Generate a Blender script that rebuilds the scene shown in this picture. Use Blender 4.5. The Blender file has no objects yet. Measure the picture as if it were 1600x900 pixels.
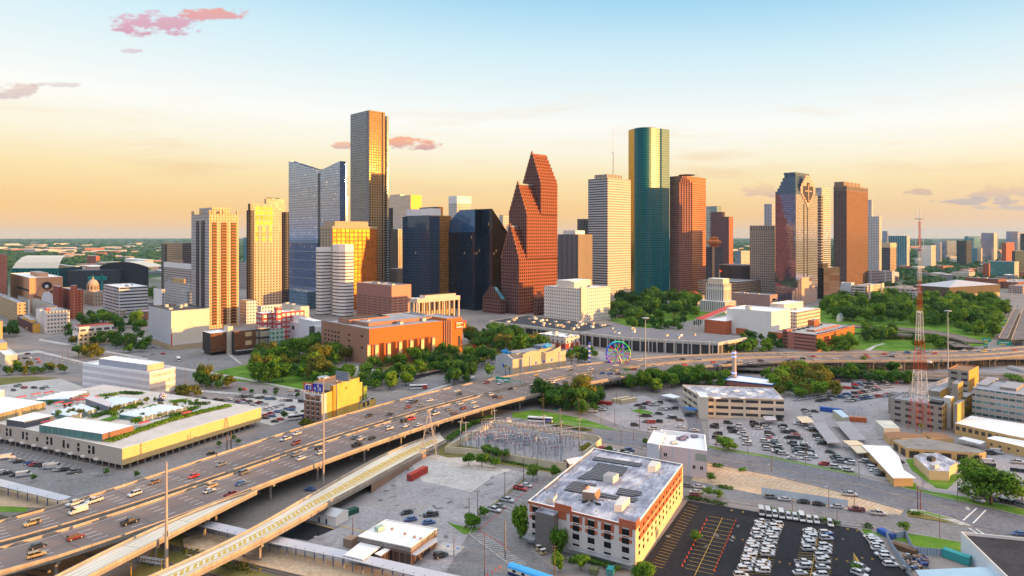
import bpy,math as mt_,random
TU_,RG_=tuple,range
import numpy as np
from mathutils import Vector as V_,Matrix
rad=mt_.radians
scene=bpy.context.scene
BM,BO,LNK=bpy.data.materials,bpy.data.objects,scene.collection.objects.link
for o in list(BO):
 BO.remove(o)

# camera, sky, sun, exposure
F,H,HZ=1067.0,110.0,368.0           # focal length in photo pixels, camera height, horizon row (photo is 1600 x 900)
SUN_AZ,SUN_EL=106.0,5.0               # degrees clockwise from +Y, degrees above the horizon
SUN_STRENGTH,SKY_STRENGTH,EXPOSURE=5.0,0.1,0.85
cam=bpy.data.cameras.new('camera')
camo=BO.new('camera',cam)
LNK(camo)
camo.location=(0,0,H)
camo.rotation_euler=(rad(90),0,0)
cam.sensor_width=36.0
cam.lens=F/1600*36.0
cam.shift_y=-(450-HZ)/1600
cam.clip_start,cam.clip_end=1.0,200000.0
scene.camera=camo
vs=scene.view_settings
scene.display_settings.display_device='sRGB'
vs.view_transform='Standard'
vs.look='None'
vs.exposure,vs.gamma=EXPOSURE,1.0
vs.use_curve_mapping=False
cy=scene.cycles
cy.max_bounces,cy.diffuse_bounces,cy.glossy_bounces,cy.transmission_bounces,cy.volume_bounces=6,3,3,2,0
cy.transparent_max_bounces=4
cy.caustics_reflective=cy.caustics_refractive=False
cy.sample_clamp_indirect=6.0
cy.use_denoising=True

def lin(c):
 c /= 255.0
 return c/12.92 if c <= 0.04045 else ((c+0.055)/1.055)**2.4
def rgb(r,g,b):
 return (lin(r),lin(g),lin(b),1.0)

class NT:
 def __init__(s,tree):
  s.t,s.n,s.l=tree,tree.nodes,tree.links
 def put(s,sock,v):
  if v is None:return
  if isinstance(v,bpy.types.NodeSocket):s.l.new(v,sock)
  else:sock.default_value=v
 def node(s,kind,**kw):
  n=s.n.new(kind)
  for k,v in kw.items():setattr(n,k,v)
  return n
 def m(s,op,a,b=None,c=None,clamp=False):
  n=s.node('ShaderNodeMath',operation=op,use_clamp=clamp)
  for i,v in enumerate((a,b,c)):s.put(n.inputs[i],v)
  return n.outputs[0]
 def v(s,op,a,b=None,scale=None):
  n=s.node('ShaderNodeVectorMath',operation=op)
  s.put(n.inputs[0],a);s.put(n.inputs[1],b)
  if scale is not None:s.put(n.inputs['Scale'],scale)
  return n.outputs['Value'] if op in ('DOT_PRODUCT','LENGTH','DISTANCE') else n.outputs[0]
 def mix(s,f,a,b,blend='MIX'):
  n=s.node('ShaderNodeMix',data_type='RGBA',blend_type=blend)
  s.put(n.inputs[0],f);s.put(n.inputs[6],a);s.put(n.inputs[7],b)
  return n.outputs[2]
 def xyz(s,vec):
  n=s.node('ShaderNodeSeparateXYZ');s.put(n.inputs[0],vec)
  return n.outputs
 def cxyz(s,x,y,z):
  n=s.node('ShaderNodeCombineXYZ')
  for i,v in enumerate((x,y,z)):s.put(n.inputs[i],v)
  return n.outputs[0]
 def noise(s,vec,scale,detail=3,rough=0.55):
  n=s.node('ShaderNodeTexNoise');s.put(n.inputs['Vector'],vec)
  n.inputs['Scale'].default_value=scale;n.inputs['Detail'].default_value=detail;n.inputs['Roughness'].default_value=rough
  return n.outputs[0]
 def ramp(s,f,stops,interp='LINEAR'):
  n=s.node('ShaderNodeValToRGB');s.put(n.inputs[0],f)
  r=n.color_ramp;r.interpolation=interp
  while len(r.elements)<len(stops):r.elements.new(0.5)
  for e,(p,c) in zip(r.elements,stops):
   e.position=p;e.color=c if len(c)==4 else (*c,1)
  return n.outputs[0]
 def maprange(s,v,a,b,c=0.0,d=1.0,smooth=False):
  n=s.node('ShaderNodeMapRange',interpolation_type='SMOOTHSTEP' if smooth else 'LINEAR',clamp=True)
  for i,x in enumerate((v,a,b,c,d)):s.put(n.inputs[i],x)
  return n.outputs[0]

sun_h=(mt_.sin(rad(SUN_AZ)),mt_.cos(rad(SUN_AZ)))
world=bpy.data.worlds.new("World")
scene.world=world
world.use_nodes=True
W=NT(world.node_tree)
W.n.clear()
wout=W.node('ShaderNodeOutputWorld')
wbg=W.node('ShaderNodeBackground')
W.l.new(wbg.outputs[0],wout.inputs[0])
sky=W.node('ShaderNodeTexSky',sky_type='NISHITA')
sky.sun_disc=False
sky.sun_elevation=rad(SUN_EL)
sky.sun_rotation=rad(SUN_AZ)
sky.air_density,sky.dust_density,sky.ozone_density=1.0,2.0,1.0
gen=W.node('ShaderNodeTexCoord').outputs['Generated']
dx,dy,dz=W.xyz(gen)
el=W.m('MULTIPLY',dz,W.m('MULTIPLY_ADD',dx,0.20,1.0))
lp=lambda *c:(*[k/1.18 for k in rgb(*c)[:3]],1)
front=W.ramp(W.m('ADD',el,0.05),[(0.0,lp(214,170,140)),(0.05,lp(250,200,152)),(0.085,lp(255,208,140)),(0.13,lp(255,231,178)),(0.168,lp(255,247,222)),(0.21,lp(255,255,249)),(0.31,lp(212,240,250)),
          (0.385,lp(164,216,244)),(0.50,(0.50,0.72,0.92,1)),(0.7,(1.40,1.42,1.50,1)),(1.0,(1.5,1.5,1.56,1))])  # overhead stops, out of view, brightened to lift the ambient light
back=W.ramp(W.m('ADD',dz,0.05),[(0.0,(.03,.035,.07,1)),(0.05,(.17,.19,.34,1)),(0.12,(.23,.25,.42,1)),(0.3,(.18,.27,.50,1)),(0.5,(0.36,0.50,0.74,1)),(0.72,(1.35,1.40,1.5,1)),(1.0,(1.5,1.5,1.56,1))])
behind=W.maprange(dy,0.15,-0.55,smooth=True)
grad=W.mix(behind,front,back)
rightlow=W.m('MULTIPLY',W.maprange(dx,0.2,0.62,smooth=True),W.maprange(dz,0.10,0.0,smooth=True))
rightlow=W.m('MULTIPLY',rightlow,W.maprange(dy,0.55,0.8))
grad=W.mix(W.m('MULTIPLY',rightlow,0.55),grad,lp(228,208,196))
# golden glow round the setting sun
sd=W.v('DOT_PRODUCT',W.v('NORMALIZE',W.cxyz(dx,dy,0.0)),(sun_h[0],sun_h[1],0.0))
glow=W.m('POWER',W.m('MAXIMUM',sd,0.0),3.2)
glow=W.m('MULTIPLY',glow,W.maprange(dz,0.42,0.0,smooth=True))
grad=W.mix(W.m('MULTIPLY',glow,0.92),grad,(1.9,0.92,0.15,1.0))
core=W.m('MULTIPLY',W.m('POWER',W.m('MAXIMUM',sd,0.0),34.0),W.maprange(dz,0.30,0.0,smooth=True))
grad=W.mix(W.m('MULTIPLY',core,0.9),grad,(6.5,2.7,0.30,1.0))
# small sunset clouds, far away over the skyline
un=W.m('DIVIDE',dx,W.m('MAXIMUM',dy,0.05));vn=W.m('DIVIDE',dz,W.m('MAXIMUM',dy,0.05))
uv0=W.cxyz(W.m('MULTIPLY',un,1.0),W.m('MULTIPLY',vn,2.2),0.0)
nz=W.noise(uv0,26.0,6,0.62)
streak=W.noise(W.cxyz(W.m('MULTIPLY',un,1.2),W.m('MULTIPLY',vn,9.0),3.0),4.0,4,0.55)
grad=W.mix(W.m('MULTIPLY',W.maprange(streak,0.54,0.95),W.m('MULTIPLY',W.maprange(vn,0.0,0.1),W.maprange(vn,0.25,0.12)),),grad,lp(244,206,158))
def cloud(px,py,w,h,top,bot,dens,lo=0.30):
 global grad
 u0,v0=(px-800)/F,(HZ-py)/F
 a=W.m('DIVIDE',W.m('SUBTRACT',un,u0),w/F);b=W.m('DIVIDE',W.m('SUBTRACT',vn,v0),h/F)
 r2=W.m('ADD',W.m('MULTIPLY',a,a),W.m('MULTIPLY',b,b))
 f=W.m('SUBTRACT',W.m('MULTIPLY_ADD',nz,1.9,-0.25),W.m('MULTIPLY',r2,0.42))
 f=W.m('MULTIPLY',W.maprange(f,lo,lo+0.26,smooth=True),W.maprange(dy,0.1,0.2))
 col=W.mix(W.maprange(b,-0.75,0.55),bot,top)
 grad=W.mix(W.m('MULTIPLY',f,dens),grad,col)
cloud(248,38,95,22,lp(226,178,196),lp(216,160,180),0.95,0.36)
cloud(345,22,85,12,lp(238,168,160),lp(228,170,176),0.95,0.36)
cloud(205,79,26,6,lp(226,200,204),lp(214,190,200),0.7,0.42)
cloud(22,142,42,16,lp(232,202,190),lp(214,192,194),0.8,0.40)
cloud(92,132,45,5,lp(222,206,200),lp(214,196,196),0.6,0.42)
cloud(634,225,60,11,lp(250,184,148),lp(214,170,170),1.0,0.34)
cloud(536,227,22,6,lp(246,190,158),lp(220,180,172),0.9,0.36)
cloud(1192,297,34,16,lp(252,216,168),lp(218,182,172),0.85,0.34)
cloud(1560,300,95,14,lp(246,206,166),lp(206,186,182),0.8,0.40)
cloud(1535,315,110,7,lp(200,184,182),lp(190,180,184),0.8,0.40)
cloud(1437,300,30,6,lp(214,184,168),lp(206,180,170),0.7,0.40)
cloud(1570,325,60,5,lp(206,192,190),lp(198,186,190),0.7,0.40)
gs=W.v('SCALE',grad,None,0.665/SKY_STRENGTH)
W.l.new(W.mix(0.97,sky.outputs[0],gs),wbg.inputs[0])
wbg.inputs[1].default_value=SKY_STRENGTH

sl=bpy.data.lights.new('sun','SUN')
sl.energy,sl.angle,sl.color=SUN_STRENGTH,rad(0.5),(1.0,0.50,0.14)
sun=BO.new('sun',sl)
LNK(sun)
sdir=V_((sun_h[0]*mt_.cos(rad(SUN_EL)),sun_h[1]*mt_.cos(rad(SUN_EL)),mt_.sin(rad(SUN_EL))))
sun.rotation_euler=(-sdir).to_track_quat('-Z','Y').to_euler()
sun.location=sdir*3000

# helpers: placing
def G(x,y,z=0.0):
 s=(H-z)/(y-HZ)
 return ((x-800)*s,F*s)
def ZH(y,D):
 return H+(HZ-y)*D/F
def DB(y,z=0.0):
 return F*(H-z)/(y-HZ)
def cr(x0,y0,s=4.0):
 return lambda x,y:(x0+x/s,y0+y/s)
c1,c2,c3=cr(0,300),cr(0,500),cr(0,675)
c6,c7,c8,c5=cr(400,500),cr(400,675),cr(800,520),cr(1200,450)
c9,c10,c11,c12=cr(1200,675),cr(800,675),cr(650,380),cr(1000,380)
DG,WG=46.0,25.5                       # street grids: downtown, and round the warehouses

def BXP_(xn,D,xl,xr,ang=DG):
 X0,Y0=(xn-800)/F*D,D
 def ext(px,a):
  s,c=mt_.sin(rad(a)),mt_.cos(rad(a));k=(px-800)/F
  return (k*Y0-X0)/(s-k*c)
 tr,tl=ext(xr,ang),ext(xl,ang-90)
 r=(mt_.sin(rad(ang)),mt_.cos(rad(ang)));l=(mt_.sin(rad(ang-90)),mt_.cos(rad(ang-90)))
 N=(X0,Y0);R=(X0+r[0]*tr,Y0+r[1]*tr);L=(X0+l[0]*tl,Y0+l[1]*tl)
 return [N,R,(R[0]+L[0]-X0,R[1]+L[1]-Y0),L]
def rect(cx,cy,w,d,a):
 s,c=mt_.sin(rad(a)),mt_.cos(rad(a));u=(s,c);v=(-c,s)
 return [(cx+u[0]*p*w/2+v[0]*q*d/2,cy+u[1]*p*w/2+v[1]*q*d/2) for p,q in ((-1,-1),(1,-1),(1,1),(-1,1))]
def INS_(poly,d):
 n=len(poly);out=[]
 for i in RG_(n):
  p0,p1,p2=V_(poly[i-1]),V_(poly[i]),V_(poly[(i+1) % n])
  e1,e2=(p1-p0).normalized(),(p2-p1).normalized()
  n1,n2=V_((-e1.y,e1.x)),V_((-e2.y,e2.x))
  b=n1+n2
  k=d/max(0.25,1+n1.dot(n2))
  out.append(TU_(p1+b*k))
 return out
def Lr_(a,b,t):return TU_(x+(y-x)*t for x,y in zip(a,b))
def sub(poly,u0,u1,v0,v1):
 N,R,B,L=poly
 f=lambda u,v:(N[0]+(R[0]-N[0])*u+(L[0]-N[0])*v,N[1]+(R[1]-N[1])*u+(L[1]-N[1])*v)
 return [f(u0,v0),f(u1,v0),f(u1,v1),f(u0,v1)]
def dist(a,b):return mt_.hypot(a[0]-b[0],a[1]-b[1])

class MB:
 def __init__(s):s.v,s.f,s.m,s.uv,s.mats=[],[],[],[],[]
 def slot(s,m):
  if m not in s.mats:s.mats.append(m)
  return s.mats.index(m)
 def fc_(s,pts,m,uv=None):
  i=len(s.v);s.v.extend(pts);s.f.append(TU_(RG_(i,i+len(pts))));s.m.append(s.slot(m))
  s.uv.extend(uv if uv else [(p[0],p[1]) for p in pts])
 def wall(s,p0,p1,z0,z1,m,u0=0.0,vb=None,z0b=None,z1b=None):
  L=dist(p0,p1);vb=0.0 if vb is None else vb
  a0,a1=(z0,z1);b0=z0 if z0b is None else z0b;b1=z1 if z1b is None else z1b
  s.fc_([(*p0,a0),(*p1,b0),(*p1,b1),(*p0,a1)],m,[(u0,a0-vb),(u0+L,b0-vb),(u0+L,b1-vb),(u0,a1-vb)])
 def pz_(s,poly,z0,z1,m,top=None,bottom=False,vb=None):
  n=len(poly);u=0.0
  ms=m if isinstance(m,(list,TU_)) else [m]*n
  for i in RG_(n):
   p,q=poly[i],poly[(i+1) % n]
   s.wall(p,q,z0,z1,ms[i % len(ms)],u,z0 if vb is None else vb);u += dist(p,q)
  if top is not False:s.fc_([(*p,z1) for p in poly],top or ms[0])
  if bottom:s.fc_([(*p,z0) for p in reversed(poly)],ms[0])
 def cap(s,poly,z,m):s.fc_([(*p,z) for p in poly],m)
 def ring(s,outer,inner,z,m):
  n=len(outer)
  for i in RG_(n):
   j=(i+1) % n
   s.fc_([(*outer[i],z),(*outer[j],z),(*inner[j],z),(*inner[i],z)],m)
 def pp_(s,poly,z0,z1,m,t=0.5):
  inn=INS_(poly,t);n=len(poly)
  for i in RG_(n):s.wall(poly[i],poly[(i+1) % n],z0,z1,m)
  s.ring(poly,inn,z1,m)
  for i in RG_(n):s.wall(inn[(i+1) % n],inn[i],z0,z1,m)
 def box(s,c,d,m,rz=0.0,bottom=True):
  hx,hy,hz=d[0]/2,d[1]/2,d[2]/2;cs,sn=mt_.cos(rz),mt_.sin(rz)
  poly=[(c[0]+x*cs-y*sn,c[1]+x*sn+y*cs) for x,y in ((-hx,-hy),(hx,-hy),(hx,hy),(-hx,hy))]
  s.pz_(poly,c[2]-hz,c[2]+hz,m,None,bottom)
 def bar(s,a,b,w,m,w2=None,sides=4):
  a,b=V_(a),V_(b);d=(b-a)
  if d.length<1e-6:return
  d.normalize();u=d.orthogonal().normalized();v=d.cross(u);w2=w if w2 is None else w2
  k=[(mt_.cos(2*mt_.pi*(i+.5)/sides),mt_.sin(2*mt_.pi*(i+.5)/sides)) for i in RG_(sides)]
  A=[TU_(a+(u*x+v*y)*w) for x,y in k];B=[TU_(b+(u*x+v*y)*w2) for x,y in k]
  for i in RG_(sides):
   j=(i+1) % sides
   s.fc_([A[i],A[j],B[j],B[i]],m,[(0,0),(1,0),(1,1),(0,1)])
  s.fc_(A[::-1],m);s.fc_(B,m)
 def rev(s,c,prof,m,n=16):
  for (r0,z0),(r1,z1) in zip(prof,prof[1:]):
   for i in RG_(n):
    a0,a1=2*mt_.pi*i/n,2*mt_.pi*(i+1)/n
    P=lambda r,a,z:(c[0]+r*mt_.cos(a),c[1]+r*mt_.sin(a),c[2]+z)
    if r1<1e-6:s.fc_([P(r0,a0,z0),P(r0,a1,z0),P(r1,a1,z1)],m)
    elif r0<1e-6:s.fc_([P(r0,a0,z0),P(r1,a1,z1),P(r1,a0,z1)],m)
    else:s.fc_([P(r0,a0,z0),P(r0,a1,z0),P(r1,a1,z1),P(r1,a0,z1)],m,[(r0*a0,z0),(r0*a1,z0),(r0*a1,z1),(r0*a0,z1)])
 def mesh(s,name,loc=(0,0,0)):
  me=bpy.data.meshes.new(name)
  me.from_pydata([(x-loc[0],y-loc[1],z-loc[2]) for x,y,z in s.v],[],s.f)
  for m in s.mats:me.materials.append(m)
  me.polygons.foreach_set('material_index',s.m)
  ul=me.uv_layers.new(name='UVMap')
  ul.data.foreach_set('uv',[c for t in s.uv for c in t])
  me.update()
  return me
 def bd_(s,name,parent=None,loc=None,**tags):
  l=WL(parent) if parent else (loc or (0,0,0))
  o=BO.new(name,s.mesh(name,l))
  LNK(o)
  if parent:o.parent=parent
  else:o.location=l
  for k,v in tags.items():
   if v:o[k]=v
  return o
_wl={}
def WL(o):
 x=V_((0,0,0))
 while o:x += o.location;o=o.parent
 return TU_(x)
def EMP_(name,label,cat,loc,group=None,kind=None):
 o=BO.new(name,None);LNK(o)
 o.location=loc if len(loc)==3 else (*loc,0.0);o.empty_display_size=1
 if label:o['label']=label
 if cat:o['category']=cat
 if group:o['group']=group
 if kind:o['kind']=kind
 return o
def SNG_(mb,name,label,cat,loc,group=None,kind=None):
 return mb.bd_(name,None,loc if len(loc)==3 else (*loc,0.0),label=label,category=cat,group=group,kind=kind)
rnd=random.Random(7)

# helpers: materials
def newmat(name):
 m=bpy.data.materials.new(name);m.use_nodes=True
 t=NT(m.node_tree);b=t.n['Principled BSDF']
 return m,t,b
def mat(name,c,rough=0.85,metal=0.0,var=0.14,scale=0.15,spec=None,streak=0.0):
 m,t,b=newmat(name)
 pos=t.node('ShaderNodeNewGeometry').outputs['Position']
 n1=t.noise(pos,scale,4,0.6);n2=t.noise(pos,scale*9,3,0.6)
 f=t.m('ADD',t.m('MULTIPLY',n1,1.3),t.m('MULTIPLY',n2,0.7))
 f=t.m('MULTIPLY_ADD',t.m('SUBTRACT',f,1.0),2.2*var,1.0)
 if streak:
  x,y,z=t.xyz(pos)
  f=t.m('MULTIPLY',f,t.m('MULTIPLY_ADD',t.noise(t.cxyz(x,y,t.m('MULTIPLY',z,0.08)),0.7,3),streak,1.0-streak*0.5))
 t.put(b.inputs['Base Color'],t.v('SCALE',c[:3],None,f))
 b.inputs['Roughness'].default_value=rough;b.inputs['Metallic'].default_value=metal
 b.inputs['Specular IOR Level'].default_value=0.2 if spec is None else spec
 return m
def FC_(name,wall,glass,pu,pv,du=(0.2,0.8),dv=(0.25,0.8),rough=0.08,metal=0.0,wrough=0.8,wmetal=0.0,var=0.1,wob=0.02,lit=0.0,
   blind=0.25,spec=0.8,band=None,litcol=(1.0,0.55,0.2,1)):
 m,t,b=newmat(name)
 uv=t.node('ShaderNodeUVMap').outputs[0]
 u,v,_=t.xyz(uv)
 cu,cv=t.m('DIVIDE',u,pu),t.m('DIVIDE',v,pv)
 fu,fv=t.m('FRACT',cu),t.m('FRACT',cv)
 def inside(f,a,c):
  if a <= 0 and c >= 1:return 1.0
  if a <= 0:return t.m('LESS_THAN',f,c)
  if c >= 1:return t.m('GREATER_THAN',f,a)
  return t.m('MULTIPLY',t.m('GREATER_THAN',f,a),t.m('LESS_THAN',f,c))
 k=t.m('MULTIPLY',inside(fu,*du),inside(fv,*dv))
 if band:                                  # (first storey, last storey) that carry windows
  fl=t.m('FLOOR',cv)
  k=t.m('MULTIPLY',k,t.m('MULTIPLY',t.m('GREATER_THAN',fl,band[0]-0.5),t.m('LESS_THAN',fl,band[1]+0.5)))
 wn=t.node('ShaderNodeTexWhiteNoise',noise_dimensions='3D')
 t.put(wn.inputs['Vector'],t.cxyz(t.m('FLOOR',cu),t.m('FLOOR',cv),0.5))
 r,rc=wn.outputs['Value'],wn.outputs['Color']
 pos=t.node('ShaderNodeNewGeometry').outputs['Position']
 wv=t.m('MULTIPLY_ADD',t.m('SUBTRACT',t.m('ADD',t.noise(pos,0.05,3),t.noise(pos,0.6,3)),1.0),2.0*var,1.0)
 wc=t.v('SCALE',wall[:3],None,wv)
 gc=t.v('SCALE',glass[:3],None,t.m('MULTIPLY_ADD',r,blind*2,1.0-blind))
 t.put(b.inputs['Base Color'],t.mix(k,wc,gc))
 t.put(b.inputs['Roughness'],t.m('MULTIPLY_ADD',k,rough-wrough,wrough))
 t.put(b.inputs['Metallic'],t.m('MULTIPLY_ADD',k,metal-wmetal,wmetal))
 t.put(b.inputs['Specular IOR Level'],t.m('MULTIPLY_ADD',k,spec-0.15,0.15))
 if wob:
  g=t.node('ShaderNodeNewGeometry')
  off=t.v('SCALE',t.v('SUBTRACT',rc,(0.5,0.5,0.5)),None,t.m('MULTIPLY',k,wob*0.7))
  t.put(b.inputs['Normal'],t.v('NORMALIZE',t.v('ADD',g.outputs['Normal'],off)))
 if lit:
  e=t.m('MULTIPLY',k,t.m('GREATER_THAN',r,1.0-lit))
  b.inputs['Emission Color'].default_value=litcol
  t.put(b.inputs['Emission Strength'],t.m('MULTIPLY',e,0.3))
 return m
def glow(name,c,s):
 m,t,b=newmat(name)
 b.inputs['Base Color'].default_value=c;b.inputs['Emission Color'].default_value=c;b.inputs['Emission Strength'].default_value=s
 return m
# the ground
def ground_material():
 m,t,b=newmat('ground_cover')
 pos=t.node('ShaderNodeNewGeometry').outputs['Position']
 d=t.v('LENGTH',pos)
 n1=t.noise(pos,0.02,5,0.6);n2=t.noise(pos,0.25,4,0.6)
 near=t.ramp(t.m('ADD',t.m('MULTIPLY',n1,0.6),t.m('MULTIPLY',n2,0.4)),[(0.3,rgb(96,94,98)),(0.45,rgb(122,118,118)),(0.6,rgb(140,132,126)),(0.75,rgb(110,104,98))])
 vo=t.node('ShaderNodeTexVoronoi',feature='F1');t.put(vo.inputs['Vector'],pos);vo.inputs['Scale'].default_value=0.016
 big=t.noise(pos,0.0012,4,0.6)
 urb=t.maprange(t.m('ADD',big,t.m('MULTIPLY',t.noise(pos,0.006,3),0.5)),0.80,0.95)
 green=t.ramp(t.noise(pos,0.03,5,0.65),[(0.3,rgb(28,52,32)),(0.5,rgb(44,74,42)),(0.7,rgb(70,96,56))])
 cell=t.xyz(vo.outputs['Color'])[0]
 city=t.ramp(cell,[(0.0,rgb(60,84,58)),(0.30,rgb(120,116,112)),(0.55,rgb(150,142,134)),(0.75,rgb(84,92,76)),(0.9,rgb(205,198,190))],'CONSTANT')
 far=t.mix(t.m('MULTIPLY',urb,0.8),green,city)
 t.put(b.inputs['Base Color'],t.mix(t.maprange(d,1500,2100,smooth=True),near,far))
 b.inputs['Roughness'].default_value=0.95;b.inputs['Specular IOR Level'].default_value=0.15
 return m
def asphalt(name,c,crack=0.25,scale=0.05,t_k=0.5):
 m,t,b=newmat(name)
 pos=t.node('ShaderNodeNewGeometry').outputs['Position']
 a=t.noise(pos,scale,5,0.62);c2_=t.noise(pos,scale*12,4,0.6)
 f=t.m('ADD',t.m('MULTIPLY',a,0.45),t.m('MULTIPLY',c2_,0.6))
 f=t.m('MULTIPLY_ADD',t.m('SUBTRACT',f,0.525),1.7,1.0)
 vo=t.node('ShaderNodeTexVoronoi',feature='DISTANCE_TO_EDGE');vo.inputs['Scale'].default_value=0.30
 t.put(vo.inputs['Vector'],t.v('ADD',pos,t.v('SCALE',t.cxyz(c2_,a,0.0),None,3.0)))
 ck=t.maprange(vo.outputs['Distance'],0.01,0.04,1.0-crack*t_k,1.0)
 sc=t.noise(pos,scale*2.2,2,0.4)
 st=t.maprange(sc,0.62,0.72,1.0,0.80)
 t.put(b.inputs['Base Color'],t.v('SCALE',c[:3],None,t.m('MULTIPLY',t.m('MULTIPLY',f,ck),st)))
 b.inputs['Roughness'].default_value=0.95;b.inputs['Specular IOR Level'].default_value=0.08
 return m
def lane_asphalt(name,c):
 m,t,b=newmat(name)
 u,v,_=t.xyz(t.node('ShaderNodeUVMap').outputs[0])
 pos=t.node('ShaderNodeNewGeometry').outputs['Position']
 w=t.m('ABSOLUTE',t.m('SUBTRACT',t.m('FRACT',t.m('DIVIDE',v,1.85)),0.5))
 path=t.maprange(w,0.1,0.45,0.86,1.06)
 n=t.noise(t.cxyz(t.m('MULTIPLY',u,0.06),v,0.0),0.8,4,0.6)
 slab=t.node('ShaderNodeTexWhiteNoise',noise_dimensions='2D');t.put(slab.inputs['Vector'],t.cxyz(t.m('FLOOR',t.m('DIVIDE',u,22.0)),t.m('FLOOR',t.m('DIVIDE',v,3.7)),0.0))
 joint=t.m('MULTIPLY_ADD',t.m('LESS_THAN',t.m('FRACT',t.m('DIVIDE',u,22.0)),0.02),-0.3,1.0)
 f=t.m('MULTIPLY',t.m('MULTIPLY',path,t.m('MULTIPLY_ADD',n,0.5,0.75)),t.m('MULTIPLY',joint,t.m('MULTIPLY_ADD',slab.outputs['Value'],0.12,0.94)))
 f=t.m('MULTIPLY',f,t.m('MULTIPLY_ADD',t.noise(pos,0.03,3),0.5,0.75))
 t.put(b.inputs['Base Color'],t.v('SCALE',c[:3],None,f))
 b.inputs['Roughness'].default_value=0.9;b.inputs['Specular IOR Level'].default_value=0.1
 return m
M={}
M['ground']=ground_material()
M['asph']=asphalt('asphalt_worn',(0.165,0.165,0.185,1))
M['asph_dark']=asphalt('asphalt_new',(0.026,0.027,0.032,1),0.1)
M['street']=asphalt('street_asphalt',(0.19,0.185,0.19,1))
M['conc_lot']=asphalt('concrete_lot',(0.29,0.275,0.285,1),0.3)
M['conc_pale']=asphalt('concrete_pale',(0.42,0.40,0.38,1),0.25)
M['tan_lot']=asphalt('tan_concrete',(0.46,0.34,0.23,1),0.25)
M['gravel']=asphalt('gravel_ballast',(0.17,0.155,0.14,1),0.0,0.4)
M['dirt']=asphalt('bare_earth',(0.20,0.14,0.085,1),0.0,0.2)
M['lane']=lane_asphalt('freeway_asphalt',(0.21,0.165,0.15,1))
M['lane_pale']=lane_asphalt('ramp_concrete',(0.66,0.59,0.48,1))
M['conc']=mat('concrete',(0.26,0.23,0.20,1),0.85,var=0.22,streak=0.5)
M['conc_rail']=mat('barrier_concrete',(0.37,0.31,0.25,1),0.85,var=0.3,streak=0.7)
M['white']=mat('road_paint_white',(0.72,0.72,0.70,1),0.7,var=0.2,scale=0.6)
M['yellow']=mat('road_paint_yellow',(0.58,0.37,0.06,1),0.7,var=0.25,scale=0.6)
M['redp']=mat('kerb_paint_red',(0.45,0.06,0.05,1),0.8)
M['bluep']=mat('bay_paint_blue',(0.05,0.16,0.5,1),0.8)
def grass_mat(name,a,b_,c):
 m,t,b=newmat(name)
 pos=t.node('ShaderNodeNewGeometry').outputs['Position']
 f=t.m('ADD',t.m('MULTIPLY',t.noise(pos,0.08,5,0.65),0.6),t.m('MULTIPLY',t.noise(pos,1.2,3,0.6),0.4))
 t.put(b.inputs['Base Color'],t.ramp(f,[(0.36,a),(0.5,b_),(0.63,c)]))
 b.inputs['Roughness'].default_value=0.95;b.inputs['Specular IOR Level'].default_value=0.1
 return m
M['grass']=grass_mat('lawn_grass',(0.05,0.12,0.015,1),(0.09,0.20,0.02,1),(0.17,0.25,0.04,1))
M['drygrass']=grass_mat('dry_grass',(0.09,0.10,0.03,1),(0.15,0.14,0.045,1),(0.22,0.17,0.07,1))

def build_ground():
 mb=MB()
 R=[0,150,260,400,600,900,1300,1800,2600,4000,6500,11000,20000,29500]
 n=48
 for r0,r1 in zip(R,R[1:]):
  for i in RG_(n):
   a0,a1=2*mt_.pi*i/n,2*mt_.pi*(i+1)/n
   P=lambda r,a:(r*mt_.sin(a),r*mt_.cos(a),0.0)
   if r0==0:mb.fc_([P(0,0),P(r1,a1),P(r1,a0)],M['ground'])
   else:mb.fc_([P(r0,a0),P(r0,a1),P(r1,a1),P(r1,a0)],M['ground'])
 mb.bd_('ground',None,None,kind='structure')
build_ground()

_lev=[0]
def PAT_(name,pts,m,lev,world=False):
 _lev[0] += 1
 z=0.02*lev+0.00025*_lev[0]
 P=pts if world else [G(x,y,z) for x,y in pts]
 a=sum(p[0]*q[1]-q[0]*p[1] for p,q in zip(P,P[1:]+P[:1]))
 if a<0:P=P[::-1]
 mb=MB();mb.cap(P,z,M[m])
 import mathutils
 tri=mathutils.geometry.tessellate_polygon([[V_((*p,0)) for p in P]])
 mb2=MB()
 for t3 in tri:
  q=[P[i] for i in t3]
  if (q[1][0]-q[0][0])*(q[2][1]-q[0][1])-(q[1][1]-q[0][1])*(q[2][0]-q[0][0])<0:q=q[::-1]
  mb2.cap(q,z,M[m])
 return mb2.bd_(name,None,None,kind='structure')
def STP_(name,lines,m,lev,w=0.16):
 _lev[0] += 1
 mb=MB();z=0.02*lev+0.00025*_lev[0]
 for a,b in lines:
  p,q=V_(G(*a,z)),V_(G(*b,z))
  d=(q-p)
  if d.length<0.01:continue
  d.normalize();s=V_((d.y,-d.x))*w/2
  mb.cap([TU_(p+s),TU_(q+s),TU_(q-s),TU_(p-s)],z,M[m])
 return mb.bd_(name,None,None,kind='structure')
def comb(p0,p1,q0,q1,n):
 return [(Lr_(p0,p1,i/n),Lr_(q0,q1,i/n)) for i in RG_(n+1)]

# open ground under the freeways and along the tracks
PAT_('rail_yard',[(-60,770),(130,790),(430,690),(690,640),(760,600),(700,690),(420,900),(300,960),(-60,960)],'gravel',1)
PAT_('verge',[(200,900),(270,830),(330,850),(420,880),(480,920),(200,930)],'drygrass',2)
PAT_('verge',[(-60,800),(40,800),(60,770),(-60,755)],'grass',3)
PAT_('verge',[(330,905),(350,885),(470,915),(470,930),(330,930)],'drygrass',4)
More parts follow.
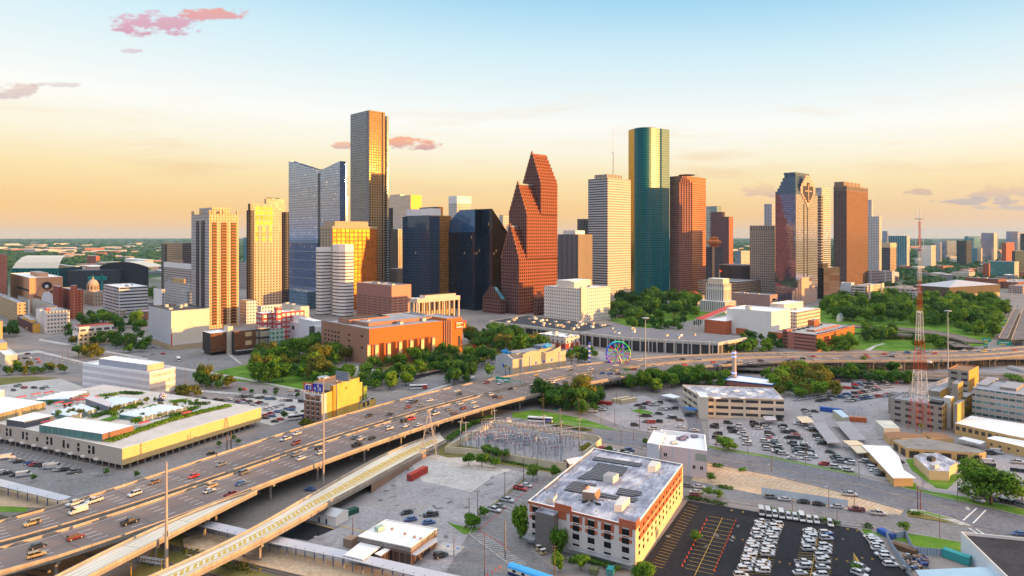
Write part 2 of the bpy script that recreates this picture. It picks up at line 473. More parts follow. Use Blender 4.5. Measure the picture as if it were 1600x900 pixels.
# the concrete yard beside the small station
PAT_('parking_lot',[(430,862),(520,800),(600,752),(655,722),(700,706),(745,728),(830,736),(745,812),(690,905),(600,905),(450,905)],'conc_lot',3)
PAT_('parking_lot',[(480,845),(525,826),(450,810),(400,830)],'asph_dark',4)
PAT_('parking_lot',[(640,722),(700,704),(748,712),(800,735),(770,743),(733,768),(660,752)],'conc_pale',4)
PAT_('station_street',[(830,728),(870,722),(838,768),(812,800),(830,860),(880,905),(690,905),(735,835),(745,812),(800,760)],'street',4)
PAT_('planting_strip',[c7(1190,560),c7(1290,590),c7(1400,600),c7(1350,630),c7(1300,640)][::-1],'grass',6)
STP_('stall_marking',comb((757,833),(822,880),(733,835),(798,885),18),'white',6,0.14)
STP_('stall_marking',comb((795,800),(840,757),(775,791),(817,755),9),'white',6,0.12)
STP_('stall_marking',comb((640,750),(690,725),(690,762),(742,735),13),'white',6,0.12)
STP_('stall_marking',comb((560,790),(650,800),(575,780),(665,788),9),'yellow',6,0.12)
STP_('yard_line',[((735,768),(770,744)),((770,744),(800,744))],'white',7,0.35)
STP_('kerb_marking',[(c7(1390,610),c7(1570,470)),(c7(1390,610),c7(1600,740)),(c10(0,440),c10(170,310))],'redp',7,0.25)
STP_('kerb_marking',[(c7(520,585),c7(690,625)),(c7(330,565),c7(490,605))],'yellow',7,0.4)
PAT_('accessible_bay',[c7(1110,740),c7(1170,690),c7(1310,715),c7(1240,780)],'conc_pale',5)
for a in (c7(1200,713),c7(1262,728)):
 PAT_('bay_symbol',[(a[0]-3,a[1]),(a[0],a[1]-1.6),(a[0]+3,a[1]),(a[0],a[1]+1.6)],'bluep',7)
# black lot with the white fleet cars
PAT_('asphalt_lot',[(1075,782),(1168,797),(1245,812),(1340,826),(1365,850),(1428,905),(985,905)],'asph_dark',3)
PAT_('tan_lot',[(1095,722),(1200,742),(1300,766),(1412,798),(1405,806),(1300,795),(1200,777),(1080,752)],'tan_lot',3)
PAT_('side_street',[(1060,762),(1080,751),(1200,776),(1300,794),(1405,805),(1500,822),(1620,838),(1620,862),(1500,848),(1420,834),(1312,819),(1200,794),(1070,776)],'street',4)
PAT_('avenue',[(660,690),(700,632),(760,620),(830,640),(872,657),(940,668),(1007,679),(1105,700),(1200,715),(1340,744),(1425,766),(1500,783),(1620,812),(1620,842),(1500,817),(1412,797),(1300,765),(1200,741),(1105,723),(1010,703),(930,688),(860,668),(790,652),(735,648)],'asph',5)
STP_('lane_marking',[((1105+4*i,711+0.94*i),(1106.2+4*i,711.3+0.94*i)) for i in RG_(0,110,3)],'white',7,0.14)
STP_('crosswalk_marking',[(c9(1220,552),c9(1305,475)),(c9(1282,570),c9(1362,487)),(c9(1255,600),c9(1320,640)),(c9(1300,605),c9(1365,648))],'white',7,0.5)
PAT_('traffic_island',[c9(895,480),c9(950,485),c9(1160,540),c9(1290,590),c9(1200,580),c9(860,520)],'conc_pale',7)
PAT_('lawn',[c9(930,488),c9(1000,500),c9(1160,545),c9(1080,535),c9(960,500)],'grass',8)
PAT_('lawn',[c9(870,500),c9(950,500),c9(1200,575),c9(1100,562),c9(870,525)],'drygrass',8)
PAT_('lawn',[(1352,832),c9(810,630),c9(1000,650),c9(1205,690),c9(1205,745),c9(1010,735),c9(860,690)],'grass',5)
PAT_('lawn',[(1347,826),(1362,828),(1370,842),(1352,838)],'grass',5)
PAT_('verge',[(1108,697),(1200,712),(1340,741),(1340,744),(1200,715.5),(1106,700)],'grass',7)
PAT_('verge',[c9(740,325),c9(920,365),c9(1040,400),c9(1600,525),c9(1600,505),c9(1040,376),c9(900,350)],'grass',7)
# yards round the police compound
PAT_('parking_lot',[(1106,640),(1224,655),(1300,640),(1392,600),(1395,690),(1440,690),(1440,762),(1340,740),(1200,711),(1108,696)],'conc_lot',3)
PAT_('parking_lot',[(1180,650),(1235,618),(1300,592),(1425,600),(1390,660),(1300,690),(1230,690)],'conc_lot',4)
PAT_('parking_lot',[(1440,760),(1495,720),(1640,700),(1640,808),(1580,800),(1470,777)],'conc_lot',4)
PAT_('lawn',[c9(860,170),c9(910,165),c9(1000,270),c9(1225,262),c9(1120,358),c9(1050,350),c9(900,240)],'grass',6)
PAT_('lawn',[c9(740,300),c9(930,320),c9(925,355),c9(800,330)],'grass',6)
PAT_('lawn',[c9(1045,375),c9(1300,415),c9(1600,480),c9(1600,520),c9(1290,455),c9(1050,400)],'grass',6)
PAT_('lawn',[c9(1180,200),c9(1280,205),c9(1240,245),c9(1180,240)],'grass',6)
PAT_('parking_lot',[c8(480,500),c8(640,420),c8(820,390),c8(900,420),c8(1050,430),c8(1130,540),c8(1090,605),c8(900,630),c8(700,590)],'conc_lot',3)
PAT_('lawn',[c8(740,485),c8(800,475),c8(895,502),c8(830,515)],'grass',5)
PAT_('lawn',[c8(0,500),c8(150,480),c8(420,530),c8(680,612),c8(600,605),c8(280,565),c8(0,528)],'grass',6)
PAT_('station_road',[c8(900,395),c8(1010,400),c8(1060,460),c8(1180,530),c8(1200,640),c8(1110,660),c8(1095,560),c8(1050,470)],'asph',5)
PAT_('switchyard',[(702,692),(770,655),(935,686),(886,724)],'conc_lot',4)
PAT_('lawn',[(665,705),(700,692),(745,700),(760,712),(700,715)],'drygrass',6)
PAT_('lawn',[(735,712),(800,722),(880,736),(870,740),(760,722)],'drygrass',6)
PAT_('side_street',[(745,722),(830,740),(880,742),(905,732),(870,722),(800,715),(760,706)],'street',4)
# left: lots round the long cream warehouse, streets behind it
PAT_('parking_lot',[(-60,745),(-60,690),(0,695),(190,738),(240,742),(200,752),(120,775)],'street',3)
PAT_('service_street',[(190,738),(420,668),(475,655),(480,672),(300,725),(210,752),(190,748)],'street',4)
STP_('stall_marking',comb((5,706),(118,735),(12,700),(126,729),14),'white',6,0.12)
PAT_('parking_lot',[(370,628),(400,615),(480,622),(478,648),(425,665),(405,660)],'conc_pale',4)
PAT_('plaza',[(-40,640),(0,600),(95,592),(130,605),(130,640),(0,660)],'conc_pale',4)
PAT_('boulevard',[(-60,560),(60,545),(140,565),(250,570),(380,592),(480,612),(478,626),(380,612),(280,606),(130,582),(-60,590)],'street',5)
PAT_('boulevard',[(270,600),(330,582),(375,570),(340,545),(200,530),(120,520),(60,530),(230,560),(290,580)],'street',6)
PAT_('lawn',[(-40,605),(0,590),(50,588),(92,590),(0,602)],'drygrass',6)
PAT_('park_lawn',[(300,590),(360,575),(430,560),(520,570),(560,590),(540,610),(480,612),(400,598)],'grass',6)
PAT_('park_path',[c6(130,270),c6(350,275),c6(400,285),c6(330,292),c6(130,280)],'conc_pale',7)
PAT_('boulevard',[(600,600),(640,590),(720,575),(775,563),(790,566),(740,585),(690,602),(650,614)],'street',5)
PAT_('bayou_promenade',[c6(580,280),c6(740,305),c6(850,325),c6(750,345),c6(640,320)],'conc_pale',6)
PAT_('park_ground',[(560,580),(720,540),(790,520),(800,545),(730,575),(640,590)],'drygrass',4)
PAT_('plaza',[c11(880,640),c11(1100,660),c11(1200,690),c11(1180,735),c11(940,690)],'conc_lot',5)
# right: parks below the towers
PAT_('park_ground',[(950,500),(1090,470),(1140,490),(1000,515)],'grass',4)
PAT_('park_ground',[(1285,545),(1250,480),(1450,470),(1580,500),(1540,540),(1420,548)],'grass',4)
PAT_('lawn',[c5(680,350),c5(760,345),c5(900,350),c5(900,390),c5(760,395),c5(660,385)],'grass',6)
PAT_('park_path',[c5(600,390),c5(660,360),c5(720,345),c5(730,350),c5(680,362),c5(640,392)],'conc_pale',6)
PAT_('bus_yard',[c5(1040,490),c5(1300,465),c5(1640,460),c5(1640,535),c5(1300,530),c5(1040,520)],'conc_lot',4)
# kerbs, pavements and paint on the streets at the left
for pts in ([(-40,560),(60,547),(135,566),(135,569),(60,551),(-40,564)],[(130,584),(280,607.5),(378,614),(378,617),(280,610.5),(130,587)],[(255,569),(380,590),(480,610),(480,612),(380,593),(250,572)],[(120,519),(200,528),(340,543),(375,568),(378,568),(345,541),(200,526),(120,517)],[(60,532),(230,562),(232,560),(62,529)],[(600,598),(640,588),(720,573),(720,571),(640,585),(600,595)],[(650,615.5),(740,587),(742,589),(652,618)]):PAT_('pavement',pts,'conc_pale',8)
STP_('lane_marking',[((60+9*i,556+1.75*i),(64+9*i,556.8+1.75*i)) for i in RG_(8)]+[((140+10*i,575+1.9*i),(145+10*i,576+1.9*i)) for i in RG_(34)]+[((130+8*i,524+1.1*i),(133+8*i,524.4+1.1*i)) for i in RG_(26)]+[((610+8*i,603-2*i),(613+8*i,602.2-2*i)) for i in RG_(16)],'white',9,.3)
STP_('lane_marking',[((280,560),(340,545)),((300,578),(350,560)),((500,622),(478,620)),((640,598),(700,583))],'yellow',9,.35)
STP_('lane_marking',[((1108,713.5),(1340,756)),((1340,756),(1425,780)),((1425,780),(1540,808))],'yellow',9,.18)
STP_('stall_marking',comb((1195,745),(1390,790),(1185,752),(1378,797),26)+comb((1115,730),(1190,748),(1104,737),(1176,755),10),'white',8,.12)
STP_('stall_marking',[((1116+7*i,664+1.2*i),(1113+7*i,670+1.2*i)) for i in RG_(26)]+[((960+8*i,668-2*i),(964+8*i,672-2*i)) for i in RG_(8)],'white',6,.12)
PAT_('river',[(640,588),(700,572),(760,556),(764,559),(705,577),(650,593)],'asph_dark',7)

# freeways
def curve(pts,z,n=90,deg=5,ext0=160.0,ext1=500.0,curve_end=0):
 xs,ys=np.array([p[0] for p in pts],float),np.array([p[1] for p in pts],float)
 k=np.polyfit((xs-800)/800,ys,deg)
 X=np.linspace(xs[0],xs[-1],n)
 P=[G(x,float(np.polyval(k,(x-800)/800)),z) for x in X]
 if ext0:
  d=V_(P[0])-V_(P[2]);d.normalize();P.insert(0,TU_(V_(P[0])+d*ext0))
 if ext1:
  d=V_(P[-1])-V_(P[-4]);d.normalize();P.append(TU_(V_(P[-1])+d*ext1))
 return P
def resample(P,n):
 L=[0.0]
 for a,b in zip(P,P[1:]):L.append(L[-1]+dist(a,b))
 out=[]
 for i in RG_(n):
  s=L[-1]*i/(n-1)
  j=min(max(k for k in RG_(len(L)) if L[k] <= s+1e-9),len(P)-2)
  t=(s-L[j])/max(1e-9,L[j+1]-L[j]);out.append(Lr_(P[j],P[j+1],min(t,1)))
 return out,L[-1]
def match(A,B,n):
 a,L=resample(A,n);b,_=resample(B,n*3)
 out,j=[],0
 for i,p in enumerate(a):
  t=(V_(a[min(i+1,n-1)])-V_(a[max(i-1,0)])).normalized()
  best=min(RG_(j,len(b)),key=lambda q:abs((b[q][0]-p[0])*t.x+(b[q][1]-p[1])*t.y)+0.001*dist(b[q],p))
  j=best;out.append(b[best])
 return a,out,L
def viaduct(name,label,left,right,zf,lanes,n=80,surf='lane',piers=26.0,thick=1.1,group=None,pier_skip=lambda p:False,rails=(1,1),dash=True,cat='freeway',fill=None):
 A,B,L=match(left,right,n)
 root=EMP_(name,label,cat,(*A[n // 2],0.0),group,'structure')
 deck,rail,mark,under=MB(),MB(),MB(),MB()
 s=0.0;acc=0.0;pn=0
 for i in RG_(n-1):
  a0,a1,b0,b1=A[i],A[i+1],B[i],B[i+1]
  za,zb=zf(a0),zf(a1);d=dist(a0,a1);w=dist(a0,b0);w1=dist(a1,b1)
  deck.fc_([(*b0,za),(*b1,zb),(*a1,zb),(*a0,za)],M[surf],[(s,0),(s+d,0),(s+d,w1),(s,w)])
  for p,q,o in ((b0,b1,1),(a1,a0,-1)):
   z0,z1=(za,zb) if o==1 else (zb,za)
   deck.fc_([(*p,z0-thick),(*q,z1-thick),(*q,z1),(*p,z0)],M['conc'])
  deck.fc_([(*a0,za-thick),(*a1,zb-thick),(*b1,zb-thick),(*b0,za-thick)],M['conc'])
  for e,(p,q,r0,r1) in enumerate(((b0,b1,a0,a1),(a0,a1,b0,b1))):
   if not rails[e]:continue
   ip,iq=Lr_(p,r0,0.4/max(dist(p,r0),.5)),Lr_(q,r1,0.4/max(dist(q,r1),.5))
   h=0.95;fl=[(p,q),(iq,ip)] if e==0 else [(q,p),(ip,iq)]
   for k,(u,v) in enumerate(fl):
    zu,zv=(zf(u),zf(v));lo=-0.06 if k==0 else 0.0
    rail.fc_([(*u,zu+lo),(*v,zv+lo),(*v,zv+h),(*u,zu+h)],M['conc_rail'])
   t4=[(*p,za+h),(*q,zb+h),(*iq,zb+h),(*ip,za+h)]
   rail.fc_(t4 if e==0 else t4[::-1],M['conc_rail'])
  if dash:
   for k in RG_(1,lanes):
    f=0.10+0.80*k/lanes
    L0=s
    step=12.0
    q0=mt_.ceil(L0/step)*step
    while q0<s+d:
     t0,t1=(q0-s)/d,min(1.0,(q0+4.0-s)/d)
     pa,pb=Lr_(Lr_(b0,b1,t0),Lr_(a0,a1,t0),f),Lr_(Lr_(b0,b1,t1),Lr_(a0,a1,t1),f)
     v=(V_(pb)-V_(pa)).normalized();sd_=V_((v.y,-v.x))*0.11
     zz=zf(pa)+0.02
     mark.cap([TU_(V_(pa)+sd_),TU_(V_(pb)+sd_),TU_(V_(pb)-sd_),TU_(V_(pa)-sd_)],zz,M['white'])
     q0 += step
   for f in (0.075,0.925):
    pa,pb=Lr_(b0,a0,f),Lr_(b1,a1,f);v=(V_(pb)-V_(pa)).normalized();sd_=V_((v.y,-v.x))*0.09
    q4=[TU_(V_(pa)+sd_),TU_(V_(pb)+sd_),TU_(V_(pb)-sd_),TU_(V_(pa)-sd_)]
    mark.fc_([(*q4[0],za+.02),(*q4[1],zb+.02),(*q4[2],zb+.02),(*q4[3],za+.02)],M['white'])
  acc += d
  if acc>piers and za>2.5 and not pier_skip(a0) and not (fill and fill(a0)):
   acc=0.0;mb=MB();w=dist(a0,b0);n_c=3 if w>14 else (2 if w>9 else 1)
   ang=mt_.atan2(b0[1]-a0[1],b0[0]-a0[0]);c=Lr_(a0,b0,0.5);top=za-thick
   mb.box((*c,top-0.55),(w*(0.96 if n_c>1 else 0.6),1.1,1.1),M['conc'],ang)
   for k in RG_(n_c):
    f=0.5 if n_c==1 else 0.14+0.72*k/(n_c-1)
    mb.rev((*Lr_(a0,b0,f),0.0),[(0.55,0.0),(0.55,top-1.1)],M['conc'],8)
   mb.bd_('pier',root)
  if fill and fill(a0):
   under.wall(b0,b1,0,za-thick,M['retain'],s,0,0,zb-thick);under.wall(a1,a0,0,zb-thick,M['retain'],s,0,0,za-thick)
  s += d
 deck.bd_('deck',root);rail.bd_('barrier',root)
 if mark.f:mark.bd_('lane_marking',root)
 if under.f:under.bd_('retaining_wall',root)
 return root,A,B
M['retain']=mat('retaining_brick',(0.27,0.17,0.12,1),0.9,var=0.2)
Afar=[(0,821),(72,791),(250,741),(305,722.5),(400,696),(475,672),(510,661),(587,636),(650,614),(725,599),(800,586),(890,571),(975,564.5),(1050,560),(1137,556),(1200,553.5),(1325,550.5),(1450,547),(1550,545.2),(1600,544.5)]
Anear=[(0,850),(125,814),(250,774),(365,737),(400,724),(550,676),(650,645),(750,620),(800,603),(860,589),(920,580),(975,574.5),(1050,569),(1150,563.5),(1300,558),(1450,553),(1600,550.5)]
Bfar=[(0,859),(125,821),(250,780),(365,742),(400,729),(550,680),(650,648.5),(750,623),(800,606),(860,591.5),(920,582),(975,576.5),(1050,570.5),(1150,564.5),(1300,558.7),(1450,553.5),(1600,550.9)]
Bnear=[(0,897),(100,869),(215,828),(265,812),(350,784),(400,766),(510,722),(525,717),(650,674),(725,647),(800,627),(850,611),(925,592),(1000,585.5),(1050,580),(1150,574),(1200,571),(1300,566),(1400,561.5),(1462,559.5),(1600,557.5)]
FZ=8.0
viaduct('freeway','wide elevated concrete freeway, far carriageway nearest the towers',curve(Afar,FZ),curve(Anear,FZ),lambda p:FZ,5,110)
viaduct('freeway','wide elevated concrete freeway, near carriageway on rows of round columns',curve(Bfar,FZ),curve(Bnear,FZ),lambda p:FZ,5,110)
# slip road joining the near carriageway at the lower left
rl=[(60,917),(95,900),(160,866),(237,829),(300,802),(350,784.5),(402,767)]
rr=[(100,923),(140,903),(200,872),(257,841.5),(315,813),(360,790),(402,768.5)]
viaduct('slip_road','narrow slip road climbing to join the freeway behind the mast pole',curve(rl,7.9,26,3,60,0),curve(rr,7.9,26,3,60,0),lambda p:7.9,1,24,'lane_pale',22,1.0,None,lambda p:False,(1,1),False,'ramp')
# the pale flyover with yellow hatching that comes down beside the yard
Rl=[(215,912),(240,899),(400,825),(500,767),(600,712),(687,678)]
Rr=[(270,914),(297,900),(400,851),(450,825),(525,780),(600,739),(655,713),(697,689)]
def ramp_z(p):return max(0.15,min(6.8,6.8*(388-p[1])/125.0))
def pix_ramp(pts):
 out=[]
 for x,y in pts:
  z=6.0
  for _ in RG_(12):z=0.5*z+0.5*ramp_z(G(x,y,z))
  out.append(G(x,y,z))
 return out
rA,rB=pix_ramp(Rl),pix_ramp(Rr)
def smooth(P,n=60):
 Y=np.array([p[1] for p in P]);X=np.array([p[0] for p in P]);k=np.polyfit(Y,X,3)
 ys=np.linspace(Y[0],Y[-1],n);return [(float(np.polyval(k,y)),float(y)) for y in ys]
rA,rB=smooth(rA),smooth(rB)
d0=(V_(rA[0])-V_(rA[6])).normalized()*60
rA.insert(0,TU_(V_(rA[0])+d0));rB.insert(0,TU_(V_(rB[0])+d0))
ramp_root,RA,RB=viaduct('ramp','pale concrete flyover ramp with yellow hatched stripe beside the yard',rA,rB,ramp_z,1,60,'lane_pale',30,1.2,None,lambda p:False,(1,1),False,'ramp',lambda p:p[1]>292)
mb=MB()
for i in RG_(2,56):
 p,q=RA[i],RB[i];p1,q1=RA[i+1],RB[i+1]
 for (f0,f1,g0,g1) in ((0.33,0.33,0.37,0.37),(0.65,0.65,0.69,0.69)):
  z=ramp_z(p)+.02;z1=ramp_z(p1)+.02
  mb.fc_([(*Lr_(p,q,g0),z),(*Lr_(p1,q1,g1),z1),(*Lr_(p1,q1,f1),z1),(*Lr_(p,q,f0),z)],M['yellow'])
 z=ramp_z(p)+.022;z1=ramp_z(p1)+.022
 a,b=Lr_(p,q,0.40),Lr_(p1,q1,0.62)
 for f in (0.0,0.55):
  a,b=Lr_(Lr_(p,p1,f),Lr_(q,q1,f),0.62),Lr_(Lr_(p,p1,min(1,f+.40)),Lr_(q,q1,min(1,f+.40)),0.40)
  a2,b2=Lr_(a,p1,0.06),Lr_(b,p1,0.06)
  zz=ramp_z(p)*(1-f)+ramp_z(p1)*f+.024
  dd=(V_(p1)-V_(p))*0.30
  mb.fc_([(*a,zz),(a[0]+dd.x,a[1]+dd.y,zz-.002),(b[0]+dd.x,b[1]+dd.y,zz),(*b,zz)],M['yellow'])
mb.bd_('hatching',ramp_root)
# lower decks and connector ramps on the right
def road_px(name,label,left,right,z,n=24,ext=(0,300),deg=2,surf='lane',lanes=1,**kw):
 return viaduct(name,label,curve(left,z,30,deg,*ext),curve(right,z,30,deg,*ext),lambda p:z,lanes,n,surf,26,1.0,None,lambda p:False,(1,1),False,'ramp',**kw)
road_px('connector_ramp','brown connector deck just below the freeway on the right',[(1440,557.5),(1520,556.5),(1600,556)],[(1440,561.5),(1520,560.5),(1600,560)],6.8)
road_px('rail_trestle','low railway trestle running in front of the bus yard',[(1180,574),(1300,579),(1400,582),(1500,586),(1600,588)],[(1180,577),(1300,582.5),(1400,586),(1500,590.5),(1600,593)],4.0,ext=(20,200))
road_px('connector_ramp','curved connector ramp sweeping behind the lawn to the green signs',[(1330,508),(1400,512),(1460,518),(1510,527),(1538,536)],[(1330,511),(1400,515),(1450,521),(1500,531),(1528,541)],8.0,ext=(0,0),deg=3)
road_px('connector_ramp','lower curved connector ramp between shrubs and the freeway',[(1370,518),(1440,522),(1490,531),(1520,543)],[(1370,520.5),(1430,525),(1475,534),(1500,546)],5.0,ext=(0,0),deg=3)
road_px('highway','distant highway climbing away beyond the trees, left roadway',[(1560,532),(1568,510),(1582,490),(1586,478),(1580,470),(1566,465)][:3],[(1574,533),(1580,512),(1592,490)],6.0,ext=(0,60),deg=1)
road_px('highway','distant highway climbing away beyond the trees, right roadway',[(1580,533),(1587,510),(1596,490)],[(1600,533),(1604,510),(1610,490)],6.0,ext=(0,60),deg=1)
# the towers downtown
RGY=mat('roof_membrane_grey',(0.30,0.30,0.32,1),0.9,var=0.25,scale=0.1)
RWH=mat('roof_membrane_white',(0.74,0.74,0.74,1),0.8,var=0.18,scale=0.1)
RDK=mat('roof_tar_dark',(0.07,0.07,0.075,1),0.9,var=0.3,scale=0.1)
STL_=mat('galvanised_steel',(0.42,0.44,0.47,1),0.45,0.6,0.1)
UNM_=mat('rooftop_unit_metal',(0.50,0.49,0.46,1),0.6,0.1,0.15)
DKM_=mat('dark_louvre',(0.035,0.037,0.042,1),0.6)
GLM=mat('window_glass',(0.008,0.010,0.013,1),0.08,0.0,0.0,spec=.25)

def roof_units(root,poly,z,n,seed=0,smax=5.0,m=None):
 r=random.Random(seed+int(abs(poly[0][0])*7));
 A=dist(poly[0],poly[1]);B=dist(poly[0],poly[3]) if len(poly)>3 else A
 for _ in RG_(n):
  u,v=r.uniform(.15,.85),r.uniform(.15,.85)
  N,R,L=poly[0],poly[1],poly[-1]
  p=(N[0]+(R[0]-N[0])*u+(L[0]-N[0])*v,N[1]+(R[1]-N[1])*u+(L[1]-N[1])*v)
  w,d,h=r.uniform(.4,1)*smax,r.uniform(.4,1)*smax,r.uniform(.25,.6)*smax
  ang=mt_.atan2(R[1]-N[1],R[0]-N[0])
  mb=MB();mb.box((*p,z+h/2),(w,d,h),m or UNM_,ang);
  mb.box((*p,z+h+0.12),(w*.6,d*.6,0.22),DKM_,ang)
  mb.bd_('rooftop_unit',root)
def Bld_(name,label,cat,poly,h,walls,roof=None,group=None,z0=0.0,par=1.0,units=0,usize=5.0,root=None,wname='wall',vb=None):
 if root is None:root=EMP_(name,label,cat,(*poly[0],0.0),group)
 mb=MB();mb.pz_(poly,z0,h,walls,top=False,vb=vb)
 ms=walls if isinstance(walls,(list,TU_)) else [walls]
 rf=MB()
 if par>0:
  t=max(.3,par*.4);inn=INS_(poly,t)
  mb.ring(poly,inn,h,roof or RGY)
  for i in RG_(len(poly)):mb.wall(inn[(i+1) % len(poly)],inn[i],h-par,h,roof or RGY)
  rf.cap(inn,h-par,roof or RGY)
 else:rf.cap(poly,h,roof or RGY)
 mb.bd_(wname,root);rf.bd_('roof',root)
 if units:roof_units(root,INS_(poly,1.0),h-par,units,1,usize)
 return root
def Blk_(root,name,poly,z0,z1,m,roof=None,par=0.0):
 mb=MB();mb.pz_(poly,z0,z1,m,top=(roof or RGY) if par==0 else False)
 if par:
  inn=INS_(poly,.4);mb.ring(poly,inn,z1,roof or RGY)
  for i in RG_(len(poly)):mb.wall(inn[(i+1) % len(poly)],inn[i],z1-par,z1,roof or RGY)
  mb.cap(inn,z1-par,roof or RGY)
 return mb.bd_(name,root)
def mast(root,p,z0,z1,w=0.6,m=None,name='antenna'):
 mb=MB();mb.bar((*p,z0),(*p,z1),w,m or STL_,w*.25,6)
 return mb.bd_(name,root)
C4=lambda r,g,b:(r,g,b,1)
bluegrey=C4(0.05,0.09,0.16)

def bay(root,name,P,e,f0,f1,z0,z1,off,m):
 a,b=(P[0],P[1]) if e==0 else (P[3],P[0])
 n=V_((b[1]-a[1],-(b[0]-a[0]))).normalized()*off;p,q=V_(Lr_(a,b,f0)),V_(Lr_(a,b,f1));k=n.normalized()*-.4
 mb=MB();mb.pz_([TU_(p+n),TU_(q+n),TU_(q+k),TU_(p+k)],z0,z1,m,None,True);return mb.bd_(name,root)
# --- slender gothic residential tower, far left of the group
shade_res=FC_('res_shade',C4(.44,.42,.42),C4(.05,.055,.07),3.4,3.5,(.25,.75),(.25,.75),.12)
dark_res=FC_('res_dark_bays',C4(.11,.105,.115),C4(.012,.012,.016),3.0,3.5,(.08,.92),(.1,.84),.3,spec=.2)
lit_res=FC_('res_sun',C4(.64,.43,.25),C4(.16,.08,.03),3.4,3.5,(.3,.7),(.25,.75),.12)  # sunlit copy of the shaded wall, light put into the colour
bal_res=FC_('res_balconies',C4(.36,.13,.04),C4(.045,.018,.01),6.0,3.5,(.0,1.),(.26,.94),.4,wob=.0,spec=.2)
D=804;P0=BXP_(327,D,299,373);h=ZH(334,D)
t=Bld_('residential_tower','slender cream residential tower with three orange balcony bays and stepped crown','tower',P0,h,[lit_res,lit_res,shade_res,shade_res],RGY)
for (u0,u1) in ((.10,.24),(.40,.58),(.74,.90)):
 bay(t,'balcony_bay',P0,0,u0,u1,4,h-10,.8,bal_res)
for (v0,v1) in ((.25,.42),(.55,.70)):
 bay(t,'balcony_bay',P0,3,1-v1,1-v0,4,h-8,.8,dark_res)
c=Blk_(t,'crown',sub(P0,.18,.80,.15,.85),h,ZH(323.5,D),[lit_res,lit_res,shade_res,shade_res])
for u,v in ((.03,.03),(.97,.03),(.03,.97),(.03,.5),(.5,.03),(.97,.6)):
 q=sub(P0,u-.03,u+.03,v-.03,v+.03);Blk_(t,'pinnacle',q,h,h+4.5,lit_res)
# --- rounded tan tower, sunset gold put into its top glass colour
tan_res=FC_('tan_res',C4(.58,.43,.30),C4(.02,.02,.022),4.2,3.6,(.28,.74),(.25,.78),.15,spec=.4)
tan_gold_refl=FC_('tan_res_gold_reflection',C4(.55,.42,.30),C4(.36,.11,.012),6.2,6.6,(.12,.88),(.12,.92),.44,.8,wob=.05)
D=890;P0=BXP_(391.5,D,387.5,446);h=ZH(318,D)
t=Bld_('residential_tower','tan residential tower with gold glass panels and rounded balcony corner','tower',P0,h,[tan_res,tan_res,dark_res,dark_res],RGY)
q=sub(P0,.12,.66,-.004,.02)
Blk_(t,'glass_bay',[(p[0],p[1]) for p in q],ZH(352,D),h-4,tan_gold_refl)
for (u0,u1) in ((.12,.20),(.32,.40),(.52,.60)):
 Blk_(t,'glass_bay',sub(P0,u0,u1,-.006,.02),ZH(378,D),ZH(352,D),tan_gold_refl)
mb=MB();mb.rev((*Lr_(P0[0],P0[3],.12),0),[(4.6,0),(4.6,h-9)],dark_res,14);mb.bd_('balcony_stack',t)
mb=MB();mb.rev((*Lr_(P0[1],P0[2],.1),0),[(5.2,0),(5.2,ZH(330,D))],dark_res,14);mb.bd_('balcony_stack',t)
Blk_(t,'penthouse',sub(P0,.45,.97,.1,.8),h,ZH(309.5,D),tan_res)
mb=MB();q=sub(P0,.5,.85,.3,.6);mb.pz_(q,ZH(308.4,D),ZH(307.4,D),RDK,None,True);mb.bar((*Lr_(q[0],q[2],.5),h),(*Lr_(q[0],q[2],.5),ZH(308,D)),1.2,STL_);mb.bd_('helipad',t)
# --- blue glass tower with V shaped roof line
blue_glass=FC_('blue_curtain_wall',C4(.12,.17,.28),C4(.34,.46,.80),1.6,4.2,(.06,.94),(.10,.95),.05,.75,.5,.3,wob=.012,lit=.008)
blue_side=FC_('blue_curtain_side',C4(.22,.27,.40),C4(.26,.34,.60),1.6,4.2,(.06,.94),(.10,.95),.06,.75,.5,.3,wob=.012)
D=1113;P0=BXP_(531,D,451,540)
root=EMP_('office_tower','tall blue glass tower with V-shaped notched roof line','tower',P0[0])
N,R,B,L=P0
zs=[(0.0,251.5),(.30,264),(.42,264.5),(.50,263),(1.0,251)]
mb=MB();u=0
for (v0,y0),(v1,y1) in zip(zs,zs[1:]):
 a,b=Lr_(N,L,v0),Lr_(N,L,v1);s_=dist(N,L)
 za,zb=ZH(y0,a[1]),ZH(y1,b[1])
 mb.wall(b,a,0,zb,blue_glass,s_*(1-v1),0,0,za)
 a2,b2=Lr_(R,B,v0),Lr_(R,B,v1)
 mb.wall(a2,b2,0,za,blue_side,s_*v0,0,0,zb)
mb.wall(N,R,0,ZH(251.5,D),blue_side);mb.wall(B,L,0,ZH(251,L[1]),blue_side)
mb.bd_('wall',root)
mb=MB();mb.cap(INS_(P0,.4),ZH(270,D),RGY);mb.bd_('roof',root)
mb=MB()
for y in RG_(290,470,15):
 for v0,v1 in ((.0,.36),(.40,1.0)):
  a,b=Lr_(N,L,v1),Lr_(N,L,v0);n=V_((b[1]-a[1],-(b[0]-a[0]))).normalized()*.25
  mb.pz_([TU_(V_(a)+n),TU_(V_(b)+n),b,a],ZH(y,D),ZH(y,D)+.8,STL_)
mb.bd_('ledge',root)
dk=FC_('blue_dark_slot',C4(.03,.05,.08),C4(.05,.09,.15),1.6,4.2,(.06,.94),(.1,.95),.05,.6)
bay(root,'slot',P0,3,.60,.64,0,ZH(266,D),.5,dk)
Blk_(root,'annex',BXP_(541,D+40,533,543.5),0,ZH(305,D),blue_side)
Blk_(root,'annex',BXP_(538,D+30,530,541),0,ZH(253,D),blue_side)
D=1020
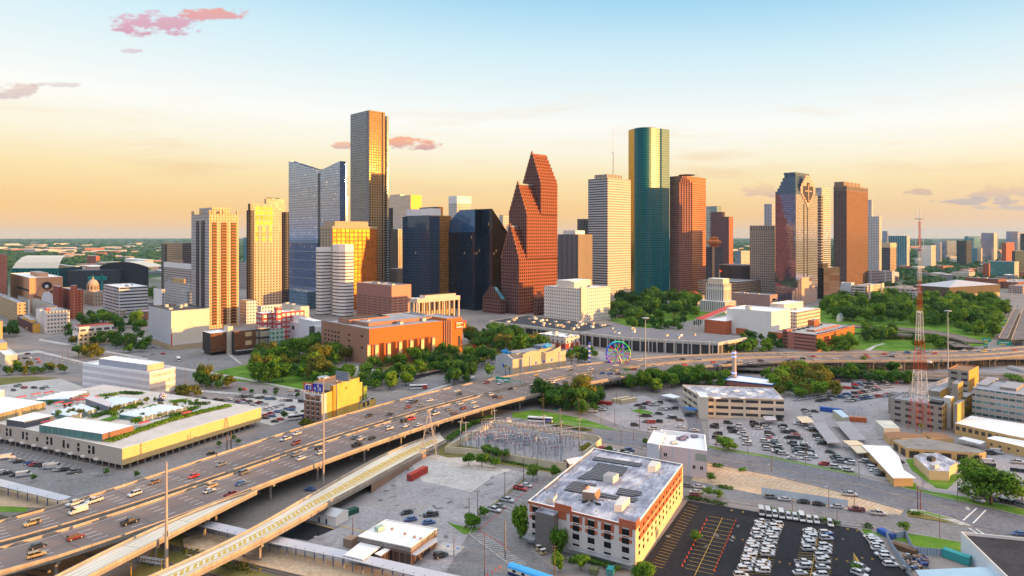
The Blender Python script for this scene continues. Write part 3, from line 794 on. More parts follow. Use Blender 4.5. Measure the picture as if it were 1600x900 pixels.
t=Bld_('office_podium','low blue glass podium at the foot of the V-roofed tower','podium',BXP_(480,D,449,497),ZH(456,D),FC_('blue_podium',C4(.12,.20,.30),C4(.14,.25,.38),3,5,(.08,.92),(.1,.9),.1,.4),RGY,units=4)
# --- tallest tower: grey granite, sunset orange put into the sunny wall colour
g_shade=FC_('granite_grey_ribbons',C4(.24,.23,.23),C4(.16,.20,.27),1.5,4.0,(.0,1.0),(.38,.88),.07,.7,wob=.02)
g_sun=FC_('granite_sun_windows',C4(.34,.22,.11),C4(.16,.09,.03),4.4,4.0,(.22,.78),(.25,.75),.07,.85,wob=.01)
D=1061;P0=BXP_(576.5,D,547.5,601.5);h=ZH(172,D)
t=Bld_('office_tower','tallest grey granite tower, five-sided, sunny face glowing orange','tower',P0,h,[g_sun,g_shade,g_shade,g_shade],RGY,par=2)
Blk_(t,'corner_strip',sub(P0,-.004,.04,0,.14),0,h-.5,mat('granite_plain',C4(.22,.21,.21),.6))
Blk_(t,'slot',sub(P0,.80,.87,-.006,.02),0,h-1,DKM_)
bk=BXP_(604.5,D+35,596,607.5);Blk_(t,'rear_wing',bk,0,ZH(181,D+35),[FC_('granite_pale',C4(.34,.34,.33),C4(.10,.12,.15),2.2,4,(0,1),(.35,.85),.1,.5)]*4)
for u,v in ((.2,.3),(.45,.5),(.6,.2),(.3,.75)):mast(t,sub(P0,u,u+.01,v,v+.01)[0],h-2,h+rnd.uniform(3,8),.35)
mast(t,sub(P0,.55,.56,.4,.41)[0],h,h+7,.9,name='aerial')
# --- mirrored block behind the striped tower, sunset gold put into its colour
gold_refl=FC_('gold_reflection',C4(.36,.16,.04),C4(.44,.12,.012),7.0,6.0,(.14,.88),(.14,.88),.44,.7,wob=.03,spec=.3)
tan_cut=FC_('tan_cut',C4(.42,.33,.24),C4(.08,.06,.05),9,4.3,(.3,.7),(.2,.8),.2)
D=985;P0=BXP_(519.5,D,500.5,589);h=ZH(353.5,D)
t=Bld_('office_block','broad tan block faced in gold mirrored glass behind the striped tower','office',P0,h,[gold_refl,tan_cut,tan_cut,tan_cut],RGY)
Blk_(t,'attic',sub(P0,.06,.80,.02,.9),h,ZH(345.5,D),mat('tan_stone',C4(.46,.34,.22),.8))
Blk_(t,'cornice',INS_(P0,-.4),h-3.4,h+.2,mat('tan_stone_b',C4(.48,.35,.22),.8))
# --- white tower with black ribbons
strp=FC_('white_black_ribbons',C4(.74,.72,.70),C4(.02,.022,.025),3,4.5,(.0,1.0),(.05,.36),.08,0,wob=.0,var=.05)
D=917
def octo(xn,xl,xr,D,k=.24):
 N,R,B,L=BXP_(xn,D,xl,xr);return [Lr_(N,L,k),Lr_(N,R,k),Lr_(R,N,k),Lr_(R,B,k),Lr_(B,R,k),Lr_(B,L,k),Lr_(L,B,k),Lr_(L,N,k)],(N,R,B,L)
oc,bx=octo(534,515,557.5,D);h=ZH(382,D)
PLW_=mat('white_panel',C4(.74,.72,.70),.7,var=.06)
root=EMP_('office_tower','white tower with black window ribbons and chamfered corners, square in plan','tower',bx[0])
Blk_(root,'wall',oc,0,h-10,strp);Blk_(root,'crown',oc,h-10,h,PLW_,RWH,1.0)
Blk_(root,'roof',INS_(oc,5),h-1,h+.3,RWH)
oc2,bx2=octo(500,492.5,519,D+22,.15);Blk_(root,'rear_wing',oc2,0,ZH(394,D),strp);Blk_(root,'rear_crown',oc2,ZH(394,D),ZH(387,D),PLW_,RWH)
# --- blue glass slabs with a white crown
b2=FC_('deep_blue_ribbons',C4(.035,.07,.13),C4(.05,.11,.22),1.6,4.1,(.08,.92),(.12,.92),.06,.55,.3,.4,wob=.012,lit=.006)
b2s=FC_('deep_blue_side',C4(.05,.08,.13),C4(.10,.14,.22),1.6,4.1,(.08,.92),(.12,.92),.06,.6,.3,.4,wob=.012)
gold_refl_side=FC_('gold_reflection_side',C4(.5,.33,.1),C4(.5,.15,.02),3,4.1,(.05,.95),(.08,.92),.44,.8,wob=.03)  # sunset reflection put into the glass colour of sun-facing sides
D=1010;P0=BXP_(670.5,D,629,687);h=ZH(337.5,D)
t=Bld_('office_tower','deep blue glass tower with white crown, left of the dark wedge-topped pair','tower',P0,h,[b2s,b2s,b2,b2],RGY)
Pb=BXP_(672.5,D+10,634,705);Blk_(t,'rear_slab',Pb,0,ZH(336,D),[gold_refl_side,b2s,b2,b2]);Blk_(t,'crown',sub(Pb,0,.5,0,1),ZH(336,D)+.01,ZH(325,D),PLW_,RWH)
# --- two dark wedge-topped towers
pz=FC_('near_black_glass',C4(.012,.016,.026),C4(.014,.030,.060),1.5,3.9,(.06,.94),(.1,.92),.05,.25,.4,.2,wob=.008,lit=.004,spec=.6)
pz_s=FC_('bronze_black_glass',C4(.03,.022,.015),C4(.20,.09,.03),1.5,3.9,(.06,.94),(.1,.92),.06,.6,.4,.2,wob=.01,lit=.004)  # near-black glass with the sunlit side's orange put into its colour
pz_roof=FC_('blue_roof_glazing',C4(.02,.05,.10),C4(.03,.09,.19),1.5,3.0,(.06,.94),(.06,.94),.08,.2,wob=.0)
def wedge(name,label,N,R,B,L,side,tops,D,m_r,m_l):
 root=EMP_(name,label,'tower',N);mb=MB();rf=MB();u=0
 for (f0,y0),(f1,y1) in zip(tops,tops[1:]):
  z0,z1=ZH(y0,D),ZH(y1,D)
  if side=='L':
   a,b,c_,d_=Lr_(N,L,f0),Lr_(N,L,f1),Lr_(R,B,f0),Lr_(R,B,f1)
   mb.wall(b,a,0,z1,m_l,0,0,0,z0);mb.wall(c_,d_,0,z0,m_l,0,0,0,z1)
   rf.fc_([(*a,z0),(*c_,z0),(*d_,z1),(*b,z1)],pz_roof,[(0,0),(30,0),(30,30),(0,30)])
  else:
   a,b,c_,d_=Lr_(N,R,f0),Lr_(N,R,f1),Lr_(L,B,f0),Lr_(L,B,f1)
   mb.wall(a,b,0,z0,m_r,u,0,0,z1);mb.wall(d_,c_,0,z1,m_r,0,0,0,z0);u += dist(a,b)
   rf.fc_([(*a,z0),(*b,z1),(*d_,z1),(*c_,z0)],pz_roof,[(0,0),(30,0),(30,30),(0,30)])
 if side=='L':mb.wall(N,R,0,ZH(tops[0][1],D),m_r);mb.wall(B,L,0,ZH(tops[-1][1],D),m_l)
 else:mb.wall(R,B,0,ZH(tops[-1][1],D),m_r);mb.wall(L,N,0,ZH(tops[0][1],D),m_l)
 mb.bd_('wall',root);rf.bd_('roof',root);return root
D=1000
N,R,B,L=BXP_(742,D,688,752)
# its sloping end faces the camera: the blue roof runs up from the left
root=EMP_('office_tower','dark glass tower with sloping blue roof rising from the left','tower',N)
mb=MB();zl,zt=ZH(363,L[1]),ZH(327,D+8)
s_=dist(N,L)
mb.wall(L,N,0,zl,pz);mb.wall(N,R,0,zt,pz);mb.wall(R,B,0,zl,pz);mb.wall(B,L,0,zl,pz)
mb.bd_('wall',root)
A0=Lr_(N,L,.5);A1=Lr_(A0,Lr_(R,B,.5),.55);N1=Lr_(N,R,.12)
mb=MB()
rn=(R[0]-N[0],R[1]-N[1])
back=lambda p,k:(p[0]+rn[0]*k,p[1]+rn[1]*k)
mb.fc_([(*L,zl),(*N,zl),(*back(N,.5),zt),(*back(Lr_(N,L,.52),.5),zt)],pz_roof,[(0,0),(s_,0),(s_,36),(s_/2,36)])
mb.fc_([(*N,zl),(*R,zl),(*R,zt),(*back(N,.5),zt)],pz)
mb.fc_([(*back(Lr_(N,L,.52),.5),zt),(*back(N,.5),zt),(*R,zt),(*Lr_(R,B,.52),zt)],RGY)
mb.fc_([(*L,zl),(*back(Lr_(N,L,.52),.5),zt),(*Lr_(R,B,.52),zt),(*B,zl)],pz_roof)
mb.bd_('sloping_roof',root)
N,R,B,L=BXP_(769,D-6,742.7,794)
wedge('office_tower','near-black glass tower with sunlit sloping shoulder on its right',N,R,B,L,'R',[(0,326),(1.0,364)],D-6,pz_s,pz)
# --- pieces of the skyline far behind
def BTW_(label,xn,xl,xr,ytop,D,mr,ml,name='office_tower',pent=None,ang=DG,roof=None,units=0):
 P=BXP_(xn,D,xl,xr,ang);t=Bld_(name,label,'tower',P,ZH(ytop,D),[mr,mr,ml,ml],roof or RGY,units=units)
 if pent:Blk_(t,'penthouse',sub(P,*pent[:4]),ZH(ytop,D)-1,ZH(pent[4],D),ml)
 return t,P
fw=FC_('white_grid',C4(.62,.60,.58),C4(.10,.12,.16),3.4,4,(.2,.8),(.3,.8),.1,.3)
fws=FC_('white_grid_warm',C4(.64,.55,.46),C4(.12,.10,.09),3.4,4,(.2,.8),(.3,.8),.1,.3)
t,P=BTW_('white gridded tower far behind the dark wedge-topped pair',714,701,736,306.5,1650,fws,fw);mast(t,sub(P,.45,.46,.5,.51)[0],ZH(306,1650),ZH(300,1650),1.0)
Blk_(t,'crown',INS_(P,-.3),ZH(318,1650),ZH(306,1650),PLW_)
pale_blue=FC_('pale_blue_glass',C4(.40,.42,.52),C4(.42,.45,.58),1.6,4,(.05,.95),(.1,.9),.06,.8,.4,.4,wob=.01)
t,P=BTW_('pale blue glass tower with one gold side, behind the tallest tower',642,606,658.5,304.5,1500,gold_refl_side,pale_blue,pent=(.1,.5,.5,.95,302))
t,P=BTW_('thin dark slab squeezed beside the tallest tower',611,607,614,325,1300,dark_res,dark_res)
stone=FC_('weathered_stone',C4(.20,.16,.13),C4(.03,.03,.03),3,3.8,(.25,.75),(.2,.75),.3)
t,P=BTW_('old brown stone tower with stepped top beside the blue glass tower',622,609.5,631,374,1200,stone,stone)
Blk_(t,'crown',sub(P,.1,.9,.1,.9),ZH(374,1200),ZH(358,1200),stone);Blk_(t,'annex',BXP_(620,1150,608,631),0,ZH(420,1150),stone)
t,P=BTW_('reddish glass block with orange top behind the blue tower',684,655,692,323,1400,gold_refl_side,b2);
t,P=BTW_('small pale block peeping past the sunlit dark wedge',786,780,800,336,1500,fws,fw)
# --- red granite tower with three stepped gables
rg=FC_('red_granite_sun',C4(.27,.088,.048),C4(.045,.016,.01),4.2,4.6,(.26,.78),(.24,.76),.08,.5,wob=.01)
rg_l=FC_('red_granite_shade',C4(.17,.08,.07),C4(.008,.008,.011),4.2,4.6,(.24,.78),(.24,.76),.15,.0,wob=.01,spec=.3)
rg_p=mat('red_granite_plain',C4(.36,.13,.07),.7,var=.12)
glz=mat('skylight_glazing',C4(.30,.38,.42),.15,.3)
D=950;P0=BXP_(811,D,783,871);N,R,B,L=P0
root=EMP_('office_tower','red granite tower stepping up in three gabled tiers','tower',N)
TR=dist(N,R)
def frac_px(px):  # fraction along N->R where a photo column cuts the right wall
 k=(px-800)/F;dx_,dy_=R[0]-N[0],R[1]-N[1]
 return (k*N[1]-N[0])/(dx_-k*dy_)
segs=[(0.0,404,355),(frac_px(823),334,289),(frac_px(845),285,242)]
dseg=[sub(P0,u_,1,.5,1)[0][1] for u_,_,_ in segs]
for i,(u0,ye,yr) in enumerate(segs):
 ze,zr=ZH(ye,Lr_(N,R,u0)[1]),ZH(yr,dseg[i]);q=sub(P0,u0,1.0,0,1)
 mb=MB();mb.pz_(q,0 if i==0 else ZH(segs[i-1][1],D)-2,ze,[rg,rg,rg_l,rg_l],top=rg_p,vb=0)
 mb.bd_('wall',root)
 ns=7;mb=MB()
 for k in RG_(ns):
  v0=.5*(k+.6)/(ns+.8);q2=sub(P0,u0+.005*0,1.0-.010*k,v0,1-v0)
  z0,z1=ze+(zr-ze)*k/ns,ze+(zr-ze)*(k+1)/ns
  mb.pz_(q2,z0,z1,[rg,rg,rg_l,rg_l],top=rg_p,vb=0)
 mb.bd_('stepped_gable',root)
 mb=MB()
 for k in RG_(0,ns+1,1):
  for vv in ((.5*(k+.4)/(ns+.8)),1-(.5*(k+.4)/(ns+.8))):
   p=sub(P0,u0+.004,u0+.02,vv,vv+.01)[0];z=ze+(zr-ze)*k/ns
   mb.bar((*p,z),(*p,z+6),1.3,rg_p,.3)
 mb.bd_('pinnacle',root)
 if i<2:
  q3=sub(P0,u0+.01,segs[i+1][0]-.01,.44,.56);mb=MB();mb.pz_(q3,zr,zr+2.2,glz);mb.bd_('skylight',root)
 else:
  q3=sub(P0,u0+.01,.93,.46,.54);mb=MB();mb.pz_(q3,zr,zr+2.0,rg_p);mb.bd_('ridge',root)
Pe=BXP_(840,D-20,836,851);
mb=MB();mb.pz_(BXP_(839.5,D-12,834,851),0,ZH(464,D),rg_l)
for k in RG_(5):mb.pz_(INS_(BXP_(839.5,D-12,834,851),.5+k*.9),ZH(464,D)+k*1.6,ZH(464,D)+(k+1)*1.6,rg_p)
mb.bd_('portal',root)
q=[Lr_(N,R,.36),Lr_(N,R,.44)]
n_=V_((R[1]-N[1],-(R[0]-N[0]))).normalized()*.4
mb=MB();mb.wall(TU_(V_(q[0])+n_*14),TU_(V_(q[1])+n_*14),0,26,DKM_);mb.bd_('entrance_arch',root)
# brown banking hall at its foot
Pb=BXP_(782,955,754,790);h=ZH(468,955)
t=Bld_('banking_hall','low reddish hall with stepped gable and teal skylight roof','hall',Pb,h,rg_l,rg_p)
mb=MB()
for k in RG_(6):
 v0=.5*k/6.5;mb.pz_(sub(Pb,0,.12,v0,1-v0),h-1+k*3.2,h-1+(k+1)*3.2,rg_l)
mb.bd_('stepped_gable',t)
mb=MB();a0,a1,b0,b1=sub(Pb,.12,1,0,1);zr=h+16
mid0,mid1=Lr_(a0,b1,.5),Lr_(a1,b0,.5)
tealg=mat('teal_skylight',C4(.10,.28,.34),.2,.2)
mb.fc_([(*a0,h),(*a1,h),(*mid1,zr),(*mid0,zr)],tealg);mb.fc_([(*b0,h),(*b1,h),(*mid0,zr),(*mid1,zr)],tealg);mb.fc_([(*a1,h),(*b0,h),(*mid1,zr)],rg_l);mb.bd_('skylight_roof',t)
# --- grey finned slab
fin_l=FC_('fins_shade',C4(.34,.34,.36),C4(.02,.022,.026),2.6,60,(.32,.90),(0,1),.2,0,wob=0)
fin_r=FC_('fins_sun',C4(.42,.32,.22),C4(.05,.04,.035),2.6,60,(.35,.85),(0,1),.2,0,wob=0)  # same fins with the sun's warmth put into the colour
D=1055;P0=BXP_(903.5,D,871.5,925.5)
t=Bld_('office_block','dark grey slab with close vertical fins beside the red gabled tower','office',P0,ZH(366,D),[fin_r,fin_r,fin_l,fin_l],RGY)
Blk_(t,'penthouse',sub(P0,.1,.75,.2,.8),ZH(367,D),ZH(360,D),PLW_,RWH)
dkg=FC_('dark_open_frame',C4(.10,.11,.12),C4(.02,.03,.04),6,4,(.1,.9),(.2,.9),.1,.3)
BTW_('small dark glass tower peeping behind the grey finned slab',912,902,922,342,1500,dkg,dkg)
# --- white travertine tower with window bands and mast
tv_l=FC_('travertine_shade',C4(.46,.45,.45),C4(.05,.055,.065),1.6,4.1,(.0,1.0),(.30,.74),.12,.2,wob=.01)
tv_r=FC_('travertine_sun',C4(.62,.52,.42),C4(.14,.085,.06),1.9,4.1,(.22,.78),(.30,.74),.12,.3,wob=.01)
D=1120;P0=BXP_(949.5,D,919,985.5);h=ZH(278,D)
t=Bld_('office_tower','pale travertine tower with window bands and tall roof mast','tower',P0,h,[tv_r,tv_r,tv_l,tv_l],RWH)
q=sub(P0,.15,.78,.2,.85);Blk_(t,'penthouse',q,h-1,ZH(271,D),FC_('louvre_bays',C4(.55,.46,.38),C4(.03,.03,.03),4,12,(.25,.9),(.2,.9),.3),RGY)
mb=MB();p=sub(P0,.62,.63,.45,.46)[0];mb.bar((*p,h),(*p,ZH(236,D)),1.1,STL_,.8,6);mb.bar((*p,ZH(236,D)),(*p,ZH(195,D)),.7,mat('mast_white',C4(.7,.68,.66),.5),.35,6);mb.rev((*p,ZH(235,D)),[(0.2,0),(2.4,.6),(2.4,1.4),(.2,2)],STL_,8);mb.bd_('mast',t)
# --- teal mirrored tower with curved bay; gold reflection put into one strip's colour
teal=FC_('teal_mirror',C4(.0,.035,.045),C4(.0,.13,.15),1.5,4.2,(.08,.94),(.16,.96),.33,0,.4,.3,wob=.03,spec=.42,blind=.15)
teal_refl=FC_('teal_gold_reflection',C4(.3,.18,.03),C4(.42,.24,.03),1.5,3.9,(.05,.95),(.06,.96),.10,.95,.2,.6,wob=.03,blind=.15)
D=1215
def at(px,d):return ((px-800)/F*d,d)
plan=[at(982,D+22),at(991,D+2)]+[at(991+40*(i/12),D+2-15*mt_.sin(mt_.pi*(i/12)**0.8)) for i in RG_(1,13)]+[at(1034,D+3),at(1046,D+16),at(1040,D+62),at(986,D+66)]
h=ZH(200.5,D)
root=EMP_('office_tower','tall teal mirrored tower with curved bay reflecting gold','tower',plan[1])
mb=MB();u=0
for i in RG_(len(plan)):
 p,q=plan[i],plan[(i+1) % len(plan)]
 mb.wall(p,q,0,h,teal_refl if i in (0,) else teal,u,0);u += dist(p,q)
mb.bd_('wall',root)
mb=MB();mb.cap(plan,h-.5,RGY);mb.bd_('roof',root)
mb=MB();mb.rev((*at(1014,D+25),h-.5),[(14,0),(14,4),(11,5),(0,5.2)],RDK,18);mb.bd_('plant_room',root)
for i in RG_(7):mast(root,at(1004+i*3.6,D+18+(i % 3)*5),h,h+5+rnd.uniform(2,5),.3)
# --- salmon tower with serrated corner
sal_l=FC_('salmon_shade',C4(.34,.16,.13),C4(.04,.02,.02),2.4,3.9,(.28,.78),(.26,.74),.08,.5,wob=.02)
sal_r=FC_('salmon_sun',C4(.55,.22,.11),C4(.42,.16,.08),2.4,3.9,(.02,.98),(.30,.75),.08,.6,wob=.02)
D=1235;N,R,B,L=BXP_(1068,D,1046.5,1103);h=ZH(274.5,D)
root=EMP_('office_tower','salmon granite tower with serrated corner bays, right of the teal tower','tower',N)
k=5;A,Bq=Lr_(N,L,.30),Lr_(N,R,.38);plan=[A]
n_in=V_((N[0]-L[0],N[1]-L[1])).normalized();r_in=V_((R[0]-N[0],R[1]-N[1])).normalized()
stepL,stepR=dist(A,N)/k,dist(N,Bq)/k
cur=V_(A)
for i in RG_(k):
 cur=cur+r_in*stepR;plan.append(TU_(cur));cur=cur+n_in*stepL;plan.append(TU_(cur))
plan += [R,B,L]
def tidy(pl):
 out=[]
 for p in pl:
  if not out or dist(out[-1],p)>.05:out.append(p)
 return out
plan=tidy(plan)
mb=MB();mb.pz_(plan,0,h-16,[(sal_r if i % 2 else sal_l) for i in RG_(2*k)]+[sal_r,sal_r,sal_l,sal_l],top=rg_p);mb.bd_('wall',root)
for j in RG_(3):
 zz=h-16+j*5.4;sq=[Lr_(A,N,0)]
 cut=[Lr_(N,L,.30-.10*j),Lr_(N,R,.38-.12*j),R,B,L] if j<3 else P0
 pl=[cut[0]];cur=V_(cut[0]);kk=k-j;sL,sR=dist(cut[0],N)/kk,dist(N,cut[1])/kk
 for i in RG_(kk):cur=cur+r_in*sR;pl.append(TU_(cur));cur=cur+n_in*sL;pl.append(TU_(cur))
 pl=tidy(pl+[R,B,L])
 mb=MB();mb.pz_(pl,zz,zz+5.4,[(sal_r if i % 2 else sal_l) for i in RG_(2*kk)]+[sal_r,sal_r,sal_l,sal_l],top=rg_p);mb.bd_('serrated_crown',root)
mb=MB();c0=Lr_(N,B,.35);mb.rev((*c0,h+2.5),[(0,0),(15,.2),(15,1.2),(0,1.3)],RDK,18);mb.bar((*c0,h-2),(*c0,h+3),2,STL_);mb.bd_('helipad',root)
mast(root,Lr_(N,R,.62),h,h+14,.8)
# --- cluster right of the salmon tower
gl2=FC_('pale_teal_glass',C4(.30,.36,.40),C4(.22,.34,.40),2,4,(.05,.95),(.15,.9),.07,.6,wob=.01)
prp=FC_('plum_granite',C4(.20,.10,.10),C4(.07,.045,.06),2.6,4,(.25,.8),(.25,.8),.1,.3)
prs=FC_('plum_granite_sun',C4(.42,.16,.08),C4(.30,.12,.07),2.6,4,(.25,.8),(.25,.8),.1,.5)
BTW_('pale teal glass tower just right of the salmon tower',1120,1101,1127,322,1800,gl2,gl2)
BTW_('plum granite slab behind the round-topped hotel',1128,1110,1132.5,331,1600,prs,prp)
t,P=BTW_('plum granite tower with orange edge, stepping down to the right',1139,1123,1145.5,338.5,1500,prs,prp)
D=1400;hot=FC_('hotel_grey',C4(.09,.085,.10),C4(.04,.045,.06),2.4,3.4,(.2,.8),(.2,.8),.15,.2)
t,P=BTW_('dark hotel block topped by an orange round lounge',1113,1101,1130,386,D,hot,hot,'hotel')
orm=mat('orange_drum',C4(.50,.15,.04),.6);pc=Lr_(P[0],P[2],.5)
mb=MB();mb.rev((*pc,ZH(386,D)),[(9,0),(9,6),(14.5,8),(14.5,12),(9,14),(9,20),(0,21)],orm,20);mb.bd_('rotating_lounge',t)
# --- grey gridded tower and neighbours
grd=FC_('grey_tan_grid',C4(.38,.33,.28),C4(.012,.012,.014),3.9,4.4,(.26,.76),(.24,.74),.12,.1)
grd_t=FC_('grey_tan_slots',C4(.40,.36,.31),C4(.03,.033,.04),3.1,10,(.26,.76),(.1,.95),.12,.1)
D=1200;P0=BXP_(1210,D,1171.5,1222);h=ZH(352,D)
t=Bld_('office_tower','grey gridded tower left of the mirrored tower with the pyramid crown','tower',P0,h-11,grd,RGY,par=0);Blk_(t,'crown',P0,h-11+.01,h,grd_t,RWH,1.2)
resw=FC_('white_res',C4(.52,.50,.52),C4(.12,.14,.20),4,3.4,(.25,.8),(.15,.85),.15,.2)
BTW_('pale residential tower peeping over the grey gridded tower',1206,1194,1222,318.5,1700,resw,resw)
# --- mirrored tower with pyramid crown
hp_l=FC_('mirror_shade_side',C4(.10,.075,.10),C4(.28,.30,.44),1.5,3.9,(.05,.95),(.08,.92),.05,.85,.4,.4,wob=.008)
hp_r=FC_('mirror_sun_side',C4(.26,.25,.28),C4(.48,.48,.54),1.5,3.9,(.05,.95),(.08,.92),.05,.85,.5,.4,wob=.012)  # one mirror glass, its shaded and sunny sides put into two tones
hp_c=FC_('blue_steel_crown',C4(.07,.11,.16),C4(.11,.17,.24),2.4,3.0,(.05,.95),(.15,.9),.15,.4,wob=.01)
pink=mat('pink_granite',C4(.56,.36,.27),.7,var=.1)
D=1107;P0=BXP_(1243.5,D,1211.5,1277.5);N,R,B,L=P0;h=ZH(303,D)
t=Bld_('office_tower','mirrored glass tower with stepped blue pyramid crown and granite emblem','tower',P0,h,[hp_r,hp_r,hp_l,hp_l],RGY,par=0)
tiers=[(0.0,303),(.04,298),(.08,293),(.11,288),(.15,282),(.19,276)]
mb=MB()
for (k0,y0),(k1,y1) in zip(tiers,tiers[1:]+[(.22,271)]):
 mb.pz_(sub(P0,k0,1-k0,k0*1.2,1-k0*1.2),ZH(y0,D)+.01,ZH(y1,D),hp_c,RGY)
mb.pz_(sub(P0,.17,.83,.22,.78),ZH(271,D),ZH(267.5,D),hp_c,RGY);mb.bd_('crown',t)
nr=V_((R[1]-N[1],-(R[0]-N[0]))).normalized()
def onR(u,z,off):p=Lr_(N,R,u);return (p[0]+nr.x*off,p[1]+nr.y*off,z)
def panel(mb,u0,u1,y0,y1,off,m):
 z0,z1=ZH(y1,D),ZH(y0,D)
 a,b=onR(u0,z0,off),onR(u1,z0,off)
 mb.pz_([(a[0],a[1]),(b[0],b[1]),TU_(V_((b[0],b[1]))-nr*(off+.4)),TU_(V_((a[0],a[1]))-nr*(off+.4))],z0,z1,m,None,True)
mb=MB()
for i,(w,y0,y1) in enumerate([(.22,272,277),(.34,277,281),(.46,281,285),(.58,285,290),(.66,290,302),(.54,302,306),(.42,306,310),(.30,310,314),(.18,314,318),(.08,318,322)]):
 panel(mb,.52-w/2,.52+w/2,y0,y1,1.0,pink)
mb.bd_('gable',t)
mb=MB()
for w,y0,y1 in [(.12,283,289),(.46,289,303),(.36,303,307),(.24,307,311),(.12,311,315)]:panel(mb,.52-w/2,.52+w/2,y0,y1,1.6,DKM_)
mb.bd_('emblem_recess',t)
mb=MB();panel(mb,.505,.53,286,313,2.2,pink);panel(mb,.36,.68,296,297.5,2.2,pink);mb.bd_('emblem',t)
mb=MB()
for u in (.34,.50):panel(mb,u,u+.035,318,452,.35,DKM_)
mb.bd_('slot',t)
P1=BXP_(1247,D-14,1239,1279)
def foot(px0,px1,y0,y1,off,m,mb):
 d=D-18-off
 u0,u1=at(px0,d),at(px1,d+(px1-px0)*.0)
 q=BXP_(px0+.5,d,px0-2.5,px1);mb.pz_(q,ZH(y1,D-18),ZH(y0,D-18),m)
mb=MB()
for a,b,y0 in ((1240,1276,455),(1245,1273,450),(1249,1268,442),(1252,1264,434)):foot(a,b,y0,478,0 if a==1240 else .4*(a-1240)/5,pink,mb)
mb.bd_('entrance_block',t)
# --- silver-white tower behind it
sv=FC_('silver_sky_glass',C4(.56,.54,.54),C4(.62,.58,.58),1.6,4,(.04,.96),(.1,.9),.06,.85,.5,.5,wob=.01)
svd=FC_('brown_slats',C4(.42,.33,.27),C4(.08,.06,.06),12,5.5,(0,1),(.3,.9),.1,.3)
t,P=BTW_('silver glass tower reflecting the sunset between the pyramid-crowned and brown towers',1284,1274,1298,293,1350,sv,sv);Blk_(t,'rear_wing',BXP_(1283.2,1330,1274,1286),0,ZH(305,1330),svd)
# --- bronze tower
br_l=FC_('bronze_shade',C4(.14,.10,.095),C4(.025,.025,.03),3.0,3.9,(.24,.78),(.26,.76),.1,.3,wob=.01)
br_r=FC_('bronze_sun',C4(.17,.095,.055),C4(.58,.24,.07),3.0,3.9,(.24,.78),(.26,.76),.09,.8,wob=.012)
br_c=FC_('bronze_chamfer',C4(.40,.29,.19),C4(.10,.08,.07),3.0,3.9,(0,1),(.35,.7),.1,.3)
D=1450;N,R,B,L=BXP_(1323,D,1296,1361.5);k=.16
plan=[Lr_(N,R,0.0),Lr_(R,N,k*.9),Lr_(R,B,.2),Lr_(B,R,k),Lr_(B,L,k),Lr_(L,B,.2),Lr_(L,N,.24)]
h=ZH(290,D);root=EMP_('office_tower','broad bronze tower with cut-off corners and orange-lit face','tower',N)
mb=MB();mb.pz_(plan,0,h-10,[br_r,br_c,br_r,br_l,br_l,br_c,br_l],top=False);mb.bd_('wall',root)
mb=MB();mb.pz_(plan,h-10,h,FC_('bronze_louvres',C4(.22,.15,.11),C4(.03,.03,.03),5,10,(.2,.8),(.2,.7),.3),RGY);mb.bd_('crown',root)
Blk_(root,'penthouse',sub([N,R,B,L],.05,.72,.25,.8),h,ZH(283,D),mat('bronze_plain',C4(.24,.16,.11),.6))
for i in RG_(4):mast(root,Lr_(N,R,.12+i*.14),h,ZH(283,D)+14-2*i,.4)
# --- right-hand end of the skyline
wg=FC_('white_square_grid',C4(.60,.58,.58),C4(.05,.06,.09),3.6,3.9,(.28,.80),(.28,.80),.1,.2)
t,P=BTW_('white square-gridded tower right of the bronze tower',1374,1352,1377.5,338,1650,fws,wg);Blk_(t,'rear_wing',BXP_(1362,1700,1350,1364),0,ZH(312,1700),wg)
tb=FC_('dark_blue_bands',C4(.10,.10,.12),C4(.06,.07,.10),1.6,4,(.1,.9),(.2,.85),.1,.3)
tb2=FC_('tan_bands',C4(.45,.33,.22),C4(.12,.08,.06),1.8,4,(.2,.8),(.2,.8),.1,.2)
t,P=BTW_('dark office block with tan cap below the white gridded tower',1391,1372,1400.5,386,1800,tb2,tb);Blk_(t,'crown',INS_(P,-.3),ZH(387,1800),ZH(379.5,1800),mat('tan_cap',C4(.52,.42,.29),.8))
tl=FC_('teal_ribs',C4(.16,.30,.36),C4(.08,.24,.32),7,4,(.2,.8),(0,1),.1,.4)
BTW_('teal ribbed residential block farther out beyond the skyline',1417,1388,1421.5,368.5,2300,fws,tl);BTW_('slim lilac tower far out beyond the skyline',1386,1378.5,1388,361,2600,pale_blue,pale_blue)
# --- lower offices in front of the right-hand towers
brz=FC_('bronze_mirror',C4(.06,.045,.04),C4(.30,.21,.16),1.5,3.8,(.04,.96),(.08,.92),.06,.75,.4,.3,wob=.01)
brk=FC_('bronze_black',C4(.02,.018,.018),C4(.04,.035,.035),1.5,3.8,(.04,.96),(.08,.92),.06,.5,.4,.3,wob=.01)  # bronze glass again, shade of the left side put into its colour
D=1180;t,P=BTW_('low dark bronze glass office beside the granite entrance block',1287,1276,1312,419,D,brz,brk,'office_block');Blk_(t,'penthouse',sub(P,.02,.35,.2,.8),ZH(419,D),ZH(411.5,D),brz)
D=1095;root=EMP_('office_block','white slab block with deep window bands among the park trees','office',at(1331,D))
Blk_(root,'end_slab',BXP_(1330,D,1313.5,1335),0,ZH(442,D),mat('pale_blue_panel',C4(.55,.57,.62),.7),RWH,.8)
wbands=FC_('white_deep_bands',C4(.64,.58,.52),C4(.05,.045,.045),14,4.2,(.03,.97),(.35,.85),.3)
cgrid=FC_('cream_deep_grid',C4(.66,.52,.40),C4(.10,.06,.05),4.6,4.2,(.22,.8),(.25,.8),.3)
Blk_(root,'wall',BXP_(1352,D-20,1331,1381),0,ZH(447,D-20),[cgrid,cgrid,wbands,wbands],RGY,.8)
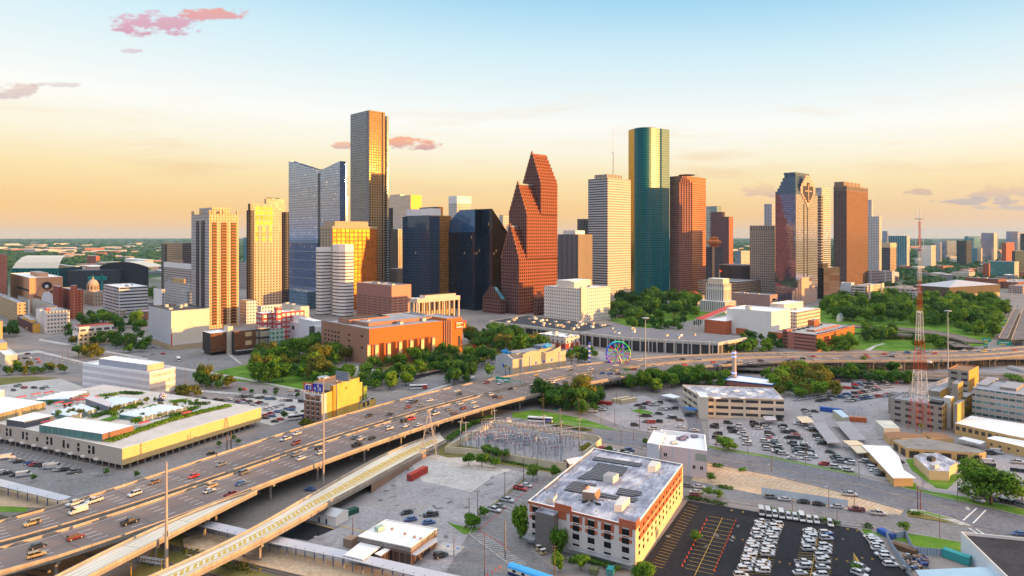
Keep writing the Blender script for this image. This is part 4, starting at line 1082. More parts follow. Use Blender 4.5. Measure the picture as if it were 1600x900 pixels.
Blk_(root,'stair_tower',BXP_(1360,D-26,1357,1364),0,ZH(444.5,D-26),mat('cream_plain',C4(.66,.53,.41),.7));Blk_(root,'stair_tower',BXP_(1378,D-10,1376,1381.5),0,ZH(442.5,D-10),mat('cream_plain_b',C4(.66,.53,.41),.7))
gar=FC_('white_garage',C4(.66,.65,.66),C4(.03,.03,.035),30,3.4,(.06,.97),(.30,.80),.4,wob=0)
t,P=BTW_('white parking garage with dark slots under the tan-capped office',1394,1356,1398,424,1500,gar,gar,'parking_garage')
t,P=BTW_('long low white garage wing on the park edge',1440,1378,1445,457,1140,gar,gar,'parking_garage',roof=RGY)
tan_low=mat('tan_low_roof',C4(.36,.27,.20),.8)
D=1180;t=Bld_('convention_annex','low tan roofed hall beside the radio tower','hall',BXP_(1428,D,1384,1450),ZH(451,D),FC_('grey_hall',C4(.5,.48,.46),C4(.05,.05,.05),8,6,(.1,.9),(.3,.7),.3),tan_low,units=5)
# big grey roofed sports hall
sh=FC_('tan_garage_grid',C4(.54,.38,.24),C4(.06,.04,.03),9,4.2,(.06,.94),(.35,.85),.4,wob=0)
D=1165;N=at(1483,D);P=BXP_(1483,D,1428,1562,62)
t=Bld_('sports_hall','huge hall with pale grey sloping roof and tan garage storeys','sports hall',P,ZH(462,D),sh,RGY,par=0)
brown_b=mat('olive_brown_band',C4(.11,.085,.055),.8)
Blk_(t,'attic_band',INS_(P,-.6),ZH(462,D),ZH(449,D),brown_b,False)
mb=MB();zc=ZH(449,D);cen=Lr_(P[0],P[2],.5);hi=zc+9
q0=Lr_(P[0],P[3],.5);q1=Lr_(P[1],P[2],.5)
grf=mat('standing_seam_grey',C4(.42,.42,.45),.6,.1,.1)
for a,b in ((P[0],P[1]),(P[1],P[2]),(P[2],P[3]),(P[3],P[0])):mb.fc_([(*a,zc),(*b,zc),(*cen,hi)],grf)
mb.bd_('pitched_roof',t)
tg=FC_('teal_office_grid',C4(.10,.20,.22),C4(.05,.30,.30),5,4,(.1,.9),(.15,.85),.1,.3)
t,P=BTW_('teal glass office with brick end, beyond the sports hall',1585,1540,1592,409,1750,fws,tg,'office_block');Blk_(t,'brick_end',BXP_(1545,1690,1536,1547),0,ZH(411,1700),mat('brick_end_m',C4(.30,.10,.06),.8))
bkh=FC_('brick_flats',C4(.33,.12,.08),C4(.06,.05,.05),4,3.4,(.2,.8),(.2,.75),.2)
for i,(xn,xl,xr,yt,D_) in enumerate([(1560,1508,1572,436,1420),(1590,1543,1640,441,1400),(1598,1576,1640,447,1290)]):
 Bld_('apartment_block',['red brick flats just beyond the sports hall roof','long red brick flats nearest the distant highway','brick and white flats at the right edge above the highway'][i],'apartments',BXP_(xn,D_,xl,xr,62),ZH(yt,D_),bkh if i<2 else FC_('brick_white_flats',C4(.45,.34,.32),C4(.07,.07,.08),4,3.4,(.2,.8),(.2,.75),.2),RGY,units=4)
# middle distance: civic buildings, theatres, halls
def pbox(xn,yb,xl,xr,ang=DG,z0=0.0):return BXP_(xn,DB(yb,z0),xl,xr,ang)
def WIN_(root,P,edge,u0,u1,n,zs,w,h,frame=None,name='window',m=None,depth=0.12):
 a,b=(P[0],P[1]) if edge==0 else (P[3],P[0])
 nx,ny=(b[1]-a[1]),-(b[0]-a[0]);l=mt_.hypot(nx,ny);nx,ny=nx/l,ny/l
 ang=mt_.atan2(b[1]-a[1],b[0]-a[0])
 for z in zs:
  for i in RG_(n):
   f=u0+(u1-u0)*((i+.5)/n);p=Lr_(a,b,f)
   mb=MB();mb.box((p[0]+nx*.02,p[1]+ny*.02,z+h/2),(w,.16,h),m or GLM,ang)
   if frame:
    mb.box((p[0]+nx*.06,p[1]+ny*.06,z-.12),(w+.3,.28,.22),frame,ang)
    mb.box((p[0]+nx*.07,p[1]+ny*.07,z+h/2),(.09,.12,h),frame,ang)
   mb.bd_(name,root)
cream=mat('cream_render',C4(.62,.54,.44),.8,var=.1,streak=.3)
ochre=mat('ochre_brick',C4(.52,.33,.15),.85,var=.15)
# white concrete block with small square windows, in front of the towers
det=FC_('white_punched',C4(.68,.62,.54),C4(.035,.03,.03),3.9,4.35,(.30,.66),(.36,.70),.12,band=(0,9))
D=DB(503.5);P=BXP_(907.5,D,850,953.5);h=ZH(451,D)
t=Bld_('detention_block','big white concrete block with rows of small square windows, below the red gabled tower','civic building',P,h,det,RWH,par=1.5,units=3)
Blk_(t,'corner_pier',sub(P,.0,.16,-.01,.03),0,ZH(448,D),cream);Blk_(t,'penthouse',sub(P,.12,.8,.35,.75),h-1,ZH(440.5,D),cream,RWH);Blk_(t,'penthouse',sub(P,.1,.35,.25,.62),h-1,ZH(442,D),cream,RWH)
# brown-orange brick theatre
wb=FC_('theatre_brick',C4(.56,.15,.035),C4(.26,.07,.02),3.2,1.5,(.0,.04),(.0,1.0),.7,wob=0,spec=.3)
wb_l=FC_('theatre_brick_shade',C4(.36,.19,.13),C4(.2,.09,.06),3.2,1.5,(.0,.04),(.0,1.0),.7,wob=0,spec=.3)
D=DB(571);P=BXP_(577,D,502,722.5);h=ZH(514,D)
t=Bld_('theatre','large orange brick theatre with lantern pylons along its sunny side','theatre',P,h,[wb,wb,wb_l,wb_l],RGY,par=1.2,units=10,usize=6)
Blk_(t,'upper_roof',sub(P,.12,.8,.25,.8),h-1,h+2.2,wb_l,RGY,.6);Blk_(t,'roof_well',sub(P,.08,.5,.56,.8),h-1,h+3.0,wb_l,RDK,1.0)
Blk_(t,'fly_tower',sub(P,.83,1.0,.02,.5),h-1.2,h+1.5,wb,RGY,.6)
WIN_(t,P,3,.06,.42,5,(h-9,h-13,h-17),2.6,1.5);WIN_(t,P,3,.55,.66,1,(h-9,h-14,h-19),3,1.4);WIN_(t,P,3,.82,.9,1,(h-8,h-18),3,1.6)
a,b=P[0],P[1];nn=V_((b[1]-a[1],-(b[0]-a[0]))).normalized()
for u in (.775,.80,.825,.85):
 p0,p1=V_(Lr_(a,b,u)),V_(Lr_(a,b,u+.011));mb=MB();mb.pz_([TU_(p0+nn*1.2),TU_(p1+nn*1.2),TU_(p1),TU_(p0)],0,h+.2,wb_l);mb.bd_('pilaster',t)
lant=FC_('lantern_glass',C4(.5,.34,.18),C4(.9,.6,.3),1.5,2.4,(.1,.9),(.08,.92),.3,wob=0)
for u in (-.035,.015,.135,.25,.365,.48,.60):
 p0=V_(Lr_(a,b,u))+nn*(7.0 if u>0 else 3);r_=(V_(b)-V_(a)).normalized()
 hh=17.5;poly=[TU_(p0),TU_(p0+r_*3.4),TU_(p0+r_*3.4-nn*3.4),TU_(p0-nn*3.4)]
 mb=MB();mb.pz_(poly,0,4,wb_l);mb.pz_(INS_(poly,.15),4,hh,[lant,wb_l,wb_l,wb_l]);mb.pz_(poly,hh,hh+.6,wb_l);mb.bd_('lantern_pylon',t)
mb=MB();p0,p1=V_(Lr_(a,b,.948)),V_(Lr_(a,b,.975));mb.pz_([TU_(p0+nn*.3),TU_(p1+nn*.3),TU_(p1),TU_(p0)],4,15,DKM_);mb.bd_('tall_window',t)
# sign board on the theatre: yellow and white words on red
def TXT_(name,s,size,pos,ax,m,parent,up=(0,0,1),align='CENTER',depth=.02):
 cu=bpy.data.curves.new(name,'FONT');cu.body=s;cu.size=size;cu.align_x=align;cu.align_y='CENTER';cu.extrude=depth;cu.resolution_u=2
 o=BO.new(name,cu);LNK(o)
 dg=bpy.context.evaluated_depsgraph_get();me=bpy.data.meshes.new_from_object(o.evaluated_get(dg));BO.remove(o);me.name=name
 x=V_(ax).normalized();y=V_(up).normalized();z=x.cross(y)
 base=V_(pos)-V_(WL(parent))
 me.transform(Matrix(((x.x,y.x,z.x,base.x),(x.y,y.y,z.y,base.y),(x.z,y.z,z.z,base.z),(0,0,0,1))))
 me.materials.clear();me.materials.append(m)
 for p in me.polygons:p.material_index=0
 ob=BO.new(name,me);LNK(ob);ob.parent=parent
 return ob
sred=mat('sign_red',C4(.55,.05,.03),.5,var=.03);syel=mat('sign_yellow',C4(.85,.55,.05),.5,var=.03);swht=mat('sign_white',C4(.8,.8,.8),.5,var=.03)
sblu=mat('sign_blue',C4(.03,.05,.38),.5,var=.03);sgrn=mat('sign_green',C4(.02,.32,.20),.4,var=.04)
r_=(V_(b)-V_(a)).normalized()
sp=V_(Lr_(a,b,.915));mb=MB();q0,q1=sp+nn*.5,sp+nn*.5+r_*13
mb.pz_([TU_(q0),TU_(q1),TU_(q1-nn*.45),TU_(q0-nn*.45)],h-9,h-2,sred,None,True);sb=mb.bd_('sign_board',t)
for dz_,m_,wd in ((5.4,swht,(0.9,0.7,1.1,0.8,1.0,0.9,0.8)),(3.6,syel,(1.2,0.8,0.9,1.1)),(1.6,swht,(0.8,1.0,0.9,1.1,0.7,1.0,0.8))):
 mb=MB();x_=1.0
 for w_ in wd:
  q0=sp+nn*.56+r_*x_;q1=q0+r_*w_;mb.fc_([(*q0,h-9+dz_-.55),(*q1,h-9+dz_-.55),(*q1,h-9+dz_+.55),(*q0,h-9+dz_+.55)],m_);x_ += w_+.25
 mb.bd_('lettering',sb)
mb=MB();k0=sp+nn*.56+r_*9.6;mb.fc_([(*(k0),h-8.4),(*(k0+r_*1.4),h-8.2),(*(k0+r_*2.6),h-3.0),(*(k0+r_*1.6),h-4.4)],syel);mb.bd_('flame_mark',sb)
# reddish slotted block behind the theatre
rs=FC_('slotted_shade',C4(.33,.17,.14),C4(.05,.03,.03),12,3.3,(.12,.90),(.3,.66),.3,wob=0,band=(2,9))
rsr=FC_('slotted_sun',C4(.58,.26,.18),C4(.09,.04,.03),9,3.3,(.10,.92),(.3,.66),.3,wob=0,band=(2,9))  # sunlit copy of the slotted concrete, light put into its colour
D=850;P=BXP_(612,D,557,642.5)
t=Bld_('exchange_block','mauve concrete block with narrow slot windows behind the orange theatre','office block',P,ZH(446,D),[rsr,rsr,rs,rs],RGY,par=1.5,units=6)
# concert hall with tall white columns
D=800;P=BXP_(652,D,640,719);hh=ZH(467,D)
trav=mat('travertine',C4(.58,.47,.38),.7,var=.1)
root=EMP_('concert_hall','flat roofed concert hall with tall pale columns, behind the orange theatre','concert hall',P[0])
Blk_(root,'wall',INS_(P,4),0,hh-4,FC_('hall_glass',C4(.50,.34,.16),C4(.04,.03,.03),6,20,(.3,.95),(.0,.7),.1));Blk_(root,'roof',P,hh-5,hh,trav,RWH,1.0)
Blk_(root,'attic',sub(P,.2,.92,.15,.85),hh-1,hh+3,trav,RDK,.8)
for i in RG_(9):
 for e,n_ in ((0,9),(3,3)):
  if i >= n_:continue
  c=Lr_(P[0],P[1],.03+.94*i/8) if e==0 else Lr_(P[0],P[3],.1+.8*i/2);c=Lr_(c,Lr_(P[0],P[2],.5),.012)
  mb=MB();mb.box((*c,(hh-5)/2),(1.7,1.7,hh-5),trav,rad(90-DG));mb.bd_('column',root)
# long entertainment hall with a bank of roof plant
bp=FC_('hall_arcade',C4(.50,.47,.42),C4(.025,.025,.03),11,14,(.08,1.0),(.0,.66),.3,wob=0)
bpt=mat('hall_fascia',C4(.52,.49,.43),.8,streak=.3)
front=[c11(460,490),c11(1020,565),c8(860,75),c8(1290,55)]
zt=12.0
F2=[G(c11(460,488)[0],c11(460,488)[1],zt),G(*c11(1020,556),zt),G(*c11(1300,590),zt),G(*c12(490,622),zt)]
Bk=[G(*c12(660,592),zt),G(*c11(1560,545),zt),G(*c11(1240,515),zt),G(*c11(690,452),zt)]
plan=F2+Bk
t=EMP_('entertainment_hall','long low white arcaded hall with dark roof full of plant, behind the ferris wheel','hall',F2[1])
mb=MB();mb.pz_(plan,0,zt,bp,top=False,vb=0);mb.bd_('wall',t)
mb=MB();o2=INS_(plan,-.8);mb.pz_(o2,zt-2.2,zt+.4,bpt,False);mb.ring(o2,INS_(plan,.6),zt+.4,bpt);mb.bd_('fascia',t)
rf1,rf2=mat('hall_roof_dark',C4(.045,.05,.06),.9,var=.3,scale=.2),mat('hall_roof_grey',C4(.17,.17,.19),.9,var=.2,scale=.2)
mb=MB();mb.cap([plan[0],plan[1],plan[6],plan[7]],zt+.1,rf1);mb.cap([plan[1],plan[2],plan[5],plan[6]],zt+.1,rf2);mb.cap([plan[2],plan[3],plan[4],plan[5]],zt+.1,rf2);mb.bd_('roof',t)
r5=random.Random(5)
for i in RG_(46):
 if i<36:A_,B_,C_,D_=plan[0],plan[1],plan[6],plan[7]
 else:A_,B_,C_,D_=plan[1],plan[3],plan[4],plan[6]
 u,v=r5.uniform(.06,.95),r5.uniform(.12,.9);p=Lr_(Lr_(A_,B_,u),Lr_(D_,C_,u),v)
 mb=MB();w,d,hh_=r5.uniform(2,4.5),r5.uniform(2,3.5),r5.uniform(1.2,2.4);mb.box((*p,zt+.1+hh_/2),(w,d,hh_),[UNM_,trav,RWH][i % 3],rad(44));mb.box((*p,zt+.2+hh_),(w*.7,d*.6,.2),DKM_,rad(44));mb.bd_('rooftop_unit',t)
for i in RG_(26):
 p=Lr_(F2[2],F2[3],i/11) if i<12 else Lr_(F2[1],F2[2],(i-12)/6) if i<19 else Lr_(F2[0],F2[1],(i-19)/7)
 nn2=V_((F2[3][1]-F2[2][1],-(F2[3][0]-F2[2][0]))).normalized() if i<12 else V_((F2[1][1]-F2[0][1],-(F2[1][0]-F2[0][0]))).normalized()
 q=V_(p)+nn2*1.6;mb=MB();mb.box((*q,zt/2),(.9,.9,zt),bpt,rad(44));mb.bd_('column',t)
# red and white low pavilion attached in front of it
D=DB(546);P=BXP_(884,D,841,906)
ph=FC_('pavilion_redwhite',C4(.58,.50,.44),C4(.05,.04,.05),6,4.6,(.3,.62),(.3,.75),.2)
t=Bld_('pavilion','cream and red brick pavilion with square windows beside the aquarium','pavilion',P,ZH(527,D),ph,RWH,units=3)
Blk_(t,'brick_base',INS_(P,-.3),0,ZH(537,D),FC_('pavilion_brick',C4(.33,.06,.04),C4(.5,.4,.3),7,4.6,(.7,.95),(0,1),.6,wob=0),False)
# aquarium with wavy parapets and blue fish
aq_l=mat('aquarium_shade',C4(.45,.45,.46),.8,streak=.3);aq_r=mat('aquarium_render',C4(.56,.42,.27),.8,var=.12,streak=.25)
D=DB(586);P=BXP_(801,D,774.5,884);h=ZH(562,D)
t=Bld_('aquarium','tan windowless aquarium hall with wavy parapet and blue fish figures','aquarium',P,h,[aq_r,aq_r,aq_l,aq_l],RGY,par=.8,units=5,usize=4)
N,R,B,L=P
mb=MB();s_=dist(N,R)
for i in RG_(24):
 f0,f1=.18+.72*i/24,.18+.72*(i+1)/24
 w=lambda f:h+2.0+1.8*mt_.sin((f-.18)*9.5)+1.4*f
 mb.wall(Lr_(N,R,f0),Lr_(N,R,f1),h-.1,w(f0),aq_r,0,0,None,w(f1));a_,b_=Lr_(Lr_(N,R,f0),Lr_(L,B,f0),.04),Lr_(Lr_(N,R,f1),Lr_(L,B,f1),.04)
 mb.wall(b_,a_,h-.1,w(f1),aq_r,0,0,None,w(f0));mb.fc_([(*Lr_(N,R,f0),w(f0)),(*Lr_(N,R,f1),w(f1)),(*b_,w(f1)),(*a_,w(f0))],aq_r)
mb.bd_('wavy_parapet',t)
mb=MB()
for i in RG_(16):
 f0,f1=i/16,(i+1)/16;w=lambda f:h+.6+3.2*max(0,mt_.sin(f*3.1))**1.5
 mb.wall(Lr_(L,N,f0),Lr_(L,N,f1),h-.1,w(f0),aq_l,0,0,None,w(f1));a_,b_=Lr_(Lr_(L,N,f0),Lr_(B,R,f0),.02),Lr_(Lr_(L,N,f1),Lr_(B,R,f1),.02);mb.wall(b_,a_,h-.1,w(f1),aq_l,0,0,None,w(f0));mb.fc_([(*Lr_(L,N,f0),w(f0)),(*Lr_(L,N,f1),w(f1)),(*b_,w(f1)),(*a_,w(f0))],aq_l)
mb.bd_('wavy_parapet',t)
Blk_(t,'upper_hall',sub(P,.15,.85,.25,.85),h-.8,h+3.2,aq_r,RGY,.4);Blk_(t,'tent_roof',sub(P,.62,.88,.3,.75),h+3.0,h+5.5,mat('slate_blue',C4(.16,.20,.25),.6),mat('slate_blue2',C4(.16,.20,.25),.6))
for u in (.14,.30,.86):Blk_(t,'pilaster',sub(P,u,u+.03,-.03,0),0,h-.3,aq_l)
fishm=mat('fish_blue',C4(.03,.28,.62),.5,var=.1)
def fish(c,ang,s,nm):
 mb=MB();cs,sn=mt_.cos(ang),mt_.sin(ang)
 prof=[(-3.2,.1),(-2.6,.5),(-1.6,.9),(-.2,1.15),(1.2,.95),(2.2,.5),(2.7,.15)]
 for (x0,r0),(x1,r1) in zip(prof,prof[1:]):
  for k in RG_(8):
   a0,a1=2*mt_.pi*k/8,2*mt_.pi*(k+1)/8
   Pq=lambda x,r,a_:(c[0]+s*(x*cs-r*.45*mt_.cos(a_)*sn),c[1]+s*(x*sn+r*.45*mt_.cos(a_)*cs),c[2]+s*r*mt_.sin(a_))
   mb.fc_([Pq(x0,r0,a0),Pq(x1,r1,a0),Pq(x1,r1,a1),Pq(x0,r0,a1)],fishm)
 for (x0,z0),(x1,z1),(x2,z2) in (((2.5,0),(3.9,1.3),(3.7,0)),((2.5,0),(3.7,0),(3.9,-1.3)),((-1,.9),(1.4,.8),(.8,2.0))):
  for d_ in (-.08,.08):mb.fc_([(c[0]+s*(x*cs-d_*sn),c[1]+s*(x*sn+d_*cs),c[2]+s*z) for x,z in ((x0,z0),(x1,z1),(x2,z2))],fishm)
 mb.bd_(nm,t)
fish((*Lr_(Lr_(L,N,.55),R,.01),h+5.0),mt_.atan2(N[1]-L[1],N[0]-L[0]),1.7,'fish_figure');fish((*Lr_(N,R,.62),h+6.2),mt_.atan2(R[1]-N[1],R[0]-N[0]),1.7,'fish_figure')
port=mat('porthole_blue',C4(.02,.10,.60),.2)
nr=V_((R[1]-N[1],-(R[0]-N[0]))).normalized()
for u in (.42,.57,.72):
 mb=MB();p=V_(Lr_(N,R,u))+nr*.1;d_=(V_(R)-V_(N)).normalized()
 mb.fc_([(*(p+d_*1.1*mt_.cos(k*.6283)),h-6+1.1*mt_.sin(k*.6283)) for k in RG_(10)],port);mb.bd_('porthole',t)
nl=V_((N[1]-L[1],-(N[0]-L[0]))).normalized();p=V_(Lr_(L,N,.47))+nl*.1;d_=(V_(N)-V_(L)).normalized()
mb=MB();mb.fc_([(*(p+d_*1.5*mt_.cos(k*.6283)),h-6+1.5*mt_.sin(k*.6283)) for k in RG_(10)],port);mb.bd_('porthole',t)
# city hall
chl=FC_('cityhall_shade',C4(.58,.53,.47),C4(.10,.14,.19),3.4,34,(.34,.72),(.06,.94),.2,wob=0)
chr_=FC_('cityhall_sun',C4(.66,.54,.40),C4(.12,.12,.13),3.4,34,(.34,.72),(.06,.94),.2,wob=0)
D=DB(488.5);P=BXP_(1131,D,1103,1142.5)
root=EMP_('city_hall','cream stone city hall tower with tall window strips and flag','city hall',P[0])
ch_p=mat('cityhall_plain',C4(.62,.53,.41),.8)
Blk_(root,'base',BXP_(1133,D-10,1093,1150),0,ZH(471,D),[chr_,chr_,chl,chl],RWH);Blk_(root,'shaft',P,0,ZH(444,D),[chr_,chr_,chl,chl],ch_p);Blk_(root,'crown',sub(P,.08,.92,.08,.92),ZH(444,D),ZH(436,D),ch_p,RWH)
mb=MB();c0=Lr_(P[0],P[2],.4);mb.bar((*c0,ZH(437,D)),(*c0,ZH(422,D)),.25,STL_);mb.bd_('flagpole',root)
mb=MB();z_=ZH(423,D);mb.fc_([(*c0,z_-2.4),(c0[0]+3.4,c0[1]+.6,z_-2.6),(c0[0]+3.4,c0[1]+.6,z_-.3),(*c0,z_)],sred);mb.bd_('flag',root)
P=BXP_(1089,1060,1056,1101);t=Bld_('library','low cream library with red tiled hip roof in the trees by city hall','library',P,ZH(463,1060),FC_('library_stone',C4(.52,.45,.38),C4(.08,.06,.05),3.4,5,(.3,.7),(.2,.8),.3),RGY,par=0)
redtile=mat('red_roof_tiles',C4(.42,.06,.04),.7)
for u0,u1,yy in ((.15,.55,455),(.65,1.05,465)):
 q=sub(P,u0,u1,.1,.8);c_=Lr_(q[0],q[2],.5);mb=MB();z_=ZH(463,1060)
 for i in RG_(4):mb.fc_([(*q[i],z_),(*q[(i+1) % 4],z_),(*c_,z_+7)],redtile)
 mb.bd_('tiled_roof',t)
tnb=FC_('tan_long_bands',C4(.46,.30,.20),C4(.05,.04,.04),16,4.2,(.04,.96),(.35,.8),.3)
D=1130;t=Bld_('office_block','long tan banded office behind city hall','office block',BXP_(1150,D,1090,1188,DG),ZH(441,D),tnb,RGY,units=5)
D=1230;mb=MB();cc=at(1152,D+40);rt=EMP_('convention_hall','dark brown drum-shaped hall behind city hall','hall',cc)
mb.rev((*cc,0),[(34,0),(34,ZH(415,D)),(31,ZH(415,D)),(0,ZH(415,D)-.5)],mat('dark_brown_panel',C4(.085,.06,.055),.5),26);mb.bd_('wall',rt)
D=1050;pm=mat('mauve_stone',C4(.33,.22,.19),.8,var=.1);P=BXP_(1203,D,1143,1215,DG)
t=Bld_('performing_arts_center','windowless mauve stone theatre block between city hall and the mirrored tower','theatre',P,ZH(461,D),pm,RGY,par=1,units=3);WIN_(t,P,0,.2,.85,1,(ZH(470,D),),9,2.4)
BTW_('pale cream office far off between the plum and grey towers',1158,1148,1172,392,2100,fws,pale_blue,'office_block')
Bld_('office_block','low cream block with lit top just behind the pale office','office block',BXP_(1168,1500,1144,1172),ZH(424,1500),[fws]*4,RWH)
# performing arts hall: white fly tower on a brick base
bk=mat('hall_brick',C4(.46,.12,.05),.85,var=.12);wf=mat('fly_tower_white',C4(.74,.71,.66),.75,var=.08,streak=.2)
D=DB(528);P=BXP_(1205.5,D,1135,1235);root=EMP_('performing_arts_hall','white windowless stage tower rising from brick wings with a red canopy','theatre',P[0])
Blk_(root,'fly_tower',P,0,ZH(487,D),wf,RWH,1.0);roof_units(root,P,ZH(488,D),4)
D2=DB(523);Blk_(root,'brick_wing',BXP_(1133,D2,1101,1186),0,ZH(502,D2),bk,RWH,.8);Blk_(root,'brick_wing',BXP_(1168,DB(524),1150,1205),0,ZH(514,DB(524)),bk,RGY,.8);Blk_(root,'brick_wing',BXP_(1222,DB(530),1200,1236),0,ZH(520,DB(530)),bk,RGY,.8)
can=BXP_(1100,D2+15,1086,1150);mb=MB();z_=ZH(502,D2)
mb.fc_([(*can[0],z_),(*can[1],z_+10),(*can[2],z_+10),(*can[3],z_)],sred);mb.fc_([(*can[0],z_-.6),(*can[3],z_-.6),(*can[2],z_+9.4),(*can[1],z_+9.4)],PLW_);mb.wall(can[0],can[1],z_-.6,z_,PLW_,0,0,z_+9.4,z_+10);mb.bd_('canopy',root)
for i in RG_(5):mb=MB();c=Lr_(can[0],can[3],.1+.2*i);mb.bar((*c,0),(*c,z_),.35,PLW_);mb.bd_('column',root)
cbo=FC_('cream_bands',C4(.62,.54,.44),C4(.10,.06,.05),3.2,4.2,(.18,.85),(.35,.72),.2)
D=800;P=BXP_(1245,D,1207,1281.5);t=Bld_('office_block','cream office with window bands attached behind the white stage tower','office block',P,ZH(488,D),cbo,RWH,par=1,units=2)
Blk_(t,'penthouse',BXP_(1225,D+20,1203,1255),0,ZH(478,D),cream,RWH,.8)
# orange parking garage
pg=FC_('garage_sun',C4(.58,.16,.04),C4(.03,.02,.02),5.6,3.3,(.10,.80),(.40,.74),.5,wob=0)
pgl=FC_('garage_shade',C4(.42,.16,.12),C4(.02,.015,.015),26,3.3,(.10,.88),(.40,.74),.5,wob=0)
D=DB(550);P=BXP_(1276,D,1222.5,1335);h=ZH(523,D)
t=Bld_('parking_garage','orange brick parking garage with cars on its roof deck','parking garage',P,h,[pg,pg,pgl,pgl],M['conc_pale'],par=1.1)
Blk_(t,'roof_ramp',sub(P,.25,.9,.35,.6),h-1,h+.8,pgl,M['conc_pale']);Blk_(t,'stair_tower',sub(P,.62,.75,.80,1.0),h-1,h+6,bk,RGY,.5);Blk_(t,'stair_tower',sub(P,0,.12,.86,1.0),0,h+2,pgl,RGY,.5)
GAR=(P,h)
# left of the towers
obr=FC_('brown_office_l',C4(.46,.30,.19),C4(.05,.045,.05),3.2,3.8,(.28,.75),(.25,.75),.15)
obd=FC_('brown_office_dark',C4(.16,.13,.12),C4(.035,.035,.04),3.2,3.8,(.1,.9),(.3,.85),.15)
D=1250;t,P=BTW_('brown hotel with dark flanks left of the cream residential tower',285,253,300,380,D,obd,obr,'hotel');Blk_(t,'corner_shaft',BXP_(258,D-8,252,261),0,ZH(381,D),obd)
gb=FC_('grey_brown_bands',C4(.44,.38,.36),C4(.08,.05,.05),3.4,4,(.2,.8),(.3,.75),.2);D=1120
t,P=BTW_('grey office with brown bands below the brown hotel',297,256,301,413,D,gb,gb,'office_block');Blk_(t,'crown',INS_(P,-.3),ZH(421,D),ZH(412.5,D),PLW_);Blk_(t,'penthouse',sub(P,.2,.7,.3,.7),ZH(412,D),ZH(408,D),obr)
gw=FC_('grey_windows',C4(.48,.47,.47),C4(.07,.075,.09),3.2,3.8,(.25,.75),(.25,.75),.15)
D=950;t,P=BTW_('grey gridded office with tan penthouse left of the cream tower',297,257,305,445,D,gw,gw,'office_block');Blk_(t,'penthouse',sub(P,.2,.7,.3,.7),ZH(445,D),ZH(437.5,D),ochre)
BTW_('small grey stone building at the foot of the grey gridded office',292,281,301,456,880,gw,gw,'office_block');BTW_('small pale corner block left of the grey gridded office',253,240,258,452,900,gw,PLW_,'office_block')
fsl=FC_('white_ribbon_office',C4(.52,.53,.55),C4(.03,.035,.04),40,4.4,(.02,.98),(.35,.78),.15)
D=930;P=BXP_(186,D,161.5,231,DG);t=Bld_('office_block','white five-storey office with dark ribbon windows beside the domed courthouse','office block',P,ZH(449,D),[fsl,fsl,FC_('white_blind_side',C4(.52,.53,.55),C4(.4,.42,.45),40,4.4,(0,1),(.3,.34),.4),fsl],RWH,par=1.2,units=3)
D=1060;P=BXP_(148,D,130,161,DG);hb=ZH(457,D);sto=FC_('courthouse_stone',C4(.42,.33,.25),C4(.08,.06,.05),4,6,(.3,.7),(.2,.8),.3)
t=Bld_('courthouse','domed brown stone courthouse','courthouse',P,hb,sto,RGY);stp=mat('courthouse_dome',C4(.42,.32,.24),.7);cc=Lr_(P[0],P[2],.5)
mb=MB();mb.rev((*cc,hb-1),[(9,0),(9,3)],stp,20);mb.rev((*cc,hb+2),[(7.6,0),(7.6,7)],sto,20);mb.rev((*cc,hb+9),[(8.6,0),(8.6,1),(8,1.2),(7.4,4),(5.6,7),(3,9),(1.2,9.8),(1.2,12.5),(0,14)],stp,20);mb.bd_('dome',t)
for k in RG_(12):mb=MB();mb.rev((cc[0]+8.4*mt_.cos(k*.5236),cc[1]+8.4*mt_.sin(k*.5236),hb+2),[(.5,0),(.5,7)],stp,6);mb.bd_('column',t)
for k in RG_(6):q=Lr_(P[3],P[0],.25+.1*k);mb=MB();mb.rev((q[0]-.8,q[1]-1.2,0),[(.8,0),(.8,hb*.75)],stp,6);mb.bd_('column',t)
rbk=FC_('red_brick_flats',C4(.36,.085,.05),C4(.50,.36,.24),4.4,3.6,(.35,.65),(.3,.66),.5,wob=0,spec=.3);rbd=FC_('red_brick_shade',C4(.26,.065,.05),C4(.04,.03,.03),4.4,3.6,(.35,.65),(.3,.66),.3,wob=0)
D=900;P=BXP_(112,D,96,130,DG);t=Bld_('brick_hotel','red brick slab block with taller stair shaft, left of the domed courthouse','brick block',P,ZH(453,D),[rbk,rbk,rbd,rbd],RGY,units=2);Blk_(t,'stair_shaft',BXP_(113,D-4,110,121,DG),0,ZH(446,D),rbk);Blk_(t,'wing',BXP_(91,D+6,83,97,DG),0,ZH(448.5,D),[rbd,rbd,rbd,rbd])
# tan block with a big painted figure on its side
D=980;tanw=mat('terracotta_render',C4(.58,.30,.17),.8,var=.08);P=BXP_(46,D,16,98,DG);N,R,B,L=P;h=ZH(434,D)
t=Bld_('mural_block','terracotta block with large painted figure in a white dress and dark round hat','mural block',P,h,[tanw,tanw,mat('terracotta_shade',C4(.46,.30,.25),.8),tanw],RWH,par=1);Blk_(t,'penthouse',sub(P,.4,.7,.2,.6),h-1,h+5,tanw);Blk_(t,'dark_band',[Lr_(N,L,.62),Lr_(N,L,.02),Lr_(Lr_(N,L,.02),R,-.006),Lr_(Lr_(N,L,.62),B,-.006)][::-1],h-20,h-17,DKM_)
nr=V_((R[1]-N[1],-(R[0]-N[0]))).normalized();TRl=dist(N,R)
pd,pw,pk,pr=mat('paint_dark',C4(.03,.02,.035),.8),mat('paint_white',C4(.66,.66,.70),.8,var=.3,scale=.6),mat('paint_skin',C4(.20,.09,.06),.8),mat('paint_rod',C4(.16,.07,.12),.8)
MUR=MB()
